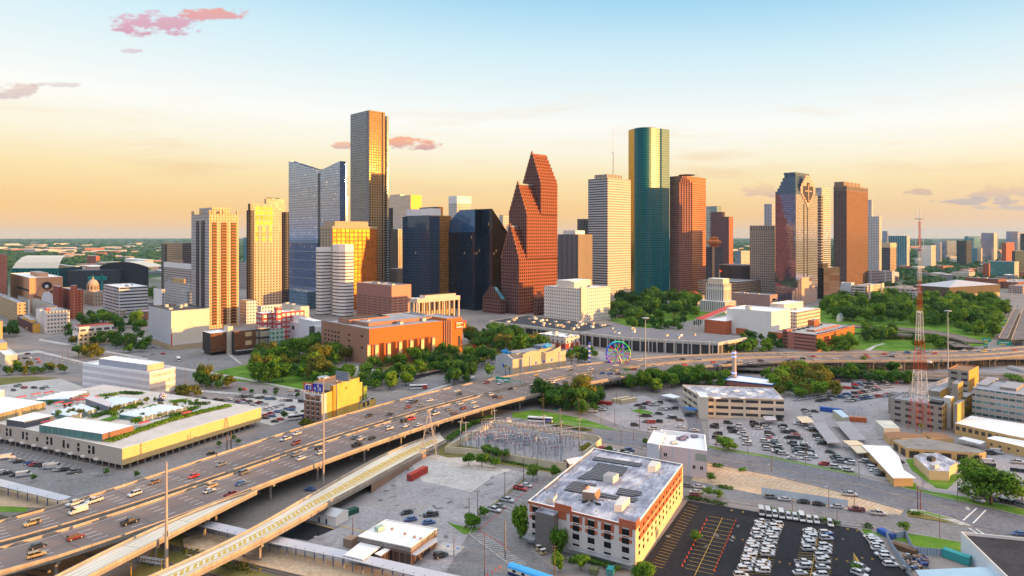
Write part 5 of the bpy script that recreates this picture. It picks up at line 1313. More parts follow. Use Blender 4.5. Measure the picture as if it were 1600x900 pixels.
def mural(pts,m,k):   # pixel columns / rows of the painting on that wall
 out=[]
 for px,py in pts:
  kk=(px-800)/F;f=(kk*N[1]-N[0])/((R[0]-N[0])-kk*(R[1]-N[1]));p=V_(Lr_(N,R,f))+nr*(.06+.04*k);out.append((p.x,p.y,H+(HZ-py)*p.y/F))
 MUR.fc_(out,m)
cm=cr(0,425,7.83)
mural([cm(500,412),cm(510,300),cm(540,245),cm(600,240),cm(640,280),cm(655,412)],pw,1)
mural([cm(575+66*mt_.cos(k*.52),168+50*mt_.sin(k*.52)) for k in RG_(12)],pd,2)
mural([cm(578+26*mt_.cos(k*.6283),195+36*mt_.sin(k*.6283)) for k in RG_(10)],pk,3)
mural([cm(410,285),cm(440,285),cm(510,310),cm(510,330),cm(440,312),cm(412,308)],pk,2);mural([cm(600,225),cm(650,220),cm(655,260),cm(620,262)],pk,2)
mural([cm(408,330),cm(414,330),cm(520,130),cm(514,130)],pr,3);mural([cm(550,160),cm(590,155),cm(590,190),cm(550,192)],pw,4)
MUR.bd_('painting',t)
# ball park: pale curved roof, teal trusswork, dark stands, arched far roof
teal_t=mat('teal_steel',C4(.02,.25,.22),.5);tglass=mat('park_glass',C4(.02,.06,.07),.2,.0);proof=mat('park_roof',C4(.66,.58,.46),.6,var=.06)
D=1330;root=EMP_('ball_park','ball park with pale curved roof over teal steel trusses','stadium',at(50,D));x0,x1=at(19,D),at(91,D);dd=75
mb=MB();zb=ZH(433,D);zt_=ZH(419,D);zr=ZH(400,D)
pr_=[(0,zt_),(.12,zt_+(zr-zt_)*.45),(.3,zt_+(zr-zt_)*.85),(.5,zr),(1.0,zr-3)]
for (a0,z0),(a1,z1) in zip(pr_,pr_[1:]):mb.fc_([(x0[0]+6*a0,D+dd*a0,z0),(x1[0]-20*a0,D+dd*a0,z0),(x1[0]-20*a1,D+dd*a1,z1),(x0[0]+6*a1,D+dd*a1,z1)],proof)
mb.bd_('curved_roof',root)
mb=MB();mb.wall(x0,x1,0,zt_,tglass);mb.wall(x1,(x1[0],D+dd),0,zt_,tglass);mb.wall((x0[0],D+dd),x0,0,zt_,tglass);mb.bd_('glass_wall',root)
mb=MB()
for i in RG_(15):xx=x0[0]+(x1[0]-x0[0])*i/14;mb.box((xx,D-.6,zt_/2+12),(1.0,1.0,zt_-24),teal_t);
for i in RG_(14):
 xa,xb=x0[0]+(x1[0]-x0[0])*i/14,x0[0]+(x1[0]-x0[0])*(i+1)/14
 mb.bar((xa,D-.7,zt_-12),((xa+xb)/2,D-.7,zt_-2),.5,teal_t);mb.bar(((xa+xb)/2,D-.7,zt_-2),(xb,D-.7,zt_-12),.5,teal_t)
for z_ in (zt_-1,zt_-13,zt_-26):mb.box(((x0[0]+x1[0])/2,D-.8,z_),(x1[0]-x0[0],1.2,1.4),teal_t)
mb.bd_('steel_truss',root)
st=FC_('stand_bays',C4(.05,.06,.08),C4(.02,.02,.025),9,6,(.1,.9),(.3,.9),.4,wob=0);s0,s1=at(91,D+20),at(188,D+60)
Blk_(root,'stand',[s0,s1,(s1[0],s1[1]+60),(s0[0],s0[1]+60)],0,ZH(424,D),st,mat('stand_roof',C4(.07,.085,.11),.6));mb=MB();a0=at(165,D+90)
srb=mat('stand_roof_b',C4(.06,.07,.09),.6)
for k in RG_(10):
 f0,f1=k/10,(k+1)/10;w=lambda f:ZH(424,D)+16*mt_.sin(mt_.pi*(.15+.75*f))
 xa,xb=a0[0]+100*f0,a0[0]+100*f1;mb.fc_([(xa,D+70,w(f0)),(xb,D+70,w(f1)),(xb,D+130,w(f1)),(xa,D+130,w(f0))],proof if k>4 else srb);mb.fc_([(xa,D+70,0),(xb,D+70,0),(xb,D+70,w(f1)),(xa,D+70,w(f0))],DKM_)
mb.bd_('arched_roof',root);mb=MB();p=at(152,D-10);mb.box((*p,ZH(434,D)),(36,2,7),teal_t);mb.box((p[0]-9,p[1],ZH(440,D)/1),(2,2,30),teal_t);mb.box((p[0]+9,p[1],ZH(440,D)),(2,2,30),teal_t);mb.bd_('scoreboard',root)
BTW_('dark red hotel cut by the left edge beside the ball park',10,-12,12,398,1000,obd,rbk,'hotel')
# small old-town blocks at the left edge
wh=FC_('white_old_office',C4(.64,.60,.56),C4(.10,.09,.10),3.2,4.3,(.22,.80),(.28,.72),.15)
D=765;t,P=BTW_('white seven-storey office with brick-red roof hut, beside the mural building',73,60,109,487,D,wh,PLW_,'office_block',ang=DG);Blk_(t,'roof_hut',sub(P,.1,.25,.3,.6),ZH(487,D),ZH(484,D),sred);Blk_(t,'wing',BXP_(62,D+12,56,75,DG),0,ZH(484,D+12),PLW_);Blk_(t,'base',BXP_(75,D-8,64,110,DG),0,ZH(526,D-8),PLW_,RWH)
D=770;mp=mat('mural_plum',C4(.12,.045,.05),.8);t,P=BTW_('narrow yellow building with a dark painted wall of a woman in a lilac skirt',51,27,63,506,D,mat('yellow_render',C4(.68,.38,.08),.8),mp,'mural_building',ang=DG);N,R,B,L=P
Blk_(t,'penthouse',sub(P,.1,.6,.1,.7),ZH(506,D),ZH(502,D),BM['yellow_render']);nl=V_((N[1]-L[1],-(N[0]-L[0]))).normalized();MUR=MB()
def mural2(pts,m,k):
 out=[]
 for px,py in pts:
  kk=(px-800)/F;f=(kk*L[1]-L[0])/((N[0]-L[0])-kk*(N[1]-L[1]));p=V_(Lr_(L,N,f))+nl*(.08+.05*k);out.append((p.x,p.y,H+(HZ-py)*p.y/F))
 MUR.fc_(out,m)
mural2([cm(305,865),cm(330,800),cm(390,765),cm(402,800),cm(390,865),cm(350,872)],mat('paint_lilac',C4(.50,.46,.62),.8,var=.3,scale=.8),1);mural2([cm(340,770),cm(355,735),cm(385,745),cm(385,775)],sred,2);mural2([cm(350,735),cm(352,710),cm(368,708),cm(370,738)],pk,3);mural2([cm(315,685),cm(330,674),cm(345,684),cm(330,696)],syel,2);mural2([cm(305,830),cm(325,820),cm(335,845),cm(310,860)],mat('paint_green',C4(.05,.3,.06),.8),3);MUR.bd_('painting',t)
tb_=FC_('tan_old_brick',C4(.46,.33,.18),C4(.06,.05,.05),5,4.2,(.3,.7),(.3,.7),.2);BTW_('tan brick warehouse at the left edge behind the yellow mural building',27,-20,40,473,850,tb_,tb_,'warehouse',ang=DG,units=3)
BTW_('low tan hall with flat roofs in front of the terracotta block',50,10,60,499,800,mat('tan_hall',C4(.44,.32,.20),.85),tb_,'hall',ang=DG,units=4);BTW_('pale grey roofed shed in front of the terracotta block',85,30,90,478,870,bpt,bpt,'hall',ang=DG);BTW_('small white block left of the mural figure',44,28,47,468,930,PLW_,fw,'office_block',ang=DG)
BTW_('orange brick sliver at the left edge by the street',-2,-25,4,502,690,ochre,ochre,'brick_block',ang=DG)
wt=FC_('white_tan_store',C4(.56,.42,.24),C4(.05,.04,.05),4,4.2,(.25,.8),(.25,.75),.2);D=DB(541);P=BXP_(123,D,113.5,184.5,DG);t=Bld_('store_building','tan and white corner building with red roof terrace','shop building',P,ZH(520,D),[wt,wt,PLW_,PLW_],RGY,units=2);Blk_(t,'upper_storey',sub(P,.03,.9,.08,.9),ZH(521,D),ZH(511.5,D),FC_('white_loft',C4(.64,.62,.60),C4(.05,.05,.06),7,6,(.1,.8),(.2,.6),.2),mat('terrace_red',C4(.36,.07,.05),.8),.6)
P=BXP_(8,DB(575),-40,27,DG);t=Bld_('house_row','cream stucco building with sunlit gable at the left edge','house',P,ZH(555,DB(575)),cream,RWH,units=2);Blk_(t,'gable',sub(P,.2,.8,.2,.8),ZH(556,DB(575)),ZH(545,DB(575)),ochre)
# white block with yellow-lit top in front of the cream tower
lw_l=FC_('blind_block_shade',C4(.50,.50,.52),C4(.42,.43,.46),8,8,(0,.03),(0,1),.7,wob=0);lw_r=FC_('blind_block_sun',C4(.62,.56,.46),C4(.55,.48,.38),8,8,(0,.03),(0,1),.7,wob=0)  # one white wall, shade and sunlight put into the two colours
D=DB(546);P=BXP_(267.5,D,232,327);t=Bld_('theatre_block','windowless white block with tan street front below the cream residential tower','theatre',P,ZH(486,D),[lw_r,lw_r,lw_l,lw_l],RDK,par=1,units=8,usize=5);Blk_(t,'street_front',BXP_(269,D-6,230,330),0,ZH(538,D),mat('tan_front',C4(.44,.33,.20),.85),RGY)
mb=MB();p=BXP_(268,D-8,267,269);mb.pz_(p,5,16,sred);sg=mb.bd_('banner_sign',t)
# brown panelled cultural building
bpn=FC_('corten_panels',C4(.20,.085,.035),C4(.12,.05,.025),2.2,1.6,(.06,.94),(.08,.92),.6,wob=.0,blind=.45,spec=.3);dkp=mat('black_panel',C4(.03,.03,.035),.5)
D=DB(556);P=BXP_(329,D,316,355,DG);root=EMP_('culture_center','brown metal-panelled arts building with black framed windows, in front of the trees','arts building',P[0]);zt2=ZH(521,D)
Blk_(root,'panel_wing',BXP_(329,D,316.5,356,DG),3,zt2,[bpn,bpn,dkp,dkp],RWH,.8);Blk_(root,'glass_base',INS_(BXP_(329,D,316.5,356,DG),1),0,3.2,GLM)
Blk_(root,'stair_core',BXP_(356,D+8,350,364,DG),0,ZH(512,D),cream,RGY,.5);Blk_(root,'panel_wing',BXP_(366,D+4,362,404,DG),4,ZH(518,D+4),[bpn,bpn,dkp,dkp],RGY,.8)
Blk_(root,'glass_wing',BXP_(404,D+2,400,423,DG),2,ZH(514,D),FC_('framed_glass',C4(.04,.04,.045),C4(.40,.36,.28),12,7,(.1,.92),(.12,.85),.15,.3),RGY,.5);Blk_(root,'green_wing',BXP_(424,D+2,421,443.5,DG),2,ZH(515,D),FC_('mint_wing',C4(.30,.42,.36),C4(.06,.13,.13),4,4,(.2,.75),(.25,.75),.2),RGY,.5);Blk_(root,'plinth',BXP_(370,D+1,362,444,DG),0,4,dkp)
for u in (.6,):WIN_(root,BXP_(366,D+4,362,404,DG),0,.5,.66,1,(8,16),6,4,m=mat('pale_pane',C4(.55,.42,.24),.3))
# white sculptural theatre
wsl=mat('white_stone_theatre',C4(.58,.60,.63),.7,var=.08);D=DB(545);P=BXP_(492,D,440,508,50);h=ZH(511,D)
t=Bld_('playhouse','white stone playhouse with dark glass slot, between the brown arts building and the theatre','theatre',P,h,wsl,RWH,par=.8,units=4);Blk_(t,'upper_wall',sub(P,.1,.9,.05,.5),h-1,h+5,wsl,RWH);Blk_(t,'glass_slot',BXP_(484,D-3,483,491.5,50),0,h+1,FC_('slot_glass',C4(.04,.05,.05),C4(.10,.11,.10),1.5,3,(.1,.9),(.1,.9),.1));Blk_(t,'roof_plant',sub(P,.3,.8,.35,.75),h-1,h+6,PLW_);WIN_(t,P,3,.30,.44,1,(h-8,),6,4,m=dkp);WIN_(t,P,3,.62,.80,1,(h-20,),7,4,m=dkp)
rw=FC_('red_white_frame',C4(.45,.09,.08),C4(.50,.50,.50),5,5,(.25,.9),(.3,.85),.3);D=690;t=Bld_('depot','old red framed building with white windows behind the white playhouse','brick building',BXP_(410,D,400,476,DG),ZH(490,D),rw,RWH,units=3);Blk_(t,'gable',BXP_(432,D,428,440,DG),0,ZH(481,D),BM['red_white_frame'],sred)
wc=FC_('white_court',C4(.60,.59,.60),C4(.06,.07,.10),3.6,3.8,(.3,.78),(.3,.78),.15);BTW_('white gridded office squeezed between the two residential towers',385,375,402,470,850,wc,wc,'office_block');BTW_('grey banded office behind the white gridded office',384,374,395,410,1400,gb,gb,'office_block');BTW_('teal sliver tower between the residential towers',386,380,390,371,1700,tl,tl);BTW_('blue-grey low block behind the red framed building',408,404,449,478,800,wc,wc,'office_block')
Bld_('parking_structure','cream concrete block behind the red framed building','garage',BXP_(470,720,440,483),ZH(479,720),cream,RGY,units=3)
# castle-like ruin among the trees
D=DB(545);P=BXP_(745,D,738,758);t=Bld_('pump_house','small roofless brick castle with battlements among the trees','brick ruin',P,ZH(529,D),bk,RDK,par=2)
for i in RG_(6):q=Lr_(P[0],P[1],i/5);mb=MB();mb.box((*q,ZH(529,D)+.8),(1.4,1.4,1.8),bk,rad(44));mb.bd_('battlement',t)
# white church in the park
D=900;P=BXP_(1366,D,1353,1377);wch=mat('church_white',C4(.66,.64,.60),.7);t=Bld_('church','small white church with spire in the trees','church',P,ZH(492,D),FC_('church_wall',C4(.60,.58,.55),C4(.06,.06,.07),4,8,(.4,.6),(.2,.7),.3),mat('church_roof',C4(.22,.26,.30),.7),par=0)
mb=MB();q=sub(P,.1,.25,.3,.5);mb.pz_(q,0,ZH(486,D),wch);cc=Lr_(q[0],q[2],.5);z_=ZH(486,D)
for i in RG_(4):mb.fc_([(*q[i],z_),(*q[(i+1) % 4],z_),(*cc,ZH(477,D))],wch)
mb.bd_('spire',t);mb=MB();a_,b_,c_,d_=P;m0,m1=Lr_(a_,d_,.5),Lr_(b_,c_,.5);z_=ZH(492,D);rfm=BM['church_roof'];mb.fc_([(*a_,z_),(*b_,z_),(*m1,z_+6),(*m0,z_+6)],rfm);mb.fc_([(*c_,z_),(*d_,z_),(*m0,z_+6),(*m1,z_+6)],rfm);mb.fc_([(*d_,z_),(*a_,z_),(*m0,z_+6)],wch);mb.bd_('pitched_roof',t)
D=870;P=BXP_(1313,D,1307,1318);t=Bld_('house','small white house left of the church in the park','house',P,ZH(495,D),wch,rfm,par=0)
mb=MB();a_,b_,c_,d_=P;m0,m1=Lr_(a_,d_,.5),Lr_(b_,c_,.5);z_=ZH(495,D);mb.fc_([(*a_,z_),(*b_,z_),(*m1,z_+4),(*m0,z_+4)],rfm);mb.fc_([(*c_,z_),(*d_,z_),(*m0,z_+4),(*m1,z_+4)],rfm);mb.fc_([(*d_,z_),(*a_,z_),(*m0,z_+4)],wch);mb.bd_('pitched_roof',t)
# near buildings
def wpoly(pts,z):
 P=[G(x,y,z) for x,y in pts]
 a=sum(p[0]*q[1]-q[0]*p[1] for p,q in zip(P,P[1:]+P[:1]))
 return P if a>0 else P[::-1]
def cap_tri(mb,P,z,m):
 import mathutils
 for t3 in mathutils.geometry.tessellate_polygon([[V_((*p,0)) for p in P]]):
  q=[P[i] for i in t3]
  if (q[1][0]-q[0][0])*(q[2][1]-q[0][1])-(q[1][1]-q[0][1])*(q[2][0]-q[0][0])<0:q=q[::-1]
  mb.cap(q,z,m)
def SLR_(name,label,cat,pts,z,wall,roof,over=0.0,t=.35,group=None,z0=0.0):
 P=wpoly(pts,z);root=EMP_(name,label,cat,P[0],group)
 mb=MB();mb.pz_(INS_(P,over) if over else P,z0,z-(t if over else 0),wall,False,vb=0);mb.bd_('wall',root)
 mb=MB();cap_tri(mb,P,z+.02,roof)
 if over:
  mb.pz_(P,z-t,z+.02,roof,False);cap_tri(mb,P,z-t,roof)
 mb.bd_('roof',root);return root,P
def canopy(name,label,cat,pts,z,roof,posts=4,slope=0.0,group=None,pm=None):
 P=wpoly(pts,z);root=EMP_(name,label,cat,P[0],group)
 mb=MB();mb.pz_(P,z-.25,z,roof,False);cap_tri(mb,P,z,roof);cap_tri(mb,P,z-.25,roof);mb.bd_('roof',root)
 c=(sum(p[0] for p in P)/len(P),sum(p[1] for p in P)/len(P))
 for i in RG_(len(P)):
  for k in RG_(max(1,posts)):
   q=Lr_(Lr_(P[i],P[(i+1) % len(P)],k/max(1,posts)),c,.08);mb=MB();mb.bar((*q,0),(*q,z-.2),.12,pm or STL_);mb.bd_('post',root)
 return root,P
def gable(mb,P,z,dz,m,wm,along=0):
 a,b,c,d=P if along==0 else (P[1],P[2],P[3],P[0])
 m0,m1=Lr_(a,d,.5),Lr_(b,c,.5)
 mb.fc_([(*a,z),(*b,z),(*m1,z+dz),(*m0,z+dz)],m);mb.fc_([(*c,z),(*d,z),(*m0,z+dz),(*m1,z+dz)],m)
 mb.fc_([(*d,z),(*a,z),(*m0,z+dz)],wm);mb.fc_([(*b,z),(*c,z),(*m1,z+dz)],wm)
brick_o=mat('orange_brick',C4(.42,.12,.06),.85,var=.15,scale=.6);STU_=mat('white_stucco',C4(.60,.56,.52),.85,var=.1,streak=.25);stucco_p=mat('pink_stucco',C4(.60,.50,.50),.85,var=.08,streak=.2)
stucco_sun=mat('white_stucco_sun',C4(.62,.50,.30),.85,var=.14,streak=.3)  # white stucco with the low sun's yellow put into its colour
WT_=mat('white_trim',C4(.70,.68,.64),.7,var=.06)
def shiny_roof():
 m,t,b=newmat('patched_white_roof')
 pos=t.node('ShaderNodeNewGeometry').outputs['Position'];x,y,z=t.xyz(pos)
 s_,c_=mt_.sin(rad(26)),mt_.cos(rad(26))
 along=t.m('ADD',t.m('MULTIPLY',x,s_),t.m('MULTIPLY',y,c_));across=t.m('SUBTRACT',t.m('MULTIPLY',x,c_),t.m('MULTIPLY',y,s_))
 n=t.noise(t.cxyz(t.m('MULTIPLY',along,.35),across,0.0),.35,5,.7);n2=t.noise(pos,.09,4,.6)
 f=t.m('ADD',t.m('MULTIPLY',n,.55),t.m('MULTIPLY',n2,.5))
 seam=t.m('MULTIPLY_ADD',t.m('LESS_THAN',t.m('FRACT',t.m('DIVIDE',across,1.5)),.07),-.25,1.0)
 c=t.ramp(f,[(.40,C4(.13,.135,.18)),(.50,C4(.25,.255,.32)),(.58,C4(.44,.44,.50)),(.68,C4(.74,.73,.74))])
 t.put(b.inputs['Base Color'],t.v('SCALE',c,None,seam));b.inputs['Roughness'].default_value=.55
 return m
patched=shiny_roof()
solar=FC_('solar_panel',C4(.30,.31,.33),C4(.010,.012,.022),1.1,1.7,(.03,.97),(.10,.92),.45,0,wob=0,blind=.1,spec=.15)
# ---- brick and stucco office with solar roof
N,R,L=G(993,893),G(1067,780),G(825,846);P=[N,R,(R[0]+L[0]-N[0],R[1]+L[1]-N[1]),L];h=14.6
t=Bld_('office_building','five-storey white and orange brick office with solar panels on its patched roof','office building',P,h,[stucco_sun,STU_,STU_,STU_],patched,par=.7)
def fpanel(mb,e,u0,u1,z0,z1,off,m,PP=None):
 PP=PP or P;a,b=(PP[0],PP[1]) if e==0 else (PP[3],PP[0])
 n_=V_((b[1]-a[1],-(b[0]-a[0]))).normalized()*off;p,q=V_(Lr_(a,b,u0)),V_(Lr_(a,b,u1))
 mb.pz_([TU_(p+n_),TU_(q+n_),TU_(q),TU_(p)],z0,z1,m,None,True)
cols=(.074,.47,.61,.757,.915)
for u in cols:
 mb=MB()
 for z0,z1,w in ((10.9,13.5,.058),(8.7,9.9,.055)):
  for s0,s1 in ((-1,-.52),(.52,1)):fpanel(mb,3,u+s0*w,u+s1*w,z0,z1,.07,brick_o)
 fpanel(mb,3,u-.03,u+.03,10.4,10.9,.07,brick_o);mb.bd_('brick_panel',t)
mb=MB();fpanel(mb,3,0,1,13.75,14.1,.12,brick_o);fpanel(mb,3,0,1,14.2,14.65,.14,brick_o);mb.bd_('brick_band',t)
for u0,u1,z1 in ((.27,.43,16.3),(.86,1.003,16.2)):
 mb=MB();fpanel(mb,3,u0,u1,13.7,z1,.25,brick_o);q=[Lr_(P[3],P[0],u0),Lr_(P[3],P[0],u1)];mb.bd_('brick_parapet',t)
mb=MB();fpanel(mb,0,-.003,.06,13.7,16.2,.25,brick_o);mb.bd_('brick_parapet',t)
mb=MB();fpanel(mb,3,.30,.38,11.0,13.6,.08,brick_o);mb.bd_('brick_panel',t)
for u in cols:
 for z,w,hh in ((11.1,.058,2.0),(8.2,.055,1.9),(5.3,.055,1.9),(3.1,.05,.7)):
  a,b=P[3],P[0];ang=mt_.atan2(b[1]-a[1],b[0]-a[0]);n_=V_((b[1]-a[1],-(b[0]-a[0]))).normalized();p=V_(Lr_(a,b,u))
  mb=MB();mb.box((*(p+n_*.03),z+hh/2),(2.5,.2,hh),GLM,ang);w_=mb.bd_('window',t)
  mb=MB();mb.box((*(p+n_*.12),z-.1),(2.7,.3,.18),WT_,ang);mb.box((*(p+n_*.07),z+hh/2),(.07,.2,hh),DKM_,ang);mb.bd_('window_frame',w_)
for k in RG_(6):
 u0=.07+.152*k;mb=MB();fpanel(mb,0,u0,u0+.142,10.9,13.6,.07,brick_o);fpanel(mb,0,u0,u0+.142,8.3,10.4,.07,brick_o);mb.bd_('brick_panel',t)
for k in RG_(12):
 for z in (11.6,8.9,6.2,3.9):
  u=.06+.077*k;a,b=P[0],P[1];ang=mt_.atan2(b[1]-a[1],b[0]-a[0]);n_=V_((b[1]-a[1],-(b[0]-a[0]))).normalized();p=V_(Lr_(a,b,u))
  mb=MB();mb.box((*(p+n_*.08),z+.6),(1.3,.14,1.1),GLM,ang);mb.bd_('window',t)
mb=MB();fpanel(mb,0,0,1,13.8,14.3,.12,brick_o);mb.bd_('brick_band',t)
a,b=P[3],P[0];n_=V_((b[1]-a[1],-(b[0]-a[0]))).normalized()
p,q=V_(Lr_(a,b,.125)),V_(Lr_(a,b,.30));lou=FC_('grey_louvred_shaft',C4(.20,.185,.175),C4(.10,.095,.09),3,.5,(0,1),(.5,1),.5,wob=0,spec=.3)
Blk_(t,'louvred_shaft',[TU_(p+n_*3.6),TU_(q+n_*3.6),TU_(q),TU_(p)],0,13.2,lou,patched,.4)
mb=MB();p,q=V_(Lr_(a,b,.42)),V_(Lr_(a,b,.985));mb.pz_([TU_(p+n_*2.6),TU_(q+n_*2.6),TU_(q),TU_(p)],2.55,2.8,STL_,None,True);mb.bd_('entrance_canopy',t)
mb=MB();p,q=V_(Lr_(a,b,.0)),V_(Lr_(a,b,.12));mb.pz_([TU_(p+n_*4),TU_(q+n_*4),TU_(q),TU_(p)],2.8,3.1,STL_,None,True);mb.bd_('entrance_canopy',t)
zr=h-.7
def on_roof(x,y,z):return G(x,y,z)
cz=cr(820,690,4.285)
def roofbox(root,name,pts,z0,z1,m,top):return Blk_(root,name,wpoly(pts,z1),z0,z1,m,top)
UNW_=mat('unit_white',C4(.60,.58,.54),.6,var=.1);rust=mat('rusty_screen',C4(.30,.20,.14),.8,var=.25)
roofbox(t,'rooftop_unit',[cz(598,425),cz(640,365),cz(705,372),cz(650,425)],zr,zr+2.5,UNW_,UNW_);roofbox(t,'rooftop_unit',[cz(822,165),cz(850,125),cz(908,135),cz(875,165)],zr,zr+2.5,UNW_,UNW_)
roofbox(t,'stair_hut',[cz(523,225),cz(555,200),cz(628,212),cz(590,238)],zr,zr+2.6,[UNW_]*4,RGY);roofbox(t,'stair_hut',[cz(140,380),cz(165,345),cz(217,350),cz(190,385)],zr,zr+1.8,UNW_,patched)
b1=roofbox(t,'cooling_tower',[cz(385,335),cz(415,295),cz(505,310),cz(468,345)],zr,zr+3.2,rust,UNW_);roofbox(t,'cooling_screen',[cz(385,300),cz(400,290),cz(430,292),cz(410,305)],zr+3,zr+4.2,rust,DKM_)
mb=MB()
for i in RG_(7):mb.box((*G(*cz(380+22*i,395+(i % 3)*14),zr),zr+.4),(2.2,.5,.6),[STL_,DKM_][i % 2],.5*i)
mb.bd_('pipework',t)
for i,(x,y) in enumerate(((420,90),(300,190),(260,250),(600,120),(700,200),(800,230),(760,290),(640,260),(560,320),(200,300),(330,350),(480,470),(560,500),(900,220),(960,180),(690,440),(740,460),(150,345))):mb=MB();g=G(*cz(x,y),zr);mb.bar((*g,zr),(*g,zr+.5+.2*(i % 3)),.16+.1*(i % 2),[UNM_,rust,STL_][i % 3],None,8);mb.bd_('roof_vent',t)
for a,b in (((330,210),(640,470)),((520,390),(860,230)),((450,110),(850,170)),((600,470),(720,520))):mb=MB();mb.bar((*G(*cz(*a),zr),zr+.15),(*G(*cz(*b),zr),zr+.15),.07,STL_);mb.bd_('conduit',t)
mb=MB();mb.pp_(INS_(P,-.05),h-.02,h+.1,WT_,.6);mb.bd_('coping',t)
for pts in ([(448,120),(470,98),(790,145),(770,168)],[(490,140),(690,172),(655,222),(540,262),(345,245),(440,190)],[(325,262),(480,285),(470,300),(380,345),(260,322)],[(505,340),(640,365),(610,388),(505,368)],[(630,308),(790,335),(770,358),(690,365),(610,348)],[(700,375),(760,380),(735,405),(690,400)]):
 Q=wpoly([cz(*p) for p in pts],zr+.35);mb=MB()
 import mathutils
 for t3 in mathutils.geometry.tessellate_polygon([[V_((*p,0)) for p in Q]]):
  q3=[Q[i] for i in t3]
  if (q3[1][0]-q3[0][0])*(q3[2][1]-q3[0][1])-(q3[1][1]-q3[0][1])*(q3[2][0]-q3[0][0])<0:q3=q3[::-1]
  s_,c_=mt_.sin(rad(26.8)),mt_.cos(rad(26.8));mb.fc_([(*p,zr+.35) for p in q3],solar,[(p[0]*c_-p[1]*s_,p[0]*s_+p[1]*c_) for p in q3])
 mb.bd_('solar_array',t)
# ---- pale blue and pink stucco annex
N,L=G(1105,748),G(1030,737);R=(N[0]+26*mt_.sin(rad(14)),N[1]+26*mt_.cos(rad(14)));P=[N,R,(R[0]+L[0]-N[0],R[1]+L[1]-N[1]),L]
t=Bld_('stucco_building','pink and pale blue stucco building with sunken white roof, behind the solar-roofed office','building',P,12.6,stucco_p,RWH,par=1.8)
Q=wpoly([(1011.5,738),(1030,741)],0);c0,c1_=G(1011,737),G(1029.6,741);rv=V_((mt_.sin(rad(20)),mt_.cos(rad(20))))*22
Blk_(t,'corner_tower',[c0,c1_,TU_(V_(c1_)+rv),TU_(V_(c0)+rv)],0,13.6,mat('pale_blue_stucco',C4(.46,.52,.60),.8),RWH,.6)
WIN_(t,P,3,.05,.22,1,(7.5,),1.4,1.6,WT_);WIN_(t,P,3,.66,.80,1,(3.6,),1.2,1.6,WT_);WIN_(t,P,3,.82,.95,1,(3.6,),1.2,1.6,WT_);WIN_(t,P,3,.75,1.0,1,(7.6,),5,3.2,m=mat('sage_shutter',C4(.32,.36,.30),.7))
for u in (.27,.62):mb=MB();fpanel(mb,3,u,u+.02,0,12.2,.15,BM['pale_blue_stucco'],P);mb.bd_('downpipe',t)
cy_=cr(800,520)
for i,(x,y) in enumerate(((1050,668),(1065,672),(1080,660),(1140,655),(1010,695))):mb=MB();g=G(*cy_(x,y),10.8);mb.box((*g,11.5),(3.0,2.0,1.3),[mat('plum_unit',C4(.22,.18,.24),.6),UNM_][i % 2] if i==0 else BM['plum_unit'] if i<4 else UNM_,.4);mb.bd_('rooftop_unit',t)
# ---- long cream roof-garden warehouse, sunlight's yellow put into its sunny wall colour
D=319;P=BXP_(191,D,-70,408,WG);N,R,B,L=P;zt=10.4
sunpan=FC_('cream_panels_sun',C4(.60,.44,.20),C4(.50,.36,.15),3.0,12,(0,.02),(0,1),.8,wob=0,spec=.2);cpan=FC_('cream_panels_shade',C4(.52,.44,.36),C4(.42,.35,.28),6,12,(0,.02),(0,1),.8,wob=0,spec=.2)
root=EMP_('warehouse','long cream warehouse with roof garden and white vaulted skylights','warehouse',N)
mb=MB();mb.pz_(P,2.6,zt,[sunpan,sunpan,cpan,cpan],False,True,vb=0);mb.ring(P,INS_(P,.5),zt,WT_)
mb.bd_('wall',root);mb=MB();mb.cap(INS_(P,.5),zt-.05,mat('roof_garden_paving',C4(.50,.47,.44),.9,var=.2));mb.bd_('roof',root)
mb=MB();mb.pz_(INS_(P,4),0,2.7,FC_('dock_doors',C4(.10,.08,.07),C4(.22,.10,.06),6,3,(.2,.7),(0,.8),.6,wob=0,spec=.2),False);mb.bd_('loading_dock',root)
for e,n_ in ((0,22),(3,30)):
 for k in RG_(n_):
  c=Lr_(Lr_(P[0],P[1] if e==0 else P[3],(k+.02)/n_),Lr_(P[0],P[2],.5),.006);mb=MB();mb.box((*c,1.3),(.5,.5,2.6),M['conc']);mb.bd_('dock_column',root)
mb=MB()
for k in RG_(9):fpanel(mb,3,.30+.07*k,.32+.07*k,2.6,3.4,.9,WT_,P)
mb.bd_('dock_leveller',root)
wx=[(43,50),(66,74),(144,151),(168,172),(233,234),(296,299),(321,326),(398,402),(425,425),(490,490),(558,558),(584,588)]
for i,(xw,_) in enumerate(wx):
 px=xw/4;k_=(px-800)/F;f=(k_*N[1]-N[0])/((L[0]-N[0])-k_*(L[1]-N[1]));f=1-f
 tall=i in (1,2,6,7,11)
 for z0,z1 in (((5.0,8.8),) if tall else ((4.8,6.6),(7.2,8.8)) if i % 4 != 0 or i==0 else ((5.4,7.4),)):
  mb=MB();fpanel(mb,3,f-.006,f+.006,z0,z1,.06,GLM,P);mb.bd_('slit_window',root)
mb=MB();q=INS_(P,3.5);mb.wall(Lr_(q[0],q[1],0),q[1],zt,zt+.02,WT_);mb.bd_('roof_edge',root)
gp=c2
dkcl=mat('charcoal_cladding',C4(.10,.11,.13),.6,var=.08);brcl=mat('bronze_cladding',C4(.24,.13,.09),.6);tealw=FC_('teal_glazing',C4(.20,.24,.24),C4(.06,.22,.20),1.6,4,(.08,.92),(.1,.9),.1)
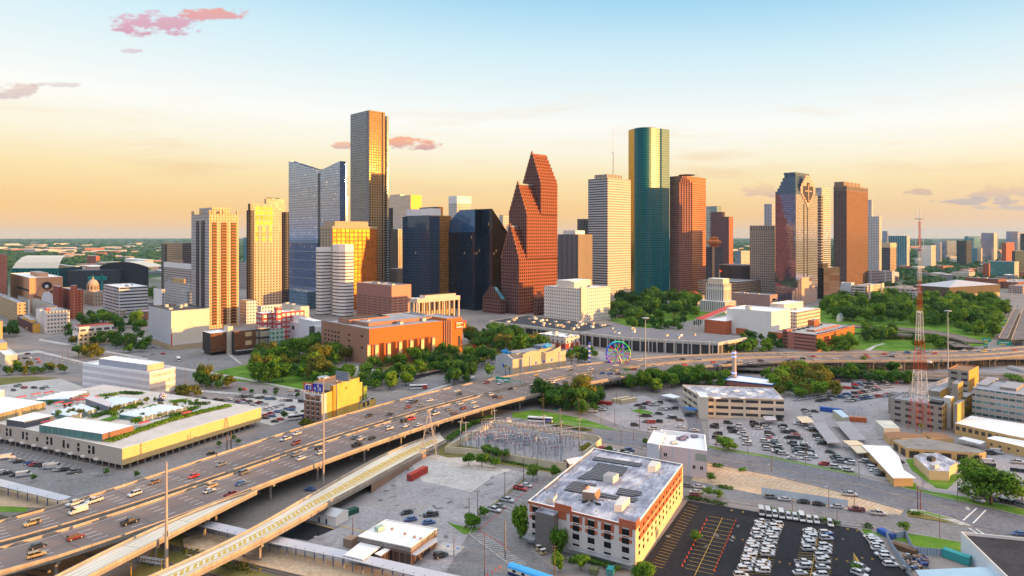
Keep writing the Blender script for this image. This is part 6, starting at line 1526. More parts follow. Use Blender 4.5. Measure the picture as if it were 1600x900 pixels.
def pav(label,pts,z1,walls,name='roof_pavilion'):
 Q=wpoly([gp(*p) for p in pts],z1);r=EMP_(name,label,'pavilion',(*Q[0],zt))
 mb=MB();mb.pz_(Q,zt,z1,walls,False,vb=zt);mb.ring(Q,INS_(Q,.3),z1,WT_);mb.bd_('wall',r);mb=MB();mb.cap(INS_(Q,.3),z1-.02,RWH);mb.bd_('roof',r);return r,Q
pav('small charcoal pavilion with white roof, left one on the warehouse roof',[(40,620),(215,575),(340,597),(150,637)],13.6,[dkcl]*4)
pav('large charcoal pavilion with teal glazed side on the warehouse roof corner',[(245,655),(415,605),(835,660),(640,712)],14.2,[brcl,brcl,dkcl,tealw])
pav('glass-walled pavilion with broad white roof at the left edge of the warehouse roof',[(-260,520),(0,475),(285,512),(-120,615)],14.6,[FC_('amber_glazing',C4(.40,.30,.16),C4(.35,.28,.14),1.8,5,(.06,.94),(.1,.9),.15,.3)]*4)
pav('white lift hut beside the left edge pavilion on the warehouse roof',[(-80,450),(-40,432),(28,436),(0,455)],17.5,[STU_]*4)
vault=mat('skylight_membrane',C4(.66,.72,.80),.4,var=.05)
vgl=FC_('vault_glazing',C4(.42,.44,.46),C4(.14,.17,.17),2.4,6,(.06,.94),(0,1),.2)
def skylight(label,a,b,c,d,waves):
 A,B_,C_,D_=[V_(G(*gp(*p),zt+2.2)) for p in (a,b,c,d)]
 r=EMP_('vaulted_skylight',label,'skylight',(*A,zt));mb=MB();n=waves*6
 base=lambda f,g:A.lerp(B_,f).lerp(D_.lerp(C_,f),g)
 z=lambda f:zt+2.3+.8*abs(mt_.sin(f*mt_.pi*waves))
 for i in RG_(n):
  f0,f1=i/n,(i+1)/n
  q=[(*base(f0,0),z(f0)),(*base(f1,0),z(f1)),(*base(f1,1),z(f1)),(*base(f0,1),z(f0))]
  mb.fc_(q,vault);mb.fc_([(*base(f0,0),zt),(*base(f1,0),zt),q[1],q[0]],vgl);mb.fc_([(*base(f0,1),zt),q[3],q[2],(*base(f1,1),zt)],vgl)
 mb.fc_([(*base(0,0),zt),(*base(0,0),z(0)),(*base(0,1),z(0)),(*base(0,1),zt)],tealw);mb.fc_([(*base(1,0),zt),(*base(1,1),zt),(*base(1,1),z(1)),(*base(1,0),z(1))],tealw)
 mb.bd_('vaulted_roof',r)
skylight('white vaulted skylight roof farthest back on the warehouse garden',(225,500),(400,452),(560,450),(430,495),5)
skylight('white vaulted skylight roof in front of the wedge-shaped stair hut',(320,580),(520,528),(610,560),(440,605),5)
skylight('white vaulted skylight roof right of the wedge-shaped stair hut',(620,512),(730,482),(885,500),(700,548),6)
skylight('white vaulted skylight roof nearest the sunny warehouse edge',(745,592),(1010,532),(1172,550),(890,612),7)
Q=wpoly([gp(535,540),gp(560,490),gp(690,545),gp(640,555)],zt);r=EMP_('stair_hut','wedge-shaped grey stair hut with red doorway on the warehouse roof','stair hut',(*Q[0],zt));wd=mat('zinc_wall',C4(.42,.44,.50),.5)
mb=MB();A,B_,C_,D_=[G(*gp(*p),zt) for p in ((535,545),(680,575),(700,545),(560,520))]
for p0,p1,za,zb in ((A,B_,zt+5,zt+3),(B_,C_,zt+3,zt+3),(C_,D_,zt+3,zt+5),(D_,A,zt+5,zt+5)):mb.fc_([(*p0,zt),(*p1,zt),(*p1,zb),(*p0,za)],wd);mb.fc_([(*p0,za),(*p1,zb),(*p1,zt),(*p0,zt)],wd)
mb.fc_([(*A,zt+5),(*B_,zt+3),(*C_,zt+3),(*D_,zt+5)],wd);mb.bd_('wall',r);mb=MB();cc=Lr_(B_,C_,.5);mb.box((cc[0]+.3,cc[1]-.6,zt+1.5),(2.2,.5,3),mat('red_doorway',C4(.55,.10,.04),.6),.5);mb.bd_('doorway',r)
redc=mat('red_canvas',C4(.55,.06,.05),.7,var=.1)
for x,y in ((370,515),(425,522),(470,495),(505,500),(535,475),(582,483),(305,452),(225,462),(135,480),(1165,578),(900,640),(290,636)):
 g=G(*gp(x,y),zt+2.2);r=EMP_('shade_canopy','red canvas shade canopy on slim posts in the warehouse roof garden','canopy',(*g,zt),'red canopies on the warehouse roof');mb=MB();mb.box((*g,zt+2.4),(5.2,2.6,.2),redc,rad(60));mb.bd_('canvas',r)
 for sx,sy in ((-2,-.9),(2,-.9),(2,.9),(-2,.9)):mb=MB();cs,sn=mt_.cos(rad(60)),mt_.sin(rad(60));mb.bar((g[0]+sx*cs-sy*sn,g[1]+sx*sn+sy*cs,zt),(g[0]+sx*cs-sy*sn,g[1]+sx*sn+sy*cs,zt+2.3),.07,redc);mb.bd_('post',r)
g=G(*gp(1017,505),zt);r=EMP_('sculpture','black and white chequered dome sculpture on dark legs on the warehouse roof','sculpture',(*g,zt));mch,tt,bb=newmat('chequers');ch=tt.node('ShaderNodeTexChecker');ch.inputs['Scale'].default_value=1.0;ch.inputs['Color1'].default_value=C4(.75,.72,.8);ch.inputs['Color2'].default_value=C4(.06,.03,.09);tt.put(ch.inputs['Vector'],tt.node('ShaderNodeNewGeometry').outputs['Position']);tt.put(bb.inputs['Base Color'],ch.outputs[0])
mb=MB();mb.rev((*g,zt+1.2),[(.8,0),(1.8,.6),(2.2,1.6),(1.9,2.8),(1.0,3.6),(0,3.9)],mch,14);mb.bd_('dome',r);mb=MB();mb.box((g[0]-1.4,g[1],zt+.8),(3.6,1.6,1.6),mat('sculpture_base',C4(.03,.05,.12),.5),.4);mb.bd_('base',r)
# garden beds: planted strips on the roof (foliage is added later)
BEDS=[[(690,768),(830,722),(1080,640),(1280,582),(1440,542),(1425,535),(1230,575),(1010,628),(840,690),(680,755)],[(560,605),(680,570),(690,580),(600,620)],[(780,550),(850,515),(880,520),(840,560)],[(1060,600),(1220,545),(1240,552),(1090,612)],[(620,470),(720,462),(740,472),(650,482)],[(740,450),(900,455),(860,470),(760,465)],[(1060,510),(1150,500),(1180,512),(1080,522)],[(1190,520),(1290,515),(1300,535),(1220,535)]]
mb=MB();Q=wpoly([gp(*p) for p in [(860,560),(960,525),(990,535),(900,570)]],zt);cap_tri(mb,Q,zt+.06,M['grass']);Q=wpoly([gp(*p) for p in [(620,625),(720,595),(750,610),(690,635)]],zt);cap_tri(mb,Q,zt+.06,M['grass']);mb.bd_('roof_lawn',root)
# ---- white screened block behind it
scr=FC_('white_screen',C4(.76,.74,.75),C4(.58,.56,.60),1.2,4.6,(.0,1.0),(.12,.68),.6,wob=0,blind=.05,spec=.2);scr_r=FC_('white_screen_sun',C4(.76,.68,.60),C4(.46,.38,.36),1.5,4.6,(.2,1.0),(.15,.70),.6,wob=0,spec=.2)
D=456;P=BXP_(234,D,129,274,27);h=ZH(581.5,D);t=Bld_('screened_block','white block wrapped in horizontal screens with grey roof house, behind the roof garden','office block',P,h,[scr_r,scr_r,scr,scr],RWH,par=1.2)
Blk_(t,'roof_house',sub(P,.18,.82,.10,.82),h-1.2,h+3.6,[mat('roof_house_sun',C4(.62,.38,.24),.8),BM['roof_house_sun'],mat('roof_house_shade',C4(.36,.38,.44),.8),BM['roof_house_shade']],RWH,.4)  # grey house walls with sun and shade put into their colours
# ---- yellow party-wall building with red and blue number boards
cyb=cr(465,575,9.68);D=391;P=BXP_(502.7,D,475,520,WG);h=ZH(616,D);brkw=mat('brown_brick',C4(.30,.17,.12),.85,var=.15,scale=.6);yw=mat('yellow_render_wall',C4(.60,.39,.09),.85,var=.26,scale=.12,streak=.5)
root=EMP_('loft_building','tall yellow walled loft building with brown brick front beside the freeway','loft building',P[0])
Blk_(root,'wall',P,0,h,[yw,yw,brkw,brkw],RDK,.8);mb=MB();fpanel(mb,0,0,.45,0,h-.2,.05,mat('pale_render',C4(.52,.48,.42),.85,streak=.4),P);mb.bd_('render_strip',root)
mb=MB();fpanel(mb,3,-.02,1.02,h-.9,h,.35,WT_,P);fpanel(mb,3,0,1,h-4.6,h-4.2,.15,WT_,P);fpanel(mb,3,.36,.64,h-1.9,h-1.1,.12,WT_,P)
for u in (0,.93):fpanel(mb,3,u,u+.07,h-4.4,h-1.2,.12,WT_,P)
mb.bd_('cornice',root);WIN_(root,P,3,.08,.92,3,[1.2+2.7*k for k in RG_(6)],1.7,1.6,WT_)
D2=404;P2=BXP_(526.5,D2,490,561.5,WG);h2=ZH(600,D2);Blk_(root,'main_wall',P2,0,h2,[yw,yw,BM['pale_render'],BM['pale_render']],mat('brown_roof',C4(.26,.15,.09),.9),.6);P3=BXP_(521,399,516,525,WG);Blk_(root,'stair_bay',P3,0,ZH(602.5,399),mat('amber_render',C4(.55,.27,.04),.85));
P4=BXP_(561,D2+40,556,566,WG);Blk_(root,'rear_wing',P4,0,ZH(598,D2+40),yw,RDK);gg=FC_('green_panels',C4(.28,.34,.04),C4(.12,.22,.03),4,4,(.1,.9),(.15,.9),.5,wob=0);P5=BXP_(568,D2+46,563,573.5,WG);Blk_(root,'green_wing',P5,0,ZH(604,D2+46),[gg,gg,dkp,dkp],RDK,.5)
mb=MB();a,b=P2[0],P2[1];n_=V_((b[1]-a[1],-(b[0]-a[0]))).normalized();d_=(V_(b)-V_(a)).normalized();p=V_(Lr_(a,b,.40))+n_*.08
mb.fc_([(*(p+d_*((1.1 if k % 2==0 else .45)*mt_.sin(k*mt_.pi/5))),h2-4+(1.1 if k % 2==0 else .45)*mt_.cos(k*mt_.pi/5)) for k in RG_(10)][::-1],sred);mb.bd_('star_emblem',root)
# number boards
a,b=V_(P[3]),V_(P[0]);d_=(b-a).normalized();n_=V_((d_.y,-d_.x))
for i,(u0,u1,c_,txt_) in enumerate(((-.02,.50,sred,'2 19'),(.52,1.06,sblu,'4 18'))):
 Lf=(b-a).length;p,q=a+d_*Lf*u0+n_*.3,a+d_*Lf*u1+n_*.3;z0,z1=h+1.2,h+5.6
 r=EMP_('billboard',['red bordered number board reading 2 19 on the loft roof','blue number board reading 4 18 on the loft roof'][i],'billboard',(*p,h))
 mb=MB();mb.pz_([TU_(p),TU_(q),TU_(q-n_*.4),TU_(p-n_*.4)],z0,z1,c_,None,True);bd=mb.bd_('panel',r)
 if i==0:mb=MB();p2,q2=p+d_*.9+n_*.06,q-d_*.4+n_*.06;mb.pz_([TU_(p2),TU_(q2),TU_(q2-n_*.05),TU_(p2-n_*.05)],z0+.3,z1-1.5,sblu,None,True);mb.bd_('number_field',r);mb=MB();p2,q2=p+d_*1.4+n_*.06,q-d_*.9+n_*.06;mb.pz_([TU_(p2),TU_(q2),TU_(q2-n_*.05),TU_(p2-n_*.05)],z1-1.2,z1-.5,swht,None,True);mb.bd_('heading_strip',r)
 else:mb=MB();mb.fc_([(*(p.lerp(q,.55)+n_*.08+d_*.75*mt_.cos(k*.6283)),z1-1.0+.75*mt_.sin(k*.6283)) for k in RG_(10)],swht);mb.fc_([(*(p.lerp(q,.55)+n_*.10+d_*.4*mt_.cos(k*.6283)),z1-1.0+.4*mt_.sin(k*.6283)) for k in RG_(10)],sred);mb.bd_('round_emblem',r)
 TXT_('numerals',txt_,3.1,(*(p.lerp(q,.5)+n_*.13),z0+1.5),(*d_,0),mat('numeral_white_%d' % i,C4(.75,.85,.92),.4,var=.02),r)
 for f in (.1,.5,.9):mb=MB();c_0=p.lerp(q,f)-n_*.5;mb.bar((*c_0,h-.8),(*c_0,z1-.3),.12,STL_);mb.bd_('post',r)
Q0,Q1=V_(G(*cyb(575,100),h2+4)),V_(G(*cyb(775,130),h2+4));r=EMP_('billboard','grey backed billboard with slatted frame standing on the loft rear roof','billboard',(*Q0,h2));dq=(Q1-Q0).normalized();nq=V_((dq.y,-dq.x))
mb=MB();mb.pz_([TU_(Q0),TU_(Q1),TU_(Q1-nq*.4),TU_(Q0-nq*.4)],h2+1,h2+6.2,FC_('board_back',C4(.32,.40,.48),C4(.10,.13,.17),2,1.3,(.06,.94),(.1,.8),.6,wob=0),None,True);mb.bd_('panel',r)
for f in (.1,.5,.9):mb=MB();c_0=Q0.lerp(Q1,f);mb.bar((*c_0,h2-1),(*c_0,h2+1.2),.15,STL_);mb.bd_('post',r)
P6=BXP_(562.5,422,553,587,WG);t=Bld_('brick_annex','low cream annex with dark cluttered roof beside the freeway, right of the yellow loft','annex',P6,ZH(631,422),[yw,yw,BM['pale_render'],BM['pale_render']],RDK,par=.6,units=5,usize=2.5);WIN_(t,P6,0,.1,.65,2,(3.0,),2,3,WT_);WIN_(t,P6,3,.3,.8,1,(3.0,),2,3,WT_)
P7=BXP_(606,470,595,627,WG);t=Bld_('gabled_house','small grey and tan house with stepped gable beside the freeway','house',P7,ZH(622,470),[mat('tan_gable',C4(.46,.32,.17),.85),BM['tan_gable'],BM['pale_render'],BM['pale_render']],RGY,par=.5);Blk_(t,'tower',sub(P7,.45,.95,.1,.6),0,ZH(612,480),BM['tan_gable'],RGY)
# ---- the small station beside the tracks
stw=FC_('station_glazing',C4(.16,.11,.09),C4(.06,.04,.035),2.4,5,(.08,.92),(.1,.8),.15,.2)
root,P=SLR_('station','small flat white-roofed railway station with brown glazed walls','station',[c7(812,549),c7(1132,607),c7(968,727),c7(636,656)],6.2,stw,RWH)
mb=MB();mb.pz_(P,4.9,6.3,WT_,False);mb.pp_(P,6.2,6.5,WT_,.4);mb.bd_('fascia',root)
mb=MB();Q=wpoly([c7(840,735),c7(1000,770),c7(1135,680),c7(1130,655),c7(970,725),c7(880,712)],4.2);mb.pz_(Q,3.9,4.2,STL_,False);cap_tri(mb,Q,4.2,mat('awning_grey',C4(.42,.45,.50),.5));cap_tri(mb,Q,3.9,STL_);mb.bd_('awning',root)
Q=wpoly([c7(550,768),c7(660,682),c7(786,712),c7(668,796)],4.6);mb=MB();mb.pz_(Q,4.2,4.6,WT_,False);cap_tri(mb,Q,4.6,RWH);cap_tri(mb,Q,4.2,WT_);mb.bd_('porch_roof',root)
Q2=wpoly([c7(740,760),c7(840,705),c7(870,712),c7(780,775)],4.4);mb=MB();mb.pz_(Q2,0,4.4,stw,False);cap_tri(mb,Q2,4.4,RWH);mb.bd_('link_wing',root)
for p in Q:mb=MB();mb.bar((*p,0),(*p,4.3),.15,STL_);mb.bd_('post',root)
mb=MB();g=G(*c7(772,612),6.4);mb.box((*g,7.1),(3.0,2.2,1.4),mat('mint_unit',C4(.34,.46,.40),.6),.9);mb.bd_('rooftop_unit',root)
for x,y in ((990,660),(1030,672),(930,640),(850,610)):mb=MB();mb.box((*G(*c7(x,y),6.3),6.6),(.8,.6,.6),rust,.4);mb.bd_('roof_vent',root)
# platform canopy
can_m=mat('canopy_metal',C4(.46,.46,.50),.5,.15,.1)
def long_canopy(label,up,lo,z,nposts,gap):
 A=[G(*p,z) for p in up];B_=[G(*p,z) for p in lo];r=EMP_('platform_canopy',label,'canopy',A[0])
 mb=MB()
 for i in RG_(len(A)-1):
  m0,m1=Lr_(A[i],B_[i],.5),Lr_(A[i+1],B_[i+1],.5)
  mb.fc_([(*B_[i],z),(*B_[i+1],z),(*m1,z-.25),(*m0,z-.25)],can_m);mb.fc_([(*m0,z-.25),(*m1,z-.25),(*A[i+1],z),(*A[i],z)],can_m)
  mb.fc_([(*B_[i],z-.3),(*A[i],z-.3),(*A[i+1],z-.3),(*B_[i+1],z-.3)],DKM_);mb.fc_([(*B_[i],z-.3),(*B_[i+1],z-.3),(*B_[i+1],z),(*B_[i],z)],STL_);mb.fc_([(*A[i+1],z-.3),(*A[i],z-.3),(*A[i],z),(*A[i+1],z)],STL_)
 mb.bd_('roof',r)
 for k in RG_(nposts):
  f=(k+.5)/nposts;p,q=Lr_(A[0],A[-1],f),Lr_(B_[0],B_[-1],f)
  c=Lr_(p,q,.72);mb=MB();mb.box((*c,z/2),(.35,.35,z),mat('blue_post',C4(.10,.15,.28),.5) if k==0 and 'blue_post' not in bpy.data.materials else BM['blue_post'],rad(25));mb.bar((*c,z-.9),(*Lr_(p,q,.4),z-.35),.12,BM['blue_post']);mb.bd_('post',r)
 return A,B_
A,B_=long_canopy('long grey platform canopy running below the station and under the ramp',[c3(1300,552),c7(130,650),c7(570,742),c7(1300,905)],[c3(1225,582),c7(80,692),c7(555,790),c7(1100,925)],4.2,26,0)
Q=[G(*p) for p in ((296,835),(420,862),(560,893),(640,915),(590,930),(480,905),(300,855))];PAT_('platform',[(285,842),(320,832),(570,885),(660,910),(600,930),(290,868)],'tan_lot',6);PAT_('platform',[(-20,770),(0,762),(110,783),(100,795),(-20,790)],'tan_lot',6)
long_canopy('long grey canopy at the left edge behind the freeway',[c3(-120,262),c3(450,405)],[c3(-160,300),c3(370,428)],4.2,9,0)
# tracks
railm=mat('rail_steel',C4(.22,.18,.15),.45,.6);tie=mat('sleepers',C4(.10,.075,.06),.9)
def track(label,a,b):
 A,B_=V_(G(*a)),V_(G(*b));d_=(B_-A).normalized();s_=V_((d_.y,-d_.x));L_=(B_-A).length;r=EMP_('railway_track',label,'track',(*A,0))
 mb=MB();mb.pz_([TU_(A+s_*1.6),TU_(B_+s_*1.6),TU_(B_-s_*1.6),TU_(A-s_*1.6)],0,.16,M['gravel']);mb.bd_('ballast',r)
 mb=MB();n=int(L_/.7)
 for i in RG_(n):mb.box((*(A+d_*(.35+i*.7)),.20),(.25,2.5,.1),tie,mt_.atan2(d_.y,d_.x),False)
 mb.bd_('sleepers',r,kind='stuff')
 for o_ in (-.72,.72):mb=MB();mb.pz_([TU_(A+s_*(o_+.05)),TU_(B_+s_*(o_+.05)),TU_(B_+s_*(o_-.05)),TU_(A+s_*(o_-.05))],.25,.42,railm);mb.bd_('rail',r)
track('railway track beside the station platform',(250,852),(560,925));track('second railway track, farther below the platform',(200,868),(480,938))
track('railway track under the freeway at the far left',(-30,800),(130,842))
# shed, container, skip
P=[G(*c7(500,592)),G(*c7(577,548))];rr_=V_(P[1])-V_(P[0]);ll=V_(G(*c7(330,552)))-V_(P[0]);P=[P[0],P[1],TU_(V_(P[1])+ll),TU_(V_(P[0])+ll)]
t=EMP_('shed','white shed with grey gabled roof beside the ramp','shed',P[0]);mb=MB();mb.pz_(P,0,3.6,WT_,False);mb.bd_('wall',t);mb=MB();o_=INS_(P,-.3);gable(mb,o_,3.6,1.5,STL_,WT_,1);mb.bd_('roof',t)
for f in (.35,.62):mb=MB();fpanel(mb,3,f,f+.06,0,2.1,.06,mat('navy_door',C4(.03,.05,.10),.5) if f==.35 else BM['navy_door'],P);mb.bd_('door',t)
def corrug(name,c):return FC_(name,C4(*c),C4(*[x*.72 for x in c]),.55,9,(.35,.85),(0,1),.6,wob=0,blind=.0,spec=.3)
def container(label,c,L_,ang,m,hh=2.7,w=2.45,name='shipping_container',cat='container',group=None):
 r=EMP_(name,label,cat,(*c,0),group);P=rect(c[0],c[1],L_,w,ang);mb=MB();mb.pz_(P,.12,hh,m,bottom=True);mb.bd_('body',r);mb=MB()
 for p in P:mb.box((*p,hh/2+.06),(.2,.2,hh+.05),m)
 mb.bd_('corner_post',r);mb=MB();a,b=P[3],P[0];n_=V_((b[1]-a[1],-(b[0]-a[0]))).normalized() if True else 0
 for f in (.2,.4,.6,.8):p=V_(Lr_(a,b,f))+n_*.06;mb.bar((*p,.25),(*p,hh-.1),.04,STL_)
 mb.bd_('door_bars',r);return r
redcor=corrug('red_corrugated',(.42,.05,.035));bluecor=corrug('blue_corrugated',(.03,.10,.40));orcor=corrug('orange_corrugated',(.50,.14,.05));crcor=corrug('cream_corrugated',(.56,.46,.30));tealcor=corrug('teal_corrugated',(.05,.34,.34));grncor=corrug('dark_green_corrugated',(.02,.09,.06))
c_=Lr_(G(*c7(968,303)),G(*c7(1050,258)),.5);container('red shipping container standing alone on the concrete yard',c_,13,mt_.degrees(mt_.atan2(*(V_(G(*c7(1050,258)))-V_(G(*c7(968,303)))))),redcor,3.0)
container('blue container beside the pale roofed sheds',G(1298,644),12,-60,bluecor);container('orange container in front of the grey police block',G(1340,659),9,-75,orcor);container('white container left of the red skip by the dark trees',G(*c8(680,430)),14,55,crcor);container('cream container nearest the wooded lot corner',G(*c8(725,437)),14,55,crcor);container('red skip container among the trees beside the cream containers',G(*c8(580,448)),9,-70,redcor,2.2)
container('teal trailer in the scrap yard by the white warehouse',G(*c9(1180,805)),8,-35,tealcor,2.9);container('dark green skip behind the white shed',G(*c7(588,515)),6.5,40,grncor,2.0,name='skip',cat='skip');container('dark louvred plant box on the yard by the canopy',G(*c7(592,712)),3.6,25,rust,3.0,3.4,name='plant_box',cat='plant box')
container('blue skip at the head of the scrap yard fence',G(*c9(740,650)),6,-20,bluecor,1.8,name='skip',cat='skip');container('rusty skip inside the scrap yard fence',G(*c9(855,745)),8,-35,corrug('rust_corrugated',(.16,.09,.05)),1.8,name='skip',cat='skip');container('small teal utility cabinet below the solar-roofed office',G(*c10(615,885)),3,20,tealcor,2.0,2.0,name='utility_cabinet',cat='cabinet');container('dull green transformer cabinet below the solar-roofed office',G(*c10(513,885)),2.6,20,mat('olive_cabinet',C4(.14,.16,.07),.6),1.9,2.4,name='utility_cabinet',cat='cabinet')
# ---- substation: wall, gantries, transformers
sw=mat('cream_wall',C4(.56,.48,.34),.85,var=.12,streak=.3);W_=[G(*p) for p in ((696,708),(772,665),(934,690),(939,695),(912,716))];W2=[G(*p) for p in ((884,734),(872,733),(745,712),(696,708))]
r=EMP_('boundary_wall','cream concrete wall round the electrical substation','wall',W_[0])
for seg in (W_,W2):
 for a,b in zip(seg,seg[1:]):
  d_=(V_(b)-V_(a)).normalized();s_=V_((d_.y,-d_.x))*.2;mb=MB();mb.pz_([TU_(V_(a)+s_),TU_(V_(b)+s_),TU_(V_(b)-s_),TU_(V_(a)-s_)],0,3.3,sw);n=max(2,int(dist(a,b)/6))
  for k in RG_(n+1):mb.box((*Lr_(a,b,k/n),1.75),(.6,.6,3.5),sw,mt_.atan2(d_.y,d_.x))
  mb.bd_('wall_panel',r)
cs5=cr(690,640,6.15);gal=mat('gantry_steel',C4(.30,.35,.42),.5,.4,.1);insul=mat('insulator_brown',C4(.30,.10,.09),.3,var=.1);xf=mat('transformer_grey',C4(.34,.40,.46),.5,.2)
posts=[G(*cs5(x,y)) for x,y in ((435,318),(595,345),(760,385),(930,420),(1110,445))]
r=EMP_('gantry','long blue-grey steel gantry crossing the substation','gantry',posts[0]);zt5=10.5
for p in posts:mb=MB();mb.bar((p[0]-.6,p[1],0),(p[0],p[1],zt5),.16,gal);mb.bar((p[0]+.6,p[1],0),(p[0],p[1],zt5),.16,gal);[mb.bar((p[0]-.6+.06*k,p[1],k),(p[0]+.6-.06*(k+1),p[1],k+1),.07,gal) for k in RG_(9)];mb.bd_('post',r)
mb=MB()
for a,b in zip(posts,posts[1:]):
 mb.bar((*a,zt5),(*b,zt5),.2,gal);mb.bar((*a,zt5-1),(*b,zt5-1),.12,gal)
 for k in RG_(8):mb.bar((*Lr_(a,b,k/8),zt5-1*(k % 2)),(*Lr_(a,b,(k+1)/8),zt5-1*((k+1) % 2)),.07,gal)
mb.bd_('beam',r)
poly_s=[G(*p) for p in ((712,703),(770,672),(900,690),(868,718),(760,706))]
rs_=random.Random(11);k=0
for i in RG_(11):
 for j in RG_(5):
  f,g_=(i+.5)/11,(j+.5)/5;p=Lr_(Lr_(G(718,703),G(868,722),f),Lr_(G(772,671),G(912,692),f),g_);p=(p[0]+rs_.uniform(-1.5,1.5),p[1]+rs_.uniform(-2,2))
  hh=rs_.uniform(3.5,7.5);r=EMP_('switch_frame','steel switch frame with three brown insulators in the substation','switchgear',p,'switch frames inside the substation');w=2.2
  mb=MB()
  for s_ in (-1,1):mb.bar((p[0]+s_*w,p[1]+s_*.8,0),(p[0]+s_*w,p[1]+s_*.8,hh),.14,gal)
  mb.bar((p[0]-w-.5,p[1]-1,hh),(p[0]+w+.5,p[1]+1,hh),.15,gal);mb.bar((p[0]-w,p[1]-.8,hh*.5),(p[0]+w,p[1]+.8,hh),.06,gal);mb.bd_('frame',r)
  for s_ in (-1,0,1):mb=MB();mb.rev((p[0]+s_*w,p[1]+s_*.8,hh+.1),[(.14,0),(.26,.2),(.14,.4),(.26,.6),(.14,.8),(.26,1.0),(.1,1.3),(0,1.4)],insul,6);mb.bd_('insulator',r)
  mb=MB();q=(p[0]+rs_.uniform(4,9),p[1]+rs_.uniform(3,8));[mb.bar((p[0]+s_*w,p[1]+s_*.8,hh+1.4),(q[0]+s_*w,q[1]+s_*.8,hh+.6),.06,STL_) for s_ in (-1,0,1)];mb.bd_('busbar',r)
for i,(x,y) in enumerate(((465,290),(690,290),(740,300),(900,310),(820,340),(560,310),(640,150))):
 p=G(*cs5(x,y));r=EMP_('transformer','grey finned transformer tank with round conservator among the switch frames','transformer',p,'transformers in the substation');mb=MB();mb.box((*p,1.6),(3.2,2.2,2.8),xf,.6);[mb.box((p[0]+(q_-3)*.45,p[1]-1.5+q_*.3,1.5),(.12,.9,2.2),xf,.6) for q_ in RG_(7)];mb.bd_('tank',r);mb=MB();mb.bar((p[0]-1.2,p[1],3.8),(p[0]+1.2,p[1]+.8,3.8),.55,xf,None,10);mb.bd_('conservator',r)
 for s_ in (-1,0,1):mb=MB();mb.rev((p[0]+s_,p[1]+s_*.5,3.0),[(.2,0),(.3,.3),(.15,.6),(.28,.9),(.1,1.4),(0,1.5)],insul,6);mb.bd_('insulator',r)
for i,(x,y0,y1) in enumerate(((182,105,355),(232,115,410),(1150,110,320),(1322,80,355),(508,0,145),(1148,345,500),(985,50,230))):
 p=G(*cs5(x,y1));D_=p[1];hh=(y1-y0)/6.15*D_/F;mb=MB();mb.bar((*p,0),(*p,hh),.35,gal,.2,8);mb.box((*p,hh-.6),(3,.2,.2),gal,.5);SNG_(mb,'transmission_pole','tall steel line pole standing along the substation wall','pole',p,'line poles round the substation')
P=[G(*c10(335,240)),G(*c10(430,220))];t=EMP_('control_hut','dark hut with pale pitched roof at the substation gate','hut',P[0]);Pq=rect(*Lr_(G(*c10(380,235)),G(*c10(400,205)),.5),9,5,60);mb=MB();mb.pz_(Pq,0,3,rust,False);mb.bd_('wall',t);mb=MB();gable(mb,INS_(Pq,-.5),3,1.6,mat('pale_metal_roof',C4(.46,.52,.60),.5),rust);mb.bd_('roof',t)
# police compound and right foreground
jl=FC_('jail_bays',C4(.58,.50,.39),C4(.03,.03,.035),8.6,4.0,(.08,.92),(.38,.80),.2,wob=0)
root,P=SLR_('municipal_office','three-storey cream office with deep dark window bays behind the car park','office building',[(1066,602.5),(1208,607.5),(1225,625.5),(1094,620.5)],12.0,jl,patched)
mb=MB();mb.pp_(P,11.2,12.6,cream,.5);mb.bd_('parapet',root)
Q=wpoly([(1087,610.5),(1103,612),(1107,621),(1094,620)],13.4);Blk_(root,'stair_tower',Q,0,13.4,cream,RWH,.4)
mb=MB();q=wpoly([(1067,636),(1082,636),(1094,641),(1080,641)],3.4);mb.pz_(q,3.1,3.4,mat('blue_awning',C4(.03,.14,.45),.6),None,True);mb.bd_('awning',root);mb=MB();q=wpoly([(1192,650),(1210,650),(1214,656),(1196,656)],3.2);mb.pz_(q,3,3.2,can_m,None,True);mb.bd_('awning',root)
for x,y in ((1115,612),(1130,616),(1150,611),(1170,615),(1188,612),(1120,622),(1160,622)):mb=MB();mb.box((*G(x,y,12.2),12.3),(4,3,.4),RWH,.3);mb.bd_('skylight',root)
# brick chimney with lit blue bands
p=G(1147,603);r=EMP_('chimney','tall round brick chimney with blue glowing bands beside the low blue-trimmed building','chimney',p);D_=p[1];hh=55/F*D_;chm=mat('chimney_brick',C4(.46,.36,.30),.8,var=.2,streak=.3);mb=MB();mb.rev((*p,0),[(1.9,0),(1.6,hh*.5),(1.35,hh),(1.1,hh),(1.1,hh-1)],chm,18);mb.bd_('shaft',r)
for f in (.36,.82,.93):mb=MB();mb.rev((*p,hh*f),[(1.75-.3*f,0),(1.9-.3*f,.1),(1.9-.3*f,.7),(1.75-.3*f,.8)],glow('blue_neon_%d' % int(f*100),C4(.25,.30,.95),1.2),18);mb.bd_('lit_band',r)
bb_=FC_('brick_blue_trim',C4(.30,.12,.09),C4(.03,.03,.04),5,4.2,(.3,.8),(.3,.75),.2);root,P=SLR_('waterworks_hall','low brick hall with bright blue trim behind the chimney','hall',[(1130,594),(1155,587),(1217,595),(1207,602)],6.0,bb_,RWH);mb=MB();mb.pp_(P,5.2,6.4,mat('blue_trim',C4(.03,.18,.60),.5),.4);mb.bd_('blue_trim',root)
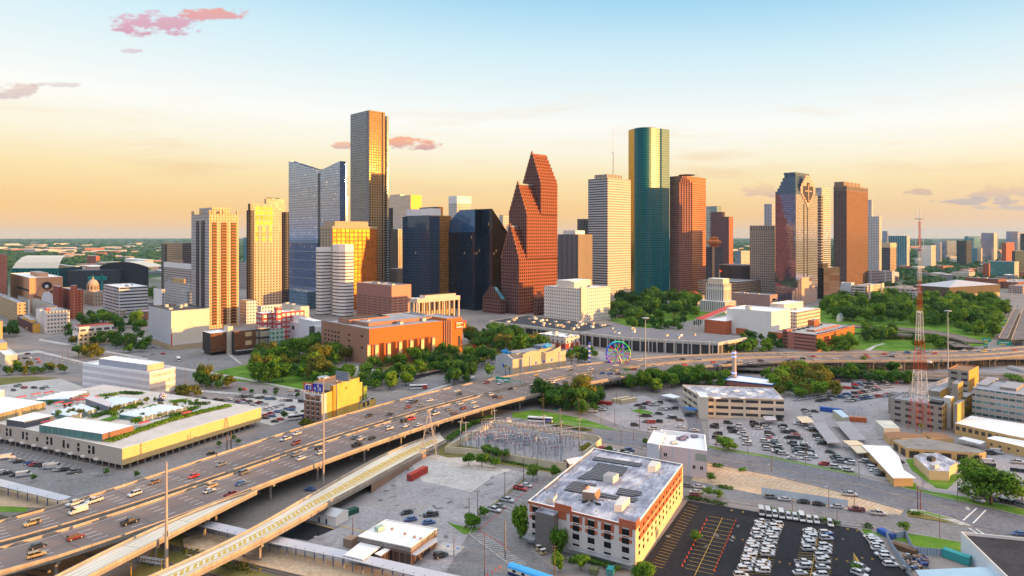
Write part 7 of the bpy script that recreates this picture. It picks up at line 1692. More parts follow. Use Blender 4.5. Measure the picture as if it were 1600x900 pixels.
# concrete police block, sunlight's orange put into its sun-facing wall colours
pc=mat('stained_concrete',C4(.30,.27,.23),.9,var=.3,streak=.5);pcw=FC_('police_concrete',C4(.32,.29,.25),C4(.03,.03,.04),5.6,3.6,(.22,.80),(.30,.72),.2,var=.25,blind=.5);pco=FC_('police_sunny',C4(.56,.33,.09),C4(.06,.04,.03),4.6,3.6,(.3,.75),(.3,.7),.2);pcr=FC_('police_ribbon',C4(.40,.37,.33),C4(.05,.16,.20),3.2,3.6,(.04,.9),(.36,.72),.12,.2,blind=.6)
D=383;P=BXP_(1472,D,1391,1489,DG);root=EMP_('police_headquarters','large stained concrete block with orange sunlit ends, stepped wings and roof clutter','office complex',P[0])
Blk_(root,'wall',P,0,ZH(634,D),[pco,pco,pcw,pcw],RGY,.9);Blk_(root,'blind_end',BXP_(1428,D+30,1388,1432),0,ZH(616,D+36),pc,RGY,.5)
Blk_(root,'stair_tower',BXP_(1513.7,425,1481,1529),0,ZH(580,425),[FC_('police_sunny_tower',C4(.60,.35,.08),C4(.3,.15,.04),4,3.6,(.4,.6),(.3,.7),.5,wob=0)]*2+[pcw,pcw],mat('rust_roof',C4(.30,.16,.09),.9),.8)
Blk_(root,'wing',BXP_(1660,372,1519,1676),0,ZH(606,402),[pco,pco,pcr,pcr],RGY,.8);Blk_(root,'bay',BXP_(1542,408,1525,1560),0,ZH(600,412),pc,RGY);Blk_(root,'bay',BXP_(1588,396,1562,1600),0,ZH(604,402),pc,RGY)
Blk_(root,'link_wing',BXP_(1510,410,1484,1527),0,ZH(622,408),[pco,pco,pcr,pcr],RGY,.6);Blk_(root,'stair_shaft',BXP_(1497,402,1487,1505),0,ZH(600,402),[pco,pco,pc,pc],RGY,.4);Blk_(root,'stair_shaft',BXP_(1496,380,1489.5,1507),0,ZH(632,380),[mat('police_sunny_plain',C4(.60,.36,.08),.85),BM['police_sunny_plain'],pc,pc],RGY,.4)
Blk_(root,'rear_wing',BXP_(1468,420,1448,1500),0,ZH(612,420),[BM['police_sunny_plain'],pco,pc,pc],RGY,.5);Blk_(root,'tank_house',BXP_(1486,388,1474,1491),0,ZH(622.5,388),[BM['police_sunny_plain'],UNW_,UNW_,UNW_],RWH);Blk_(root,'plant_screen',BXP_(1470,386,1452,1475),0,ZH(629,386),DKM_,RDK)
a,b=V_((*G(1446,612,17),18.2)),V_((*G(1481,602,17),19.5));mb=MB();d_=(b-a)/14;wl_=mat('lattice_white',C4(.62,.58,.56),.5)
for o_ in ((0,0,0),(0,0,2.0),(1.2,1.2,0),(1.2,1.2,2.0)):mb.bar(a+V_(o_),b+V_(o_),.11,wl_)
for k in RG_(14):mb.bar(a+d_*k,a+d_*(k+1)+V_((0,0,2.0)),.07,wl_);mb.bar(a+d_*k+V_((0,0,2.0)),a+d_*(k+1),.07,wl_);mb.bar(a+d_*k+V_((1.2,1.2,0)),a+d_*(k+1)+V_((1.2,1.2,2)),.07,wl_)
mb.bd_('lattice_boom',root);roof_units(root,P,ZH(634,D)-.9,8,3,3.5)
# red and white radio tower
p=G(1437,672);D_=p[1];hh=(672-318)/F*D_;r=EMP_('radio_tower','tall red and white lattice radio tower with dishes','radio tower',p);rt=mat('tower_red',C4(.52,.07,.03),.5,var=.1);wt_=mat('tower_white',C4(.66,.62,.58),.5,var=.1)
def half(f):return 3.85*(1-f)**2.3+.36
nb=7
for s in RG_(nb):
 f0,f1=s/nb*.92,(s+1)/nb*.92;m_=rt if s % 2==0 else wt_;mb=MB();kk=3 if s<3 else 5
 for k in RG_(kk):
  g0,g1=f0+(f1-f0)*k/kk,f0+(f1-f0)*(k+1)/kk;h0,h1=half(g0),half(g1);z0,z1=g0*hh,g1*hh;cs=[(-1,-1),(1,-1),(1,1),(-1,1)]
  for i in RG_(4):
   a,b=cs[i],cs[(i+1) % 4];w=.15 if s<2 else .11 if s<4 else .08
   mb.bar((p[0]+a[0]*h0,p[1]+a[1]*h0,z0),(p[0]+a[0]*h1,p[1]+a[1]*h1,z1),w*1.3,m_);mb.bar((p[0]+a[0]*h1,p[1]+a[1]*h1,z1),(p[0]+b[0]*h1,p[1]+b[1]*h1,z1),w*.45,m_)
   mb.bar((p[0]+a[0]*h0,p[1]+a[1]*h0,z0),(p[0]+b[0]*h1,p[1]+b[1]*h1,z1),w*.35,m_)
   if s<4:mb.bar((p[0]+b[0]*h0,p[1]+b[1]*h0,z0),(p[0]+a[0]*h1,p[1]+a[1]*h1,z1),w*.35,m_)
 mb.bd_('lattice_section',r)
for f,w in ((.93,2.6),(.80,2.2)):
 mb=MB();mb.rev((*p,hh*f),[(.4,0),(w,.1),(w,.5),(.4,.6)],STL_,10)
 for k in RG_(6):a_=k*1.047;mb.bar((p[0]+w*mt_.cos(a_),p[1]+w*mt_.sin(a_),hh*f),(p[0]+w*mt_.cos(a_),p[1]+w*mt_.sin(a_),hh*f+(5.5 if k % 2 else 3.5)),.12,wt_)
 mb.bd_('antenna_ring',r)
mb=MB();mb.bar((*p,hh*.9),(*p,hh),.25,wt_,.12,6);mb.bd_('antenna',r);mb=MB();q=(p[0]+4.4,p[1]-2,hh*.30);mb.rev(q,[(0,-.2),(1.2,0),(1.3,.5),(1.2,.9),(0,1.1)],wt_,14);mb.bar(q,(p[0]+2.4,p[1],hh*.3),.1,wt_);mb.bd_('dish',r)
q=(p[0]-2.0,p[1]-2.5,hh*.52);mb=MB();mb.rev(q,[(0,0),(.9,.1),(.9,.5),(0,.7)],wt_,12);mb.bd_('dish',r)
# tan buildings round the compound
tw=FC_('tan_brick_windows',C4(.56,.37,.16),C4(.06,.05,.05),3.2,6,(.2,.8),(.45,.8),.2,wob=0);tp=mat('tan_brick_plain',C4(.54,.36,.17),.85,var=.12)
SLR_('workshop','large tan brick workshop with broad white roof at the right edge','workshop',[(1492,661),(1517,649.5),(1640,668),(1640,692),(1577,680)],6.2,tw,RWH)
SLR_('workshop','lower tan building with pale roof in front of the large workshop at the right edge','workshop',[(1541,684.5),(1555,681),(1640,695),(1640,708)],5.0,FC_('tan_small_windows',C4(.56,.37,.16),C4(.08,.07,.06),4,5,(.35,.65),(.35,.6),.2),RWH)
r,P=SLR_('office_building','long low tan building with crisp white roof along the police lot','office building',[(1346,695),(1389,697),(1404,712),(1412,734),(1431,746.5),(1395,746.5),(1362,711)],4.2,tp,RWH,.8)
r,P=SLR_('garage_building','cream L-shaped garage with grey roof plant on the lawn','garage',[(1427.5,712),(1441,708.5),(1465,707.5),(1496,722),(1484,729),(1483,736.5),(1452.5,735)],4.4,mat('cream_block',C4(.58,.46,.28),.85,var=.1),patched);
for x,y in ((1455,719),(1460,731)):mb=MB();mb.box((*G(x,y,4.6),5.4),(3.2,2.4,1.6),DKM_ if y<725 else UNM_,.5);mb.bd_('rooftop_unit',r)
g0,g1=V_(G(1486.5,735)),V_(G(1494,733.5));mb=MB();mb.pz_([TU_(g0),TU_(g1),TU_(g1+V_((0,.4))),TU_(g0+V_((0,.4)))],0,3,DKM_);mb.bd_('roller_door',r)
SLR_('vehicle_workshop','long weathered grey roofed vehicle workshop with open tan bays','workshop',[(1395,687.5),(1440,684),(1470,689),(1527,701),(1541,706.5),(1530,708),(1417,700.5)],4.6,FC_('open_bays',C4(.54,.36,.16),C4(.02,.018,.018),7,4.6,(.15,.8),(0,.75),.4,wob=0),asphalt('weathered_roof',C4(.24,.23,.22),0,.15))
SLR_('brown_roof_shed','brown flat roofed shed at the foot of the radio tower, left one','shed',[(1380,676),(1400,674.5),(1445,679),(1448,684),(1390,685)],3.6,tp,mat('brown_felt',C4(.25,.14,.08),.9,var=.2));SLR_('brown_roof_shed','brown flat roofed shed at the foot of the radio tower, right one','shed',[(1440,675),(1470,676),(1490,685),(1455,684)],3.6,tp,BM['brown_felt'])
SLR_('storage_shed','white metal storage shed with faded yellow roof patch left of the police block','shed',[(1367.5,657),(1393,657),(1406,669),(1381,669)],4.6,corrug('white_corrugated',(.56,.56,.52)),mat('faded_metal_roof',C4(.52,.52,.46),.6,var=.3,scale=.2));SLR_('storage_shed','shed with pale blue metal roof beside the orange container','shed',[(1301,640.5),(1314,640.5),(1327,651.5),(1317,652.5)],4.2,corrug('cream_corrugated_b',(.50,.46,.36)),mat('pale_blue_metal',C4(.42,.54,.62),.5))
gcar=mat('carport_grey',C4(.26,.27,.30),.7,var=.2);tcar=mat('carport_tan',C4(.58,.50,.36),.7,var=.12);wcar=mat('carport_white',C4(.66,.68,.70),.6)
for lab,pts,m_ in (('dark grey carport roof in the police lot, shorter one on the left',[(1269,660),(1287,659),(1314,691),(1293,692)],gcar),('long grey ribbed carport roof beside the storage shed',[(1304,659),(1328,658),(1352,684),(1350,687),(1329,687)],gcar),('small cream carport between the cream office and the grey carport',[(1244,651),(1262,650),(1273,660),(1253,660)],tcar),('cream carport at the head of the white roofed long building',[(1316,688),(1339,688),(1350,694),(1327,696)],tcar),('second cream carport touching the white roofed long building',[(1328,697),(1348,696),(1357,707),(1340,708)],tcar),('slim white canopy in front of the tan workshop windows',[(1497,685),(1506,682),(1540,690),(1532,694)],wcar),('pale canopy among cars between the trees and the cream office',[c8(930,390),c8(990,380),c8(1055,400),c8(1010,408)],wcar)):canopy('carport',lab,'carport',pts,3.4,m_,2)
r=EMP_('lattice_shelter','open steel frame shelter of scaffolding beside the pale blue shed','shelter',G(1332,648));mb=MB();c_=G(1332,648)
for i in RG_(6):
 for j in RG_(3):mb.bar((c_[0]-7+i*3,c_[1]-3+j*3.4,0),(c_[0]-7+i*3,c_[1]-3+j*3.4,4.2),.08,gal)
for z in (2.1,4.2):
 for j in RG_(3):mb.bar((c_[0]-7,c_[1]-3+j*3.4,z),(c_[0]+8,c_[1]-3+j*3.4,z),.08,gal)
 for i in RG_(6):mb.bar((c_[0]-7+i*3,c_[1]-3,z),(c_[0]-7+i*3,c_[1]+3.8,z),.08,gal)
mb.bd_('frame',r)
# white warehouse at the lower right corner
wwl=mat('white_metal_wall',C4(.58,.66,.74),.6,var=.06,streak=.2);root,P=SLR_('warehouse','white walled warehouse with dark sunken roof at the lower right corner','warehouse',[(1501.5,835),(1585,917),(1720,917),(1720,857)],6.2,wwl,asphalt('dark_roof_felt',C4(.05,.05,.055),.3,.1))
mb=MB();mb.pp_(P,6.2,7.2,WT_,.35);mb.bd_('parapet',root)
for x,y0 in ((1514,880),(1523,884)):mb=MB();p=G(x-.3,y0-6);mb.bar((p[0],p[1],0),(p[0],p[1],5),.12,mat('navy_pipe',C4(.05,.07,.20),.5) if x==1514 else BM['navy_pipe']);mb.bd_('downpipe',root)
canopy('loading_canopy','pale blue metal canopy beside the white warehouse wall','canopy',[c9(920,862),c9(1400,841),c9(1478,912),c9(960,918)],4.2,mat('blue_metal_roof',C4(.36,.50,.58),.5,var=.1),2)
def fence(label,pts,hh,m_,name='fence',group=None,z=0.0,step=2.6,cat='fence'):
 P=[G(*p,z) for p in pts];r=EMP_(name,label,cat,(*P[0],z),group);mb=MB()
 for a,b in zip(P,P[1:]):d_=(V_(b)-V_(a)).normalized();s_=V_((d_.y,-d_.x))*.03;mb.pz_([TU_(V_(a)+s_),TU_(V_(b)+s_),TU_(V_(b)-s_),TU_(V_(a)-s_)],z+.08,z+hh,m_)
 mb.bd_('panel',r)
 for a,b in zip(P,P[1:]):
  n=max(1,int(dist(a,b)/step))
  mb=MB();[mb.bar((*Lr_(a,b,k/n),z),(*Lr_(a,b,k/n),z+hh+.1),.06,STL_) for k in RG_(n+1)];mb.bd_('posts',r,kind='stuff')
 return r
fnc=FC_('fence_slats',C4(.34,.40,.48),C4(.22,.27,.34),1.0,9,(.0,.5),(0,1),.6,wob=0,spec=.2)
fence('tall grey panel fence along the scrap yard and fleet lot',[c9(790,668),c9(740,665),c9(775,740),c9(890,905)],2.6,fnc);fence('grey panel fence at the back of the scrap yard',[c9(790,668),c9(860,660),c9(910,765),c9(1130,780)],2.6,fnc)
fence('black screened fence by the big green tree',[c9(1250,232),c9(1270,212),c9(1425,222)],1.8,DKM_);fence('black screened fence panel at the right edge',[c9(1512,245),c9(1640,262)],1.8,DKM_)
fence('pale blue screen wall on posts along the tan lot',[c9(-40,392),c9(250,436),c9(500,474)],3.2,mat('screen_pale_blue',C4(.50,.58,.64),.7),step=9,cat='screen wall')
yb=FC_('yellow_rail_fence',C4(.60,.42,.06),C4(.4,.36,.25),1.6,2,(.25,1),(0,1),.7,wob=0,spec=.2);fence('low yellow and cream rail between the yard and the station street',[c7(1300,605),c7(1430,500),c7(1545,415),c10(80,295)],.9,yb)
# heap of scrap
rs_=random.Random(3);mb=MB();scm=[DKM_,STL_,rust,BM['navy_pipe']]
for i in RG_(120):
 p=G(*c9(rs_.uniform(850,1000),rs_.uniform(785,870)));mb.box((*p,rs_.uniform(.2,1.3)),(rs_.uniform(.5,1.8),rs_.uniform(.3,1.2),rs_.uniform(.2,.9)),scm[i % 4],rs_.uniform(0,3))
SNG_(mb,'scrap_heap','heap of dark scrap metal inside the fenced yard','scrap',G(*c9(920,830)),None,'stuff')
# blue roofed railway carriage
A,B_=V_(G(*c10(-30,850),0)),V_(G(*c10(230,940),0));d_=(B_-A).normalized();cc=A+d_*12.5+V_((1.5,-5));ang=mt_.degrees(mt_.atan2(d_.x,d_.y));r=EMP_('railway_carriage','cream and navy railway carriage with bright blue roof at the bottom edge','carriage',TU_(cc));P=rect(cc.x,cc.y,26,3.2,ang);mb=MB();navy=mat('carriage_navy',C4(.02,.03,.10),.4);ivory=mat('carriage_ivory',C4(.66,.63,.55),.5);mb.pz_(P,.9,1.9,navy,False,True);mb.pz_(P,1.9,3.2,ivory,False);mb.bd_('body',r)
mb=MB();rb_=mat('carriage_blue_roof',C4(.06,.36,.70),.5);s_=V_((d_.y,-d_.x));e0,e1=cc-d_*13.1,cc+d_*13.1;pr_=[(-1.7,3.1),(-1.5,3.6),(-.8,3.95),(0,4.05),(.8,3.95),(1.5,3.6),(1.7,3.1)]
for (x0,z0),(x1,z1) in zip(pr_,pr_[1:]):mb.fc_([(*(e0+s_*x0),z0),(*(e0+s_*x1),z1),(*(e1+s_*x1),z1),(*(e1+s_*x0),z0)],rb_)
for e in (e0,e1):mb.fc_([(*(e+s_*x),z) for x,z in pr_],rb_)
mb.bd_('roof',r)
for k in RG_(7):
 for sd in (-1,1):mb=MB();p=cc+d_*(-10.5+3.5*k)+s_*sd*1.61;mb.box((*p,2.55),(1.2,.08,.8),GLM,rad(90-ang));mb.bd_('window',r)
for k in (-9,9):mb=MB();p=cc+d_*k;mb.box((*p,.55),(3.4,2.6,.9),DKM_,rad(90-ang));mb.bd_('bogie',r)
# ferris wheel
p=G(966,583);D_=p[1];R_=18.5/F*D_;zc=H+(HZ-552)*D_/F;zc=max(zc,R_+.8);r=EMP_('ferris_wheel','rainbow lit ferris wheel behind the freeway','ferris wheel',p);ax=V_((mt_.cos(rad(-8)),mt_.sin(rad(-8)),0));hub=V_((*p,zc));up=V_((0,0,1))
import colorsys
def neon(i,n):c=colorsys.hsv_to_rgb((i/n) % 1,.88,.85);k='neon_%d' % int(360*i/n);return bpy.data.materials.get(k) or glow(k,(*[lin(x*255) for x in c],1),.06)
Pw=lambda a,rr,o=0:hub+ax*mt_.cos(a)*rr+up*mt_.sin(a)*rr+V_((0,1,0))*o
n=18
for o in (-.9,.9):
 mb=MB()
 for i in RG_(72):mb.bar(Pw(2*mt_.pi*i/72,R_,o),Pw(2*mt_.pi*(i+1)/72,R_,o),.32,neon((i // 4+4) % 18,18))
 mb.bd_('rim',r)
for i in RG_(n):
 a=2*mt_.pi*i/n;mb=MB();mb.bar(Pw(a,R_*.12),Pw(a,R_*.5),.30,neon((i*5+9) % 18,18));mb.bar(Pw(a,R_*.5),Pw(a,R_),.30,neon((i*5) % 18,18));mb.bd_('spoke',r);mb=MB();q=Pw(a,R_*1.0);mb.box((q.x,q.y,q.z-1.0),(1.4,1.6,1.3),port);mb.bd_('gondola',r)
mb=MB();mb.bar(hub-V_((0,1.5,0)),hub+V_((0,1.5,0)),1.6,STL_,None,12);mb.bd_('hub',r)
for sd in (-1,1):
 for o in (-2,2):mb=MB();mb.bar((p[0]+sd*R_*.55,p[1]+o,0),(hub.x,hub.y+o*.6,hub.z),.3,STL_);mb.bd_('support_leg',r)
# tall striped ride mast
p=G(921,568);mb=MB();[mb.box((*p,1+k*2),(1.6,1.6,2),[port,PLW_][k % 2]) for k in RG_(9)];SNG_(mb,'ride_mast','blue and white striped ride mast left of the ferris wheel','ride',p)
# freeway sign gantry with green boards
def road_sign(root,x0,y0,x1,y1,D_,tabs,n_txt=2):
 k=(D_/F);a,b=V_(((x0-800)*k,D_)),V_(((x1-800)*k,D_-(x1-x0)*k*.35));z1_,z0_=H+(HZ-y0)*D_/F,H+(HZ-y1)*D_/F;d_=(b-a).normalized();n_=V_((d_.y,-d_.x))
 mb=MB();mb.pz_([TU_(a),TU_(b),TU_(b-n_*.25),TU_(a-n_*.25)],z0_,z1_,sgrn,None,True);s_=mb.bd_('sign_panel',root)
 mb=MB();L_=(b-a).length;hh=z1_-z0_
 for i,(f0,f1,g0,g1,m_) in enumerate(tabs):p,q=a+d_*L_*f0+n_*.05,a+d_*L_*f1+n_*.05;mb.fc_([(*p,z0_+hh*g0),(*q,z0_+hh*g0),(*q,z0_+hh*g1),(*p,z0_+hh*g1)],m_)
 mb.bd_('legend',s_);return a,b,z0_,z1_
sor=mat('sign_orange',C4(.75,.30,.02),.5)
D_=DB(596,FZ);r=EMP_('sign_gantry','overhead gantry with three green freeway signs and orange tabs','road sign',at(795,D_))
for x0,y0,x1,y1 in ((774.5,588.5,797,602),(797.5,594,815.5,604)):road_sign(r,x0,y0,x1,y1-2,D_,[(.08,.30,.05,.22,sor),(.55,.85,.05,.22,sor),(.1,.45,.6,.72,swht),(.55,.9,.62,.74,swht),(.15,.6,.38,.48,swht)])
mb=MB()
for x in (770.5,774,815,819):q=at(x,D_-2-(x>800)*10);mb.bar((*q,FZ),(*q,H+(HZ-588)*D_/F),.3,STL_)
q0,q1=at(771,D_-2),at(819,D_-12);mb.bar((*q0,H+(HZ-592)*D_/F),(*q1,H+(HZ-592)*D_/F),.2,STL_);mb.bd_('gantry_frame',r)
for i,(x0,y0,x1,y1,D_,lab) in enumerate(((1535,528,1546,534,640,'green freeway sign with yellow exit tab at the ramp curve, upper left one'),(1558,532,1576,539,640,'wide green freeway sign right of the ramp curve'),(1537,537,1542,544,620,'small green and orange sign below the ramp curve'),(1427,542,1438,547.5,590,'green sign on the freeway behind the radio tower'),(865,639,872,646,430,'green sign on a pole by the bus lane'))):
 r=EMP_('road_sign',lab,'road sign',at((x0+x1)/2,D_));a,b,z0_,z1_=road_sign(r,x0,y0,x1,y1,D_,[(.1,.6,.1,.3,syel if i<2 else sor),(.15,.8,.5,.65,swht)]);mb=MB();c_=a.lerp(b,.5)+V_((0,.3));mb.bar((*c_,0),(*c_,z1_),.2,STL_);mb.bd_('post',r)
# trees
def leaf_mat(name,a,b_,c):
 m,t,b=newmat(name)
 g=t.node('ShaderNodeNewGeometry');oi=t.node('ShaderNodeObjectInfo')
 n=t.noise(g.outputs['Position'],.45,3,.6)
 isl=g.outputs['Random Per Island']
 f=t.m('ADD',t.m('ADD',t.m('MULTIPLY',n,.5),t.m('MULTIPLY',isl,.35)),t.m('MULTIPLY',t.m('SUBTRACT',oi.outputs['Random'],.5),.35))
 t.put(b.inputs['Base Color'],t.ramp(f,[(.22,a),(.46,b_),(.68,c)]))
 b.inputs['Roughness'].default_value=.75;b.inputs['Specular IOR Level'].default_value=.15
 b.inputs['Subsurface Weight'].default_value=0.0
 tr=t.node('ShaderNodeBsdfTranslucent');t.put(tr.inputs['Color'],t.ramp(f,[(.22,a),(.5,b_),(.7,c)]))
 mx=t.node('ShaderNodeMixShader');mx.inputs[0].default_value=.25
 out=t.n['Material Output'];t.l.new(b.outputs[0],mx.inputs[1]);t.l.new(tr.outputs[0],mx.inputs[2]);t.l.new(mx.outputs[0],out.inputs[0])
 return m
LEAF=[leaf_mat('leaf_dark',(.022,.075,.012,1),(.06,.15,.018,1),(.12,.24,.028,1)),
  leaf_mat('leaf_mid',(.04,.12,.010,1),(.10,.22,.014,1),(.22,.33,.025,1)),
  leaf_mat('leaf_light',(.06,.14,.012,1),(.14,.27,.02,1),(.24,.36,.035,1)),
  leaf_mat('leaf_olive',(.08,.10,.012,1),(.17,.17,.02,1),(.30,.25,.035,1))]
bark=mat('bark',(.10,.075,.055,1),.95,var=.3,scale=1.5)
def crown_mesh(name,seed,m,n=2000,leaf=.072,lobes=10,tall=1.0):
 r=random.Random(seed);mb=MB();L=[]
 for i in RG_(lobes):
  a=r.uniform(0,6.283);d=r.uniform(.10,.60)**.8;z=r.uniform(.35,1.25)*tall
  if i==0:a,d,z=0,0,.95*tall
  L.append((d*mt_.cos(a),d*mt_.sin(a),z,r.uniform(.30,.52)))
 for i in RG_(n):
  cx,cy_,cz_,rr=L[r.randrange(lobes)]
  v=V_((r.gauss(0,1),r.gauss(0,1),r.gauss(0,1))).normalized();k=rr*(r.random()**.33)*r.uniform(.78,1.12)
  c=V_((cx,cy_,cz_))+V_((v.x*k,v.y*k,v.z*k*.88))
  nn=(v+V_((r.uniform(-.7,.7),r.uniform(-.7,.7),r.uniform(-.3,.8)))).normalized();u=nn.orthogonal().normalized();w=nn.cross(u);a=r.uniform(0,6.283)
  u,w=u*mt_.cos(a)+w*mt_.sin(a),w*mt_.cos(a)-u*mt_.sin(a);s=leaf*r.uniform(.7,1.5);s2=s*r.uniform(.55,.95)
  mb.fc_([TU_(c-u*s),TU_(c-w*s2+nn*s*.2),TU_(c+u*s),TU_(c+w*s2+nn*s*.2)],m)
 return mb.mesh(name)
def trunk_mesh(name,seed):
 r=random.Random(seed);mb=MB();mb.bar((0,0,-.5),(.02,.03,.35),.062,bark,.05,6)
 for i in RG_(6):
  a=i*1.05+r.uniform(-.3,.3);p=(.02,.03,.15+.05*i);q=(mt_.cos(a)*r.uniform(.3,.55),mt_.sin(a)*r.uniform(.3,.55),r.uniform(.6,1.2));mb.bar(p,q,.034,bark,.012,5)
 mb.bar((.02,.03,.35),(0,0,1.2),.05,bark,.015,5)
 return mb.mesh(name)
CR={k:[crown_mesh('crown',100*k+i,LEAF[k]) for i in RG_(4)] for k in RG_(4)}
BIGCR=crown_mesh('crown',991,LEAF[2],6000,.05,16)
CONE=[crown_mesh('crown',400+i,LEAF[1],2600,.085,15) for i in RG_(2)]
TK=[trunk_mesh('trunk',i) for i in RG_(3)]
TREES=[];rt_=random.Random(77)
def tree(p,rad_,hgt,kind,label,group,z0=0.0,name='tree',mesh=None,cat='tree',clear=.28):
 o=EMP_(name,label,cat,(p[0],p[1],z0),group)
 zb=hgt*clear;sc=(hgt-zb)/1.72
 o.rotation_euler=(0,0,rt_.uniform(0,6.28));o.scale=(1,1,1)
 me=mesh or CR[kind][rt_.randrange(4)]
 c=BO.new('crown',me);LNK(c);c.parent=o;c.location=(0,0,zb-.12*sc);c.scale=(rad_*1.04,rad_*1.04,sc*1.05)
 t=BO.new('trunk',TK[rt_.randrange(3)]);LNK(t);t.parent=o;t.location=(0,0,zb);t.scale=(max(rad_*.75,1.2),max(rad_*.75,1.2),max(zb/.5,.1) if zb>.3 else .6)
 TREES.append(o);return o
def grove(label,group,pts,n,kinds,r0,r1,seed,name='tree',gap=.55):
 rr=random.Random(seed);P=[G(*p) for p in pts];xs,ys=[p[0] for p in P],[p[1] for p in P];done=[]
 def inside(x,y):
  c=False
  for (x0,y0),(x1,y1) in zip(P,P[1:]+P[:1]):
   if (y0>y) != (y1>y) and x<(x1-x0)*(y-y0)/(y1-y0)+x0:c=not c
  return c
 for _ in RG_(n*60):
  if len(done) >= n*1.25:break
  x,y=rr.uniform(min(xs),max(xs)),rr.uniform(min(ys),max(ys))
  if not inside(x,y):continue
  rd=rr.uniform(r0*.85,r1*1.12)*1.2
  if any(mt_.hypot(x-a,y-b)<(rd+c)*gap for a,b,c in done):continue
  done.append((x,y,rd));tree((x,y),rd,rd*rr.uniform(1.6,2.6),rr.choice(kinds),label,group,name=name,clear=rr.uniform(.14,.24))
# wooded bayou park left of the orange theatre
grove('leafy tree in the bayou park grove left of the orange theatre','trees of the park grove left of the orange theatre',[c6(-30,300),c6(0,250),c6(150,205),c6(380,175),c6(520,200),c6(590,250),c6(600,285),c6(500,290),c6(420,330),c6(470,345),c6(700,420),c6(690,440),c6(560,420),c6(330,400),c6(60,400),c6(-30,390)],62,(0,0,1,1,3),4.2,6.8,1)
grove('tree on the bank between the lantern pylons and the river','trees on the river bank by the orange theatre',[c6(640,300),c6(760,290),c6(900,262),c6(1050,235),c6(1180,215),c6(1255,205),c6(1260,240),c6(1100,275),c6(900,300),c6(780,318)],22,(0,1,1),3.4,5.2,2)
grove('tree in the clump by the boulevard junction','trees in the clump by the boulevard junction',[c6(640,420),c6(700,370),c6(850,350),c6(970,350),c6(975,400),c6(860,430),c6(740,450)],16,(0,0,1),4.2,6.0,3)
grove('tree in the wood behind the small brick castle','trees of the wood behind the brick castle',[c6(1300,160),c6(1340,110),c6(1500,110),c6(1650,135),c6(1780,165),c6(1800,205),c6(1640,215),c6(1480,205),c6(1380,190)],34,(0,0,0,1,3),5,7.5,4)
grove('tree on the river bank opposite the aquarium','trees on the bank opposite the aquarium',[c6(1000,335),c6(1100,300),c6(1250,285),c6(1400,240),c6(1500,235),c6(1500,270),c6(1300,320),c6(1260,345),c6(1060,345)],22,(0,0,1),3.8,5.6,5)
grove('dark round tree by the boulevard below the aquarium','round trees by the boulevard below the aquarium',[c6(1190,395),c6(1240,370),c6(1360,365),c6(1350,395),c6(1250,415)],6,(0,),4.5,6,6)
grove('tree in the planted court left of the ferris wheel','trees left of the ferris wheel',[c11(940,720),c11(980,690),c11(1090,690),c11(1140,720),c11(1120,745),c11(960,750)],9,(0,1),3.6,5,7)
tree(G(*c6(1462,365)),5.6,12,2,'bright green tree in front of the aquarium corner',None)
# park below the towers
grove('dark oak in the square below the teal tower','dark oaks in the square below the teal tower',[(955,497),(960,482),(985,474),(1040,468),(1090,470),(1096,482),(1090,496),(1040,500),(1000,508),(960,506)],60,(0,0,0,1),7,10,8,gap=.42)
grove('tree along the lawn beside the cultural hall roof','trees along the lawn beside the long hall',[(980,520),(1000,508),(1050,510),(1090,505),(1098,515),(1040,522),(1000,524)],12,(0,0,1),4.5,7,9)
grove('tree in the dark belt between the white hall and the parking garage','trees between the stage tower and the garage',[(1158,540),(1175,532),(1205,532),(1224,540),(1222,552),(1190,552),(1160,548)],12,(0,0,1),4,6,10)
grove('tree in front of the orange parking garage','trees in front of the orange parking garage',[(1278,552),(1300,545),(1335,538),(1340,548),(1300,556)],8,(1,2,1),4.2,6.2,11)
grove('tree in the big park at the foot of the right-hand towers','trees of the big park below the right-hand towers',[c5(330,130),c5(460,90),c5(560,100),c5(640,110),c5(760,80),c5(900,85),c5(960,95),c5(1100,90),c5(1300,95),c5(1450,120),c5(1500,160),c5(1440,260),c5(1300,255),c5(1100,250),c5(900,235),c5(640,225),c5(420,200)],190,(0,0,1,1,1,2),6,9.5,12,gap=.42)
grove('tree beside the lawn loop inside the curved ramp','trees beside the lawn loop',[c5(560,330),c5(600,260),c5(700,290),c5(800,310),c5(790,330),c5(620,345)],12,(0,1,2),4.5,6.8,13)
grove('shrubby tree between the curved ramps','shrubby trees between the curved ramps',[c5(900,330),c5(1000,325),c5(1100,355),c5(1190,385),c5(1000,388),c5(910,385)],11,(1,1,0),3.5,5,14)
grove('tree on the strip beside the distant highway','trees beside the distant highway',[c5(1180,265),c5(1300,275),c5(1440,290),c5(1420,315),c5(1340,300),c5(1180,285)],9,(1,1,2),5,7,15)
grove('young tree in the grass behind the freeway at the long hall end','young trees at the long hall end',[c12(520,690),c12(660,680),c12(800,665),c12(820,690),c12(640,700)],7,(2,1),3.4,5,16)
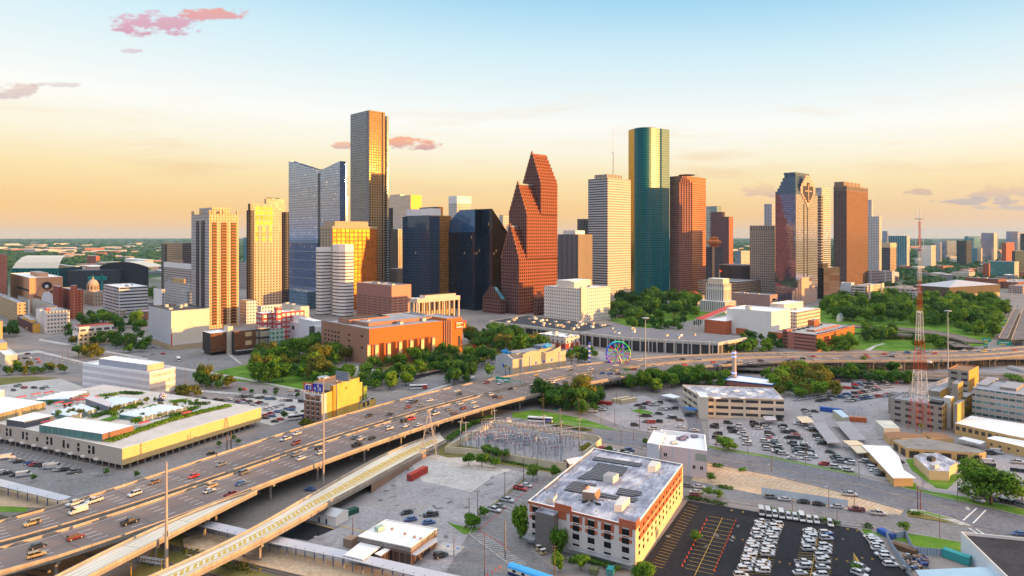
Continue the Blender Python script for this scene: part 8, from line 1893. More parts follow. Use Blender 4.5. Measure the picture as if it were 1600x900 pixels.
# this side of the freeway
grove('tree in the thicket under the freeway by the tall mast','trees of the thicket under the freeway',[c8(700,310),c8(760,290),c8(900,320),c8(1060,290),c8(1180,290),c8(1320,310),c8(1320,350),c8(1060,340),c8(860,375),c8(740,370)],30,(0,1,1),3.8,5.6,17)
grove('tree in the olive thicket beside the bus lane','trees of the olive thicket beside the bus lane',[c8(180,445),c8(260,405),c8(380,400),c8(500,400),c8(560,430),c8(520,490),c8(430,515),c8(300,490),c8(200,480)],22,(0,3,3,0),4,6,18)
grove('tree in the wood behind the cream office','trees of the wood behind the cream office',[c5(-40,250+310),c5(60,590),c5(120,530),c5(300,560),c5(400,620),c5(440,690),c5(330,690),c5(180,700),c5(60,690)],30,(1,1,2,3),4,6,19)
grove('dark tree in the belt along the trestle','dark trees in the belt along the trestle',[c5(340,560),c5(480,545),c5(640,555),c5(780,560),c5(900,595),c5(880,615),c5(700,600),c5(500,590)],22,(0,0,1),3.6,5.2,20)
grove('tree around the left-hand street crossing','trees round the left-hand street crossing',[c2(450,245),c2(560,200),c2(650,205),c2(700,235),c2(560,250)],6,(3,0),3.6,5.4,21)
grove('street tree near the tan corner store','street trees near the tan corner store',[c2(540,155),c2(660,150),c2(800,150),c2(930,170),c2(900,210),c2(790,210),c2(690,165)],11,(0,0,1),4.5,6.5,22)
grove('tree in the row beside the left-hand lawn','trees in the row beside the left-hand lawn',[c2(0,355),c2(60,340),c2(200,325),c2(330,320),c2(330,335),c2(100,350)],8,(0,0,3),3.2,4.2,23)
grove('tree behind the white courthouse-style block','trees among the old blocks on the left',[c1(480,840),c1(560,800),c1(700,800),c1(760,850),c1(920,830),c1(900,900),c1(720,900),c1(560,880)],16,(0,1,0),5,7.5,24)
grove('tree by the yellow mural building','trees by the yellow mural building',[c1(20,900),c1(60,870),c1(120,880),c1(130,905),c1(60,915)],5,(0,0),4.5,6,25)
grove('tree along the road bridge on the left','trees along the road bridge',[c2(1220,420),c2(1280,390),c2(1400,430),c2(1440,420),c2(1330,445)],6,(0,3),3.4,5,26)
grove('street tree in the old quarter on the left','street trees in the old quarter',[(100,505),(125,498),(240,500),(235,545),(190,560),(110,545)],16,(0,1,3),3.4,5.4,31)
grove('small tree on the verge of the left-hand boulevard','trees on the verge of the left-hand boulevard',[(60,566),(130,584),(130,590),(0,580)],7,(0,1,3),2.6,3.6,32)
grove('olive shrub tree on the bank beside the screened block','olive shrub trees beside the screened block',[c2(1100,470),c2(1130,455),c2(1230,460),c2(1240,480),c2(1120,485)],6,(3,),2.6,3.6,27)
grove('tree beyond the low hall at the foot of the towers','trees between the low halls and the towers',[c1(930,660),c1(960,640),c1(1010,655),c1(1000,690),c1(940,690)],5,(0,1),6,8,28)
def spot(xy,r,h_,k,label,group=None,**kw):r *= 1.3;h_ *= 1.1;tree(G(*xy),r,h_,k,label,group,**kw)
spot(c9(1392,455),8.5,17.5,2,'big bright green spreading tree in the right-hand car park',mesh=BIGCR,clear=.22)
spot(c9(1590,430),3.2,6,1,'small tree cut by the right edge of the car park')
spot(c9(848,628),2.1,4.6,2,'little round yellow-green tree by the side street')
for x,y,r_,h_ in ((1155,700,2.0,6.0),):spot(c10(x,y),r_,h_-1,1,'slim young tree on the island of the fleet car lot')
spot(c8(1357,730),4.6,7.2,1,'round bushy tree at the police lot corner',clear=.08)
for (x,y),r_,h_,lab in ((c7(1330,215),2.8,6.6,'first'),(c7(1412,220),3.2,7.4,'second'),(c7(1490,230),2.5,5.6,'third')):spot((x,y),r_,h_,1 if lab != 'second' else 2,'young street tree before the substation wall','young trees before the substation wall')
for x,y in ((1520,185),(1455,165)):spot(c7(x,y),3.6,6.5,0,'dark bushy tree against the substation wall','dark trees against the substation wall')
for x,y,r_,h_ in ((1425,545,2.2,5.2),(1345,605,2.8,6.0),(1365,600,2.4,5.4)):spot(c7(x,y),r_,h_,1,'leafy young tree beside the diagonal station street','young trees beside the diagonal station street')
for x,y,r_,h_ in ((130,310,2.9,7.5),(275,300,2.5,7.0)):spot(c10(x,y),r_,h_,1,'green tree left of the solar-roofed office','trees left of the solar-roofed office')
for x,y,r_,h_,ms in ((50,665,2.6,12,0),(295,775,2.3,9.5,0),(430,865,2.3,6.0,1),(300,880,2.2,6.5,1),(790,930,2.2,6.0,1),(850,925,2.5,6.5,1)):spot(c10(x,y),r_,h_,1,['tall pointed tree by the brick office front','leafy tree at the foot of the brick office'][ms],['pointed trees by the brick office front','trees at the foot of the brick office'][ms],mesh=CONE[ms] if ms==0 else None,clear=.06 if ms==0 else .2)
for x,y in ((1213,412),(1290,420)):spot(c10(x,y),2.2,4.6,2,'slim pale tree at the head of the black lot','pale trees at the head of the black lot')
spot(c10(1245,320),1.9,4.8,1,'narrow tree beside the pink stucco building')
for x,y in ((570,155),(610,130),(835,85)):spot(c10(x,y+5),2.2,4.6,0,'small dark tree behind the solar-roofed office','small trees behind the solar-roofed office')
for x,y,r_ in ((45,310,2.2),(215,330,2.2),(385,345,2.3),(540,355,2.5),(860,385,2.3),(665,690,3.0),(830,640,1.6),(920,610,1.6)):tree((G(370+x/9,580+y/9)),r_,r_*2.3,0,'small round tree around the pale far-left car lot','round trees round the far-left car lot')
for x,y in ((663,275),(857,290),(1372,95),(1458,60),(1493,80),(215,310)):spot(c3(x,y),1.3,3.6,1,'sapling in the lot below the long warehouse','saplings round the warehouse lot')
spot(c6(325,680),4.0,7.0,3,'olive tree at the foot of the brown brick loft front',clear=.1)
spot(c5(590,505),3.4,11,1,'tall tree in front of the freeway piers, left one');spot(c5(870,500),2.6,9,1,'tall tree in front of the freeway piers behind the radio tower')
spot(c5(1210,815),4.0,8.2,3,'olive tree at the orange corner of the police block')
spot(c5(1480,415),4.2,5.2,1,'bush poking over the freeway beside the right-hand signs');spot(c5(1560,600),6.5,7.0,1,'green tree at the right edge behind the concrete wing')
# trees in the roof garden (they stand on the warehouse roof)
zt_r=10.4
for x,y,r_,h_,k in ((370,612,2.0,4.6,1),(440,602,2.2,5.0,3),(500,607,2.2,5.2,3),(580,578,1.5,3.6,1),(725,590,2.4,6.0,3),(715,625,2.2,5.5,1),(850,665,2.6,5.4,1),(885,622,1.8,4.2,0),(910,522,1.9,3.8,3),(320,530,1.9,3.2,0),(380,502,1.4,2.6,0),(430,490,1.2,2.2,0),(985,612,2.0,3.6,0)):p=G(*gp(x,y),zt_r);tree(p,r_*1.25,h_*1.1,k,'garden tree on the warehouse roof among the white vaults','trees in the warehouse roof garden',zt_r)
for i in RG_(34):
 q=(rt_.uniform(300,1250),rt_.uniform(470,640));p=G(*gp(q[0],470+(q[1]-470)*.75+(1250-q[0])*.04),zt_r)
 tree(p,rt_.uniform(1.0,1.7),rt_.uniform(1.4,3.0),rt_.choice((0,1,3,1)),'low bushy plant of the warehouse roof garden','low plants of the roof garden',zt_r,name='roof_plant',cat='plant',clear=.05)
# palms by the aquarium
def palm_mesh(nm,seed):
 r=random.Random(seed);mb=MB()
 for i in RG_(26):
  a=r.uniform(0,6.283);e=r.uniform(-.5,1.1);prev=V_((0,0,0));L_=r.uniform(.8,1.1)
  for s in RG_(4):
   d_=V_((mt_.cos(a)*mt_.cos(e),mt_.sin(a)*mt_.cos(e),mt_.sin(e)))*L_/4;q=prev+d_;sd=V_((-mt_.sin(a),mt_.cos(a),0))*(.17*(1-s/4.6))
   mb.fc_([TU_(prev-sd),TU_(prev+sd),TU_(q+sd*.8),TU_(q-sd*.8)],LEAF[3]);prev=q;e -= .42
 return mb.mesh(nm)
PALM=[palm_mesh('crown',i) for i in RG_(2)]
for i,(x,y,h_) in enumerate(((400+1530/4+8,582,8),(c6(1560,345)[0],588,8),(c6(1585,350)[0],590,7.5),(c11(645,790)[0],581,7),(c6(1410,310)[0],577,8.5),(c6(1430,305)[0],575,8),(c6(1455,295)[0],573,8),(c6(1380,318)[0],580,8),(c6(1355,325)[0],582,8),(c6(1320,330)[0],584,8),(c8(975-600,190)[0],570,8),(c11(970,760)[0],572,9),(c11(1010,745)[0],568,8),(c9(1360,10)[0]-100,682,6))):
 p=G(x,y);o=EMP_('palm_tree','palm tree near the tan aquarium and its boulevard' if i<13 else 'palm tree before the tan workshop windows','palm tree',p,'palm trees by the aquarium' if i<13 else None)
 c=BO.new('crown',PALM[i % 2]);LNK(c);c.parent=o;c.location=(0,0,h_);c.scale=(2.4,2.4,2.4)
 mb=MB();mb.bar((*p,0),(*p,h_),.22,bark,.16,6);mb.bd_('trunk',o)
# the 285 trees that show largest stay single things; the small rest becomes one mass
LOW={k:crown_mesh('crown_low',700+k,LEAF[k],420,.105) for k in RG_(4)}
def thin_trees(most=285):
 TREES.sort(key=lambda o:-(o.children[0].scale[0]/max(o.location.y,50)))
 rest=TREES[most:];V,Fc,Mi=[],[],[];off=0
 for o in rest:
  c=o.children[0];k=next((i for i in RG_(4) if c.data in CR[i]),1);me=LOW[k];n=len(me.vertices);a=np.empty(n*3);me.vertices.foreach_get('co',a);a=a.reshape(-1,3)*np.array(c.scale);z=o.rotation_euler.z
  x,y=a[:,0]*mt_.cos(z)-a[:,1]*mt_.sin(z),a[:,0]*mt_.sin(z)+a[:,1]*mt_.cos(z)
  V.append(np.stack([x+o.location.x,y+o.location.y,a[:,2]+o.location.z+c.location.z],1));Mi.append(np.full(n // 4,k));off += n
  for ch in list(o.children):BO.remove(ch)
  BO.remove(o)
 if not rest:return
 V=np.concatenate(V);Mi=np.concatenate(Mi);me=bpy.data.meshes.new('tree_mass');nv=len(V);nf=nv // 4
 me.vertices.add(nv);me.vertices.foreach_set('co',V.ravel());me.loops.add(nv);me.loops.foreach_set('vertex_index',np.arange(nv));me.polygons.add(nf);me.polygons.foreach_set('loop_start',np.arange(nf)*4)
 for m in LEAF:me.materials.append(m)
 me.polygons.foreach_set('material_index',Mi.astype(np.int32));me.update(calc_edges=True);me.validate()
 ob=BO.new('tree_mass',me);LNK(ob);ob['kind']='stuff';ob['label']='mass of small distant park trees below the towers'
 del TREES[most:]
thin_trees()
# hedges and low planting: leaf clumps heaped along a line or over a bed
def hedge(name,label,pts,w,hh,k,z=0.0,cat='hedge',dens=26,kind=None,group=None):
 P=[G(*p,z) for p in pts];r=random.Random(len(pts)+int(abs(P[0][0])*10));mb=MB()
 for a,b in zip(P,P[1:]):
  for _ in RG_(int(dist(a,b)*dens*w/2)):
   c=Lr_(a,b,r.random());c=V_((c[0]+r.uniform(-w,w)/2,c[1]+r.uniform(-w,w)/2,z+hh*r.random()**.6));nn=V_((r.uniform(-1,1),r.uniform(-1,1),r.uniform(.1,1))).normalized();u=nn.orthogonal().normalized();v=nn.cross(u);s=r.uniform(.22,.46)
   mb.fc_([TU_(c-u*s),TU_(c-v*s),TU_(c+u*s),TU_(c+v*s)],LEAF[k])
 return SNG_(mb,name,label,cat,(*P[0],z),group,kind)
hedge('hedge','clipped hedge behind the row of white vans',[(1200,798),(1250,809),(1313,821)],2.0,1.5,0);hedge('hedge','hedge at the head of the black lot',[c10(1080,420),c10(1180,430),c10(1340,465)],1.8,1.3,0);hedge('hedge','hedge on the tip of the traffic island',[c9(885,515),c9(955,520)],2.0,1.3,0)
hedge('shrub_bed','shrubs at the foot of the brick office',[c10(340,815),c10(480,815),c10(580,845),c10(660,870)],2.6,1.6,0,cat='shrubs');hedge('shrub_bed','shrubs in the island by the pink building',[c10(1255,215),c10(1310,220)],2.6,1.4,1,cat='shrubs');hedge('shrub_bed','shrubs by the entrance of the tan lot',[c10(1290,345),c10(1370,360)],2.4,1.2,0,cat='shrubs');hedge('shrub_bed','small shrub bed beside the tan lot driveway',[c10(1420,245),c10(1455,240)],2.0,1.2,1,cat='shrubs');hedge('shrub_bed','shrub bed at the grass corner of the black lot',[c9(605,600),c9(640,600)],2.2,1.6,0,cat='shrubs');hedge('shrub_bed','bush at the triangular island of the fleet lot',[c9(540,890),c9(560,850)],2.4,2.2,1,cat='shrubs')
hedge('hedge','hedge inside the yellow-lit back wall of the substation',[cs5(60,310),cs5(260,165),cs5(480,90)],3.2,2.4,0);hedge('hedge','low planting along the front of the substation wall',[cs5(600,505),cs5(800,545),cs5(1050,590)],1.4,1.0,0);hedge('shrub_bed','reddish brown shrubs along the bus lane wall',[cs5(1030,150),cs5(1180,175),cs5(1440,215)],2.4,1.6,3,cat='shrubs');hedge('shrub_bed','bushes at the substation gate',[cs5(1420,350),cs5(1340,400)],2.6,1.8,3,cat='shrubs')
for i,b_ in enumerate(BEDS):
 P=[gp(*p) for p in b_];
 c=(sum(p[0] for p in P)/len(P),sum(p[1] for p in P)/len(P));n=len(P) // 2;mid=[Lr_(P[k],P[-1-k],.5) for k in RG_(n)]
 hedge('garden_bed',['long planted bed along the sunny edge of the warehouse roof','planted bed by the wedge stair hut on the warehouse roof','oval planted bed in the middle of the warehouse roof','planted bed beside the nearest white vault','small bed at the back of the warehouse roof, left one','long bed at the back of the warehouse roof garden','bed below the screened block on the warehouse roof','bed by the chequered sculpture on the warehouse roof'][i],mid,5.0 if i==0 else 4.6,1.1,0 if i % 2 else 1,zt_r,'garden bed',26)
hedge('shrub_bed','weedy shrubs on the slope below the ramp',[c3(1150,750),c3(1400,820),c3(1600,880)],5,1.0,3,cat='shrubs',dens=6)
# far city: houses and blocks out to the horizon, and the treed plain
def low_block(i,x,y,w,d,hh,m,roof,label,group):
 P=rect(x,y,w,d,[DG,20,75][i % 3]);mb=MB();mb.pz_(P,0,hh,m,roof);SNG_(mb,'low_building',label,'building',P[0],group)
rf=random.Random(2024)
fwl=[FC_('far_wall_%d' % i,c,C4(.08,.08,.09),5,4,(.2,.75),(.3,.75),.3) for i,c in enumerate((C4(.62,.58,.52),C4(.46,.34,.26),C4(.40,.16,.10),C4(.55,.52,.50),C4(.30,.30,.33)))]
frf=[RWH,RGY,mat('far_roof_tan',C4(.46,.40,.34),.9),mat('far_roof_red',C4(.34,.13,.10),.9),RWH]
cnt=0
def far_zone(n,x0,x1,y0,y1,w0,w1,h0,h1,label,group,seed):
 global cnt
 r=random.Random(seed)
 for _ in RG_(n):
  px,py=r.uniform(x0,x1),y0+(y1-y0)*r.random()**1.0;g=G(px,py);low_block(cnt,*g,r.uniform(w0,w1),r.uniform(w0,w1)*.7,r.uniform(h0,h1),fwl[r.randrange(5)],frf[r.randrange(5)],label,group);cnt += 1
far_zone(46,100,300,392,428,30,90,6,16,'low warehouse on the flat land beyond the ball park','warehouses beyond the ball park',1)
far_zone(34,-20,300,380,394,60,200,8,18,'distant pale shed among trees near the left horizon','distant sheds near the left horizon',2)
far_zone(60,1380,1610,402,440,16,46,6,18,'low house or flats among trees beyond the sports hall','low buildings beyond the sports hall',3)
far_zone(30,1380,1610,384,402,40,120,10,28,'distant block near the right horizon','distant blocks near the right horizon',4)
far_zone(12,1145,1172,385,430,25,70,6,20,'low block seen between the plum and grey towers','low blocks between the plum and grey towers',5)
far_zone(9,188,252,478,500,16,30,6,12,'small flat-roofed building in the old quarter on the left','small buildings in the old quarter',6)
for i,(xn,xl,xr,yt,D_,m1,m2,lab) in enumerate(((1527,1505,1535,388,2700,fws,tl,'teal glass block right of the radio tower far beyond the skyline'),(1478,1468,1494,376,3000,pale_blue,pale_blue,'twin grey residential slab far to the right'),(1540,1534,1560,363.5,3600,pale_blue,pale_blue,'tallest pale slab near the right horizon'),(1512,1507,1532,369,3300,tl,tl,'broad teal office near the right horizon'),(1553,1533,1558,364,2900,fws,pale_blue,'pale double slab with orange sunny end near the right horizon'),(1590,1572,1600,361.5,3500,pale_blue,pale_blue,'lilac towers group at the right edge, left one'),(1612,1594,1620,365,3200,dkg,dkg,'dark framed tower at the right edge'),(1470,1460,1471,378,2600,fws,fw,'small grey block just right of the radio tower'),(1510,1495,1518,376,2500,dkg,dkg,'low dark block left of the double slab'),(1572,1565,1585,379,2600,rbk,rbk,'red block at the right near the horizon'),(1455,1440,1462,383.5,2300,fws,PLW_,'round white stadium-like block by the radio tower'),(1586,1581,1602,392,1900,dkg,dkg,'dark flats at the right edge'))):
 P=BXP_(xn,D_,xl,xr,DG);Bld_('office_block',lab,'tower',P,ZH(yt,D_),[m1,m1,m2,m2],RGY)
for i,(xn,xl,xr,yt,yb,m1,m2,lab) in enumerate(((150,136,156,400,412,rbk,rbk,'red brick block among the warehouses beyond the ball park'),(112,91,118,416,430,tb_,tb_,'tan arcade building behind the ball park stand'),(225,195,240,406,418,fws,PLW_,'long white shed beyond the ball park'))):
 P=BXP_(xn,DB(yb),xl,xr,DG);Bld_('warehouse',lab,'warehouse',P,ZH(yt,DB(yb)),[m1,m1,m2,m2],RWH)
# treed plain: one bumpy canopy of clumps, thinning out with distance
canopy_m=leaf_mat('far_canopy',(.012,.05,.022,1),(.028,.085,.03,1),(.06,.13,.035,1))
def clumps(name,n,y0,y1,seed,x0=-120,x1=1720,skip=None,s0=9,s1=17,hh=9):
 r=random.Random(seed);mb=MB()
 k7=[(mt_.cos(i*1.0472),mt_.sin(i*1.0472)) for i in RG_(6)]
 for _ in RG_(n):
  py=y0+(y1-y0)*r.random()**1.5;px=r.uniform(x0,x1)
  if skip and skip(px,py):continue
  x,y=G(px,py);s=r.uniform(s0,s1)*(1+(y-1500)/5000);h_=hh*r.uniform(.7,1.3)*(1+(y-1500)/12000)
  top=(x+r.uniform(-2,2),y,h_);ri=[(x+s*c*r.uniform(.7,1.15),y+s*q*r.uniform(.7,1.15),h_*r.uniform(.25,.5)) for c,q in k7];mi=[(x+s*.62*c*r.uniform(.8,1.2),y+s*.62*q,h_*r.uniform(.75,.98)) for c,q in k7]
  for i in RG_(6):
   j=(i+1) % 6;mb.fc_([ri[i],ri[j],mi[j],mi[i]],canopy_m);mb.fc_([mi[i],mi[j],top],canopy_m);mb.fc_([(ri[i][0],ri[i][1],0),(ri[j][0],ri[j][1],0),ri[j],ri[i]],canopy_m)
 return mb.bd_(name,None,None,kind='stuff',label='far treed plain spreading to the horizon behind the skyline')
def skip_(px,py):
 d_=DB(py)
 if d_<1750 and 250<px<1390:return True
 if d_<2300 and 100<px<300 and (int(px*.35)+int(py*.6)) % 3:return True
 return False
clumps('treed_plain',5200,374.5,424,9,skip=skip_)
clumps('treed_plain',420,424,448,10,1375,1700,s0=6,s1=11,hh=9)
# vehicles
def paint_mat():
 m,t,b=newmat('car_paint');t.put(b.inputs['Base Color'],t.node('ShaderNodeObjectInfo').outputs['Color'])
 b.inputs['Roughness'].default_value=.28;b.inputs['Coat Weight'].default_value=.5;return m
paint=paint_mat();cglass=mat('car_glass',(.008,.009,.012,1),.12,var=0,spec=.3);tyre=mat('tyre_rubber',(.018,.018,.018,1),.8,var=0);hub_m=mat('wheel_rim',(.45,.45,.47,1),.35,.6,0);lampw=mat('headlamp',(.75,.75,.70,1),.15,var=0);lampr=mat('tail_lamp',(.45,.02,.015,1),.3,var=0);bed_m=mat('truck_bed',(.03,.03,.032,1),.8,var=0)
def loft(mb,secs,m,cap=True):
 for (x0,a),(x1,b) in zip(secs,secs[1:]):
  n=len(a)
  for i in RG_(n):
   j=(i+1) % n;mb.fc_([(x0,*a[i]),(x0,*a[j]),(x1,*b[j]),(x1,*b[i])],m)
 if cap:mb.fc_([(secs[0][0],*p) for p in reversed(secs[0][1])],m);mb.fc_([(secs[-1][0],*p) for p in secs[-1][1]],m)
def sec(w,z0,z1,sh=.10):return [(-w+.05,z0),(w-.05,z0),(w,z0+.2),(w,z1-sh),(w-.12,z1),(-w+.12,z1),(-w,z1-sh),(-w,z0+.2)]
SPEC={'sedan':(4.8,.92,[(-2.4,.72,.45,.80),(-2.3,.88,.32,.95),(-1.5,.92,.28,1.0),(1.0,.92,.28,.98),(2.1,.88,.30,.80),(2.4,.72,.42,.66)],[(-1.95,-1.15,.55,1.25)],.98,1.46),
  'suv':(4.9,.97,[(-2.45,.85,.5,1.0),(-2.38,.95,.38,1.08),(1.0,.97,.36,1.10),(1.25,.97,.36,1.08),(2.3,.92,.38,1.0),(2.45,.8,.5,.85)],[(-2.35,-2.05,.5,1.35)],1.08,1.78),
  'pickup':(5.8,1.0,[(-2.9,.9,.55,1.05),(-2.85,1.0,.45,1.12),(1.2,1.0,.42,1.14),(2.7,.96,.45,1.08),(2.9,.85,.55,.9)],[(-.95,-.65,.9,1.55)],1.12,1.88),
  'van':(5.9,1.0,[(-2.95,.9,.45,1.2),(-2.9,1.0,.38,1.3),(1.6,1.0,.36,1.3),(2.7,.95,.38,1.08),(2.95,.82,.5,.8)],[(-2.92,-2.85,1.5,2.35)],1.28,2.35)}
def car_parts(kind):
 L_,w,st,cab,zb,zt=SPEC[kind];body,gl,wh,rim,lp_,lr_=MB(),MB(),MB(),MB(),MB(),MB()
 loft(body,[(x,sec(ww,z0,z1)) for x,ww,z0,z1 in st],paint)
 x0,x1,x2,x3=cab[0];wt=w-.10;wr=w-.26 if kind != 'van' else w-.16
 lo,hi=[(x0,wt),(x3,wt)],[(x1,wr),(x2,wr)]
 B=[(x0,-wt,zb-.02),(x3,-wt,zb-.02),(x3,wt,zb-.02),(x0,wt,zb-.02)];T=[(x1,-wr,zt-.06),(x2,-wr,zt-.06),(x2,wr,zt-.06),(x1,wr,zt-.06)]
 for i in RG_(4):
  j=(i+1) % 4;q=[B[i],B[j],T[j],T[i]]
  if kind=='van' and i != 1:body.fc_(q,paint)
  else:gl.fc_(q,cglass)
 body.box(((x1+x2)/2,0,zt-.03),(x2-x1+.06,2*wr+.04,.07),paint)
 if kind != 'van':
  for s in (-1,1):
   for f0,xb_,xt_ in ((0,x0,x1),(.5,(x0+x3)/2,(x1+x2)/2),(1,x3,x2)):body.bar((xb_,s*(wt+.005),zb-.02),(xt_,s*(wr+.005),zt-.05),.05,paint)
 else:
  for s in (-1,1):gl.box((1.45,s*(w-.10),1.75),(.8,.16,.5),cglass)
 if kind=='pickup':body.box((-1.95,0,1.13),(1.75,1.62,.06),bed_m);[body.box((-1.95,s*.93,1.2),(1.8,.1,.2),paint) for s in (-1,1)];body.box((-2.84,0,1.2),(.1,1.9,.2),paint)
 wb=L_*.30;r_=.34 if kind=='sedan' else .39;W=[]
 for sx in (-1,1):
  for sy in (-1,1):
   a,b=MB(),None;c=(sx*wb,sy*(w-.12),r_)
   a.bar((c[0],c[1]-.11,r_),(c[0],c[1]+.11,r_),r_,tyre,None,12);a.bar((c[0],c[1]-.12,r_),(c[0],c[1]+.12,r_),r_*.6,hub_m,None,10);W.append(a)
 fx,bx=st[-1][0],st[0][0];zl=(st[-1][2]+st[-1][3])/2+.08
 for s in (-1,1):lp_.box((fx-.03,s*(st[-1][1]-.16),zl),(.1,.3,.14),lampw);lr_.box((bx+.03,s*(st[0][1]-.12),st[0][3]-.18),(.1,.22,.2),lampr)
 return body,gl,W,lp_,lr_
def merge(*mbs):
 o=MB()
 for b in mbs:
  off=len(o.v);o.v += b.v;o.f += [TU_(i+off for i in f) for f in b.f];o.uv += b.uv;o.m += [o.slot(b.mats[k]) for k in b.m]
 return o
CAR={}
for k in SPEC:
 body,gl,W,lp_,lr_=car_parts(k)
 hl=[]
 CAR[k]=dict(body=merge(body).mesh(k+'_body'),glass=gl.mesh(k+'_glass'),wheels=[w.mesh(k+'_wheel') for w in W],lamp=lp_.mesh(k+'_headlights'),tail=lr_.mesh(k+'_taillights'),whole=merge(body,gl,*W,lp_,lr_).mesh(k))
COL=dict(white=(.47,.47,.48),silver=(.42,.43,.45),grey=(.16,.17,.18),dark=(.018,.019,.022),red=(.42,.02,.02),maroon=(.16,.02,.025),blue=(.04,.10,.28),gold=(.40,.29,.14),brown=(.14,.08,.05),orange=(.45,.16,.04),black=(.012,.012,.014),yellow=(.6,.4,.05),purple=(.22,.08,.25))
NAME=dict(sedan='sedan',suv='sport_utility_car',pickup='pickup_truck',van='van');WORD=dict(sedan='saloon car',suv='sport utility car',pickup='pickup truck',van='van')
rc=random.Random(5);CARS=0
def car(p,ang,kind,col,where,z=0.0,detail=None,scale=1.06,state=''):
 global CARS
 c=COL[col];j=rc.uniform(.9,1.1);c4=(c[0]*j,c[1]*j,c[2]*j,1)
 lab=f'{col} {WORD[kind]} {where}';grp=lab
 near=p[1]<430 if detail is None else detail
 if near:
  o=EMP_(NAME[kind],lab,'car' if kind in ('sedan','suv') else WORD[kind].split()[0] if kind=='van' else 'pickup truck',(*p,z),grp);o.rotation_euler=(0,0,rad(90-ang));o.scale=(scale,)*3
  D_=CAR[kind]
  for nm,me in [('body',D_['body']),('window_glass',D_['glass']),('headlights',D_['lamp']),('taillights',D_['tail'])]+[('wheel',w) for w in D_['wheels']]:
   ch=BO.new(nm,me);LNK(ch);ch.parent=o;ch.color=c4
 else:
  o=BO.new(NAME[kind],CAR[kind]['whole']);LNK(o);o.location=(*p,z);o.rotation_euler=(0,0,rad(90-ang));o.scale=(scale,)*3;o.color=c4
  o['label']=lab;o['category']='car' if kind in ('sedan','suv') else 'van' if kind=='van' else 'pickup truck';o['group']=grp
 CARS += 1;return o
def heading_on(poly,p):
 i=min(RG_(len(poly)-1),key=lambda k:dist(Lr_(poly[k],poly[k+1],.5),p));a,b=poly[i],poly[i+1];return mt_.degrees(mt_.atan2(b[0]-a[0],b[1]-a[1]))
AF,AN,BF,BN=curve(Afar,FZ),curve(Anear,FZ),curve(Bfar,FZ),curve(Bnear,FZ)
fw_cars="""50,820 s gold|210,774 s white|117,789 p white|147,785 p white|122,801 v white|241,755 c brown|302,746 c red|346,727 c grey|203,818 p black|118,842 s maroon|59,856 c dark|57,870 s gold|327,769 c white|331,761 c gold|362,775 p maroon|377,757 c blue|382,740 s grey
446,688 p white|464,679 c white|462,694 s maroon|470,718 c white|462,712 c grey|499,701 c dark|501,709 c white|555,685 c grey|564,687 c white|582,686 c dark|558,697 p black|576,651 c dark|608,649 c dark|608,671 s white|634,667 c white|654,666 c white|632,659 s dark|642,656 p red|637,637 c maroon|640,629 s white|647,630 s dark|657,635 c grey|671,627 c silver|679,645 c dark|680,648 p white|701,641 c grey|709,647 c brown|724,639 c maroon|719,632 c silver|739,630 c white|742,637 c white|750,619 c white|767,618 s white|781,622 c brown|774,621 c maroon|717,617 c dark|714,612 c white|760,599 c red|782,600 c white|797,609 c dark
831,605 s white|839,601 c brown|840,607 c red|862,599 s white|868,595 c white|869,602 c dark|884,598 c dark|837,587 c gold|857,578 c white|888,578 c white|891,580 c dark|922,578 c white|902,589 c white|908,592 c dark|927,590 c white|941,584 c blue|953,585 c blue|966,585 c maroon|962,572 c white|961,580 c gold|999,564 c white|991,578 c red|1001,581 c dark|1011,582 c orange|1023,574 s white|1066,562 c dark|1070,571 c red|1067,576 p dark|1094,564 c blue|1115,567 c red|1119,572 c blue|1134,570 c dark|1140,567 c dark|1155,565 c white|1174,569 s white|1189,565 s dark
1225,555 s white|1232,565 c dark|1239,563 c purple|1254,560 c white|1255,561 c dark|1271,558 c red|1274,563 c white|1305,562 c white|1352,556 c red|1353,559 p red|1381,554 c red|1400,554 c white|1394,558 c dark|1417,552 p blue|1435,553 c brown|1452,551 s white|1460,553 c red|1506,549 s white|1529,549 c white|1537,550 c yellow|1550,548 c white|1585,548 c red"""
KI=dict(s='suv',c='sedan',p='pickup',v='van')
for e in fw_cars.replace('\n','|').split('|'):
 xy,k,col=e.split();x,y=map(float,xy.split(','));p=G(x,y,FZ)
 dA=min(dist(q,p) for q in resample(AF,160)[0])+min(dist(q,p) for q in resample(AN,160)[0]);dB=min(dist(q,p) for q in resample(BF,160)[0])+min(dist(q,p) for q in resample(BN,160)[0])
 far_=dA<dB;h_=heading_on(AF if far_ else BN,p);h_=h_+(180 if far_ else 0)
 part='left' if x<420 else 'middle' if x<800 else 'right-hand'
 car(p,h_,KI[k],col,f'on the {"far" if far_ else "near"} carriageway, {part} stretch',FZ+.02)
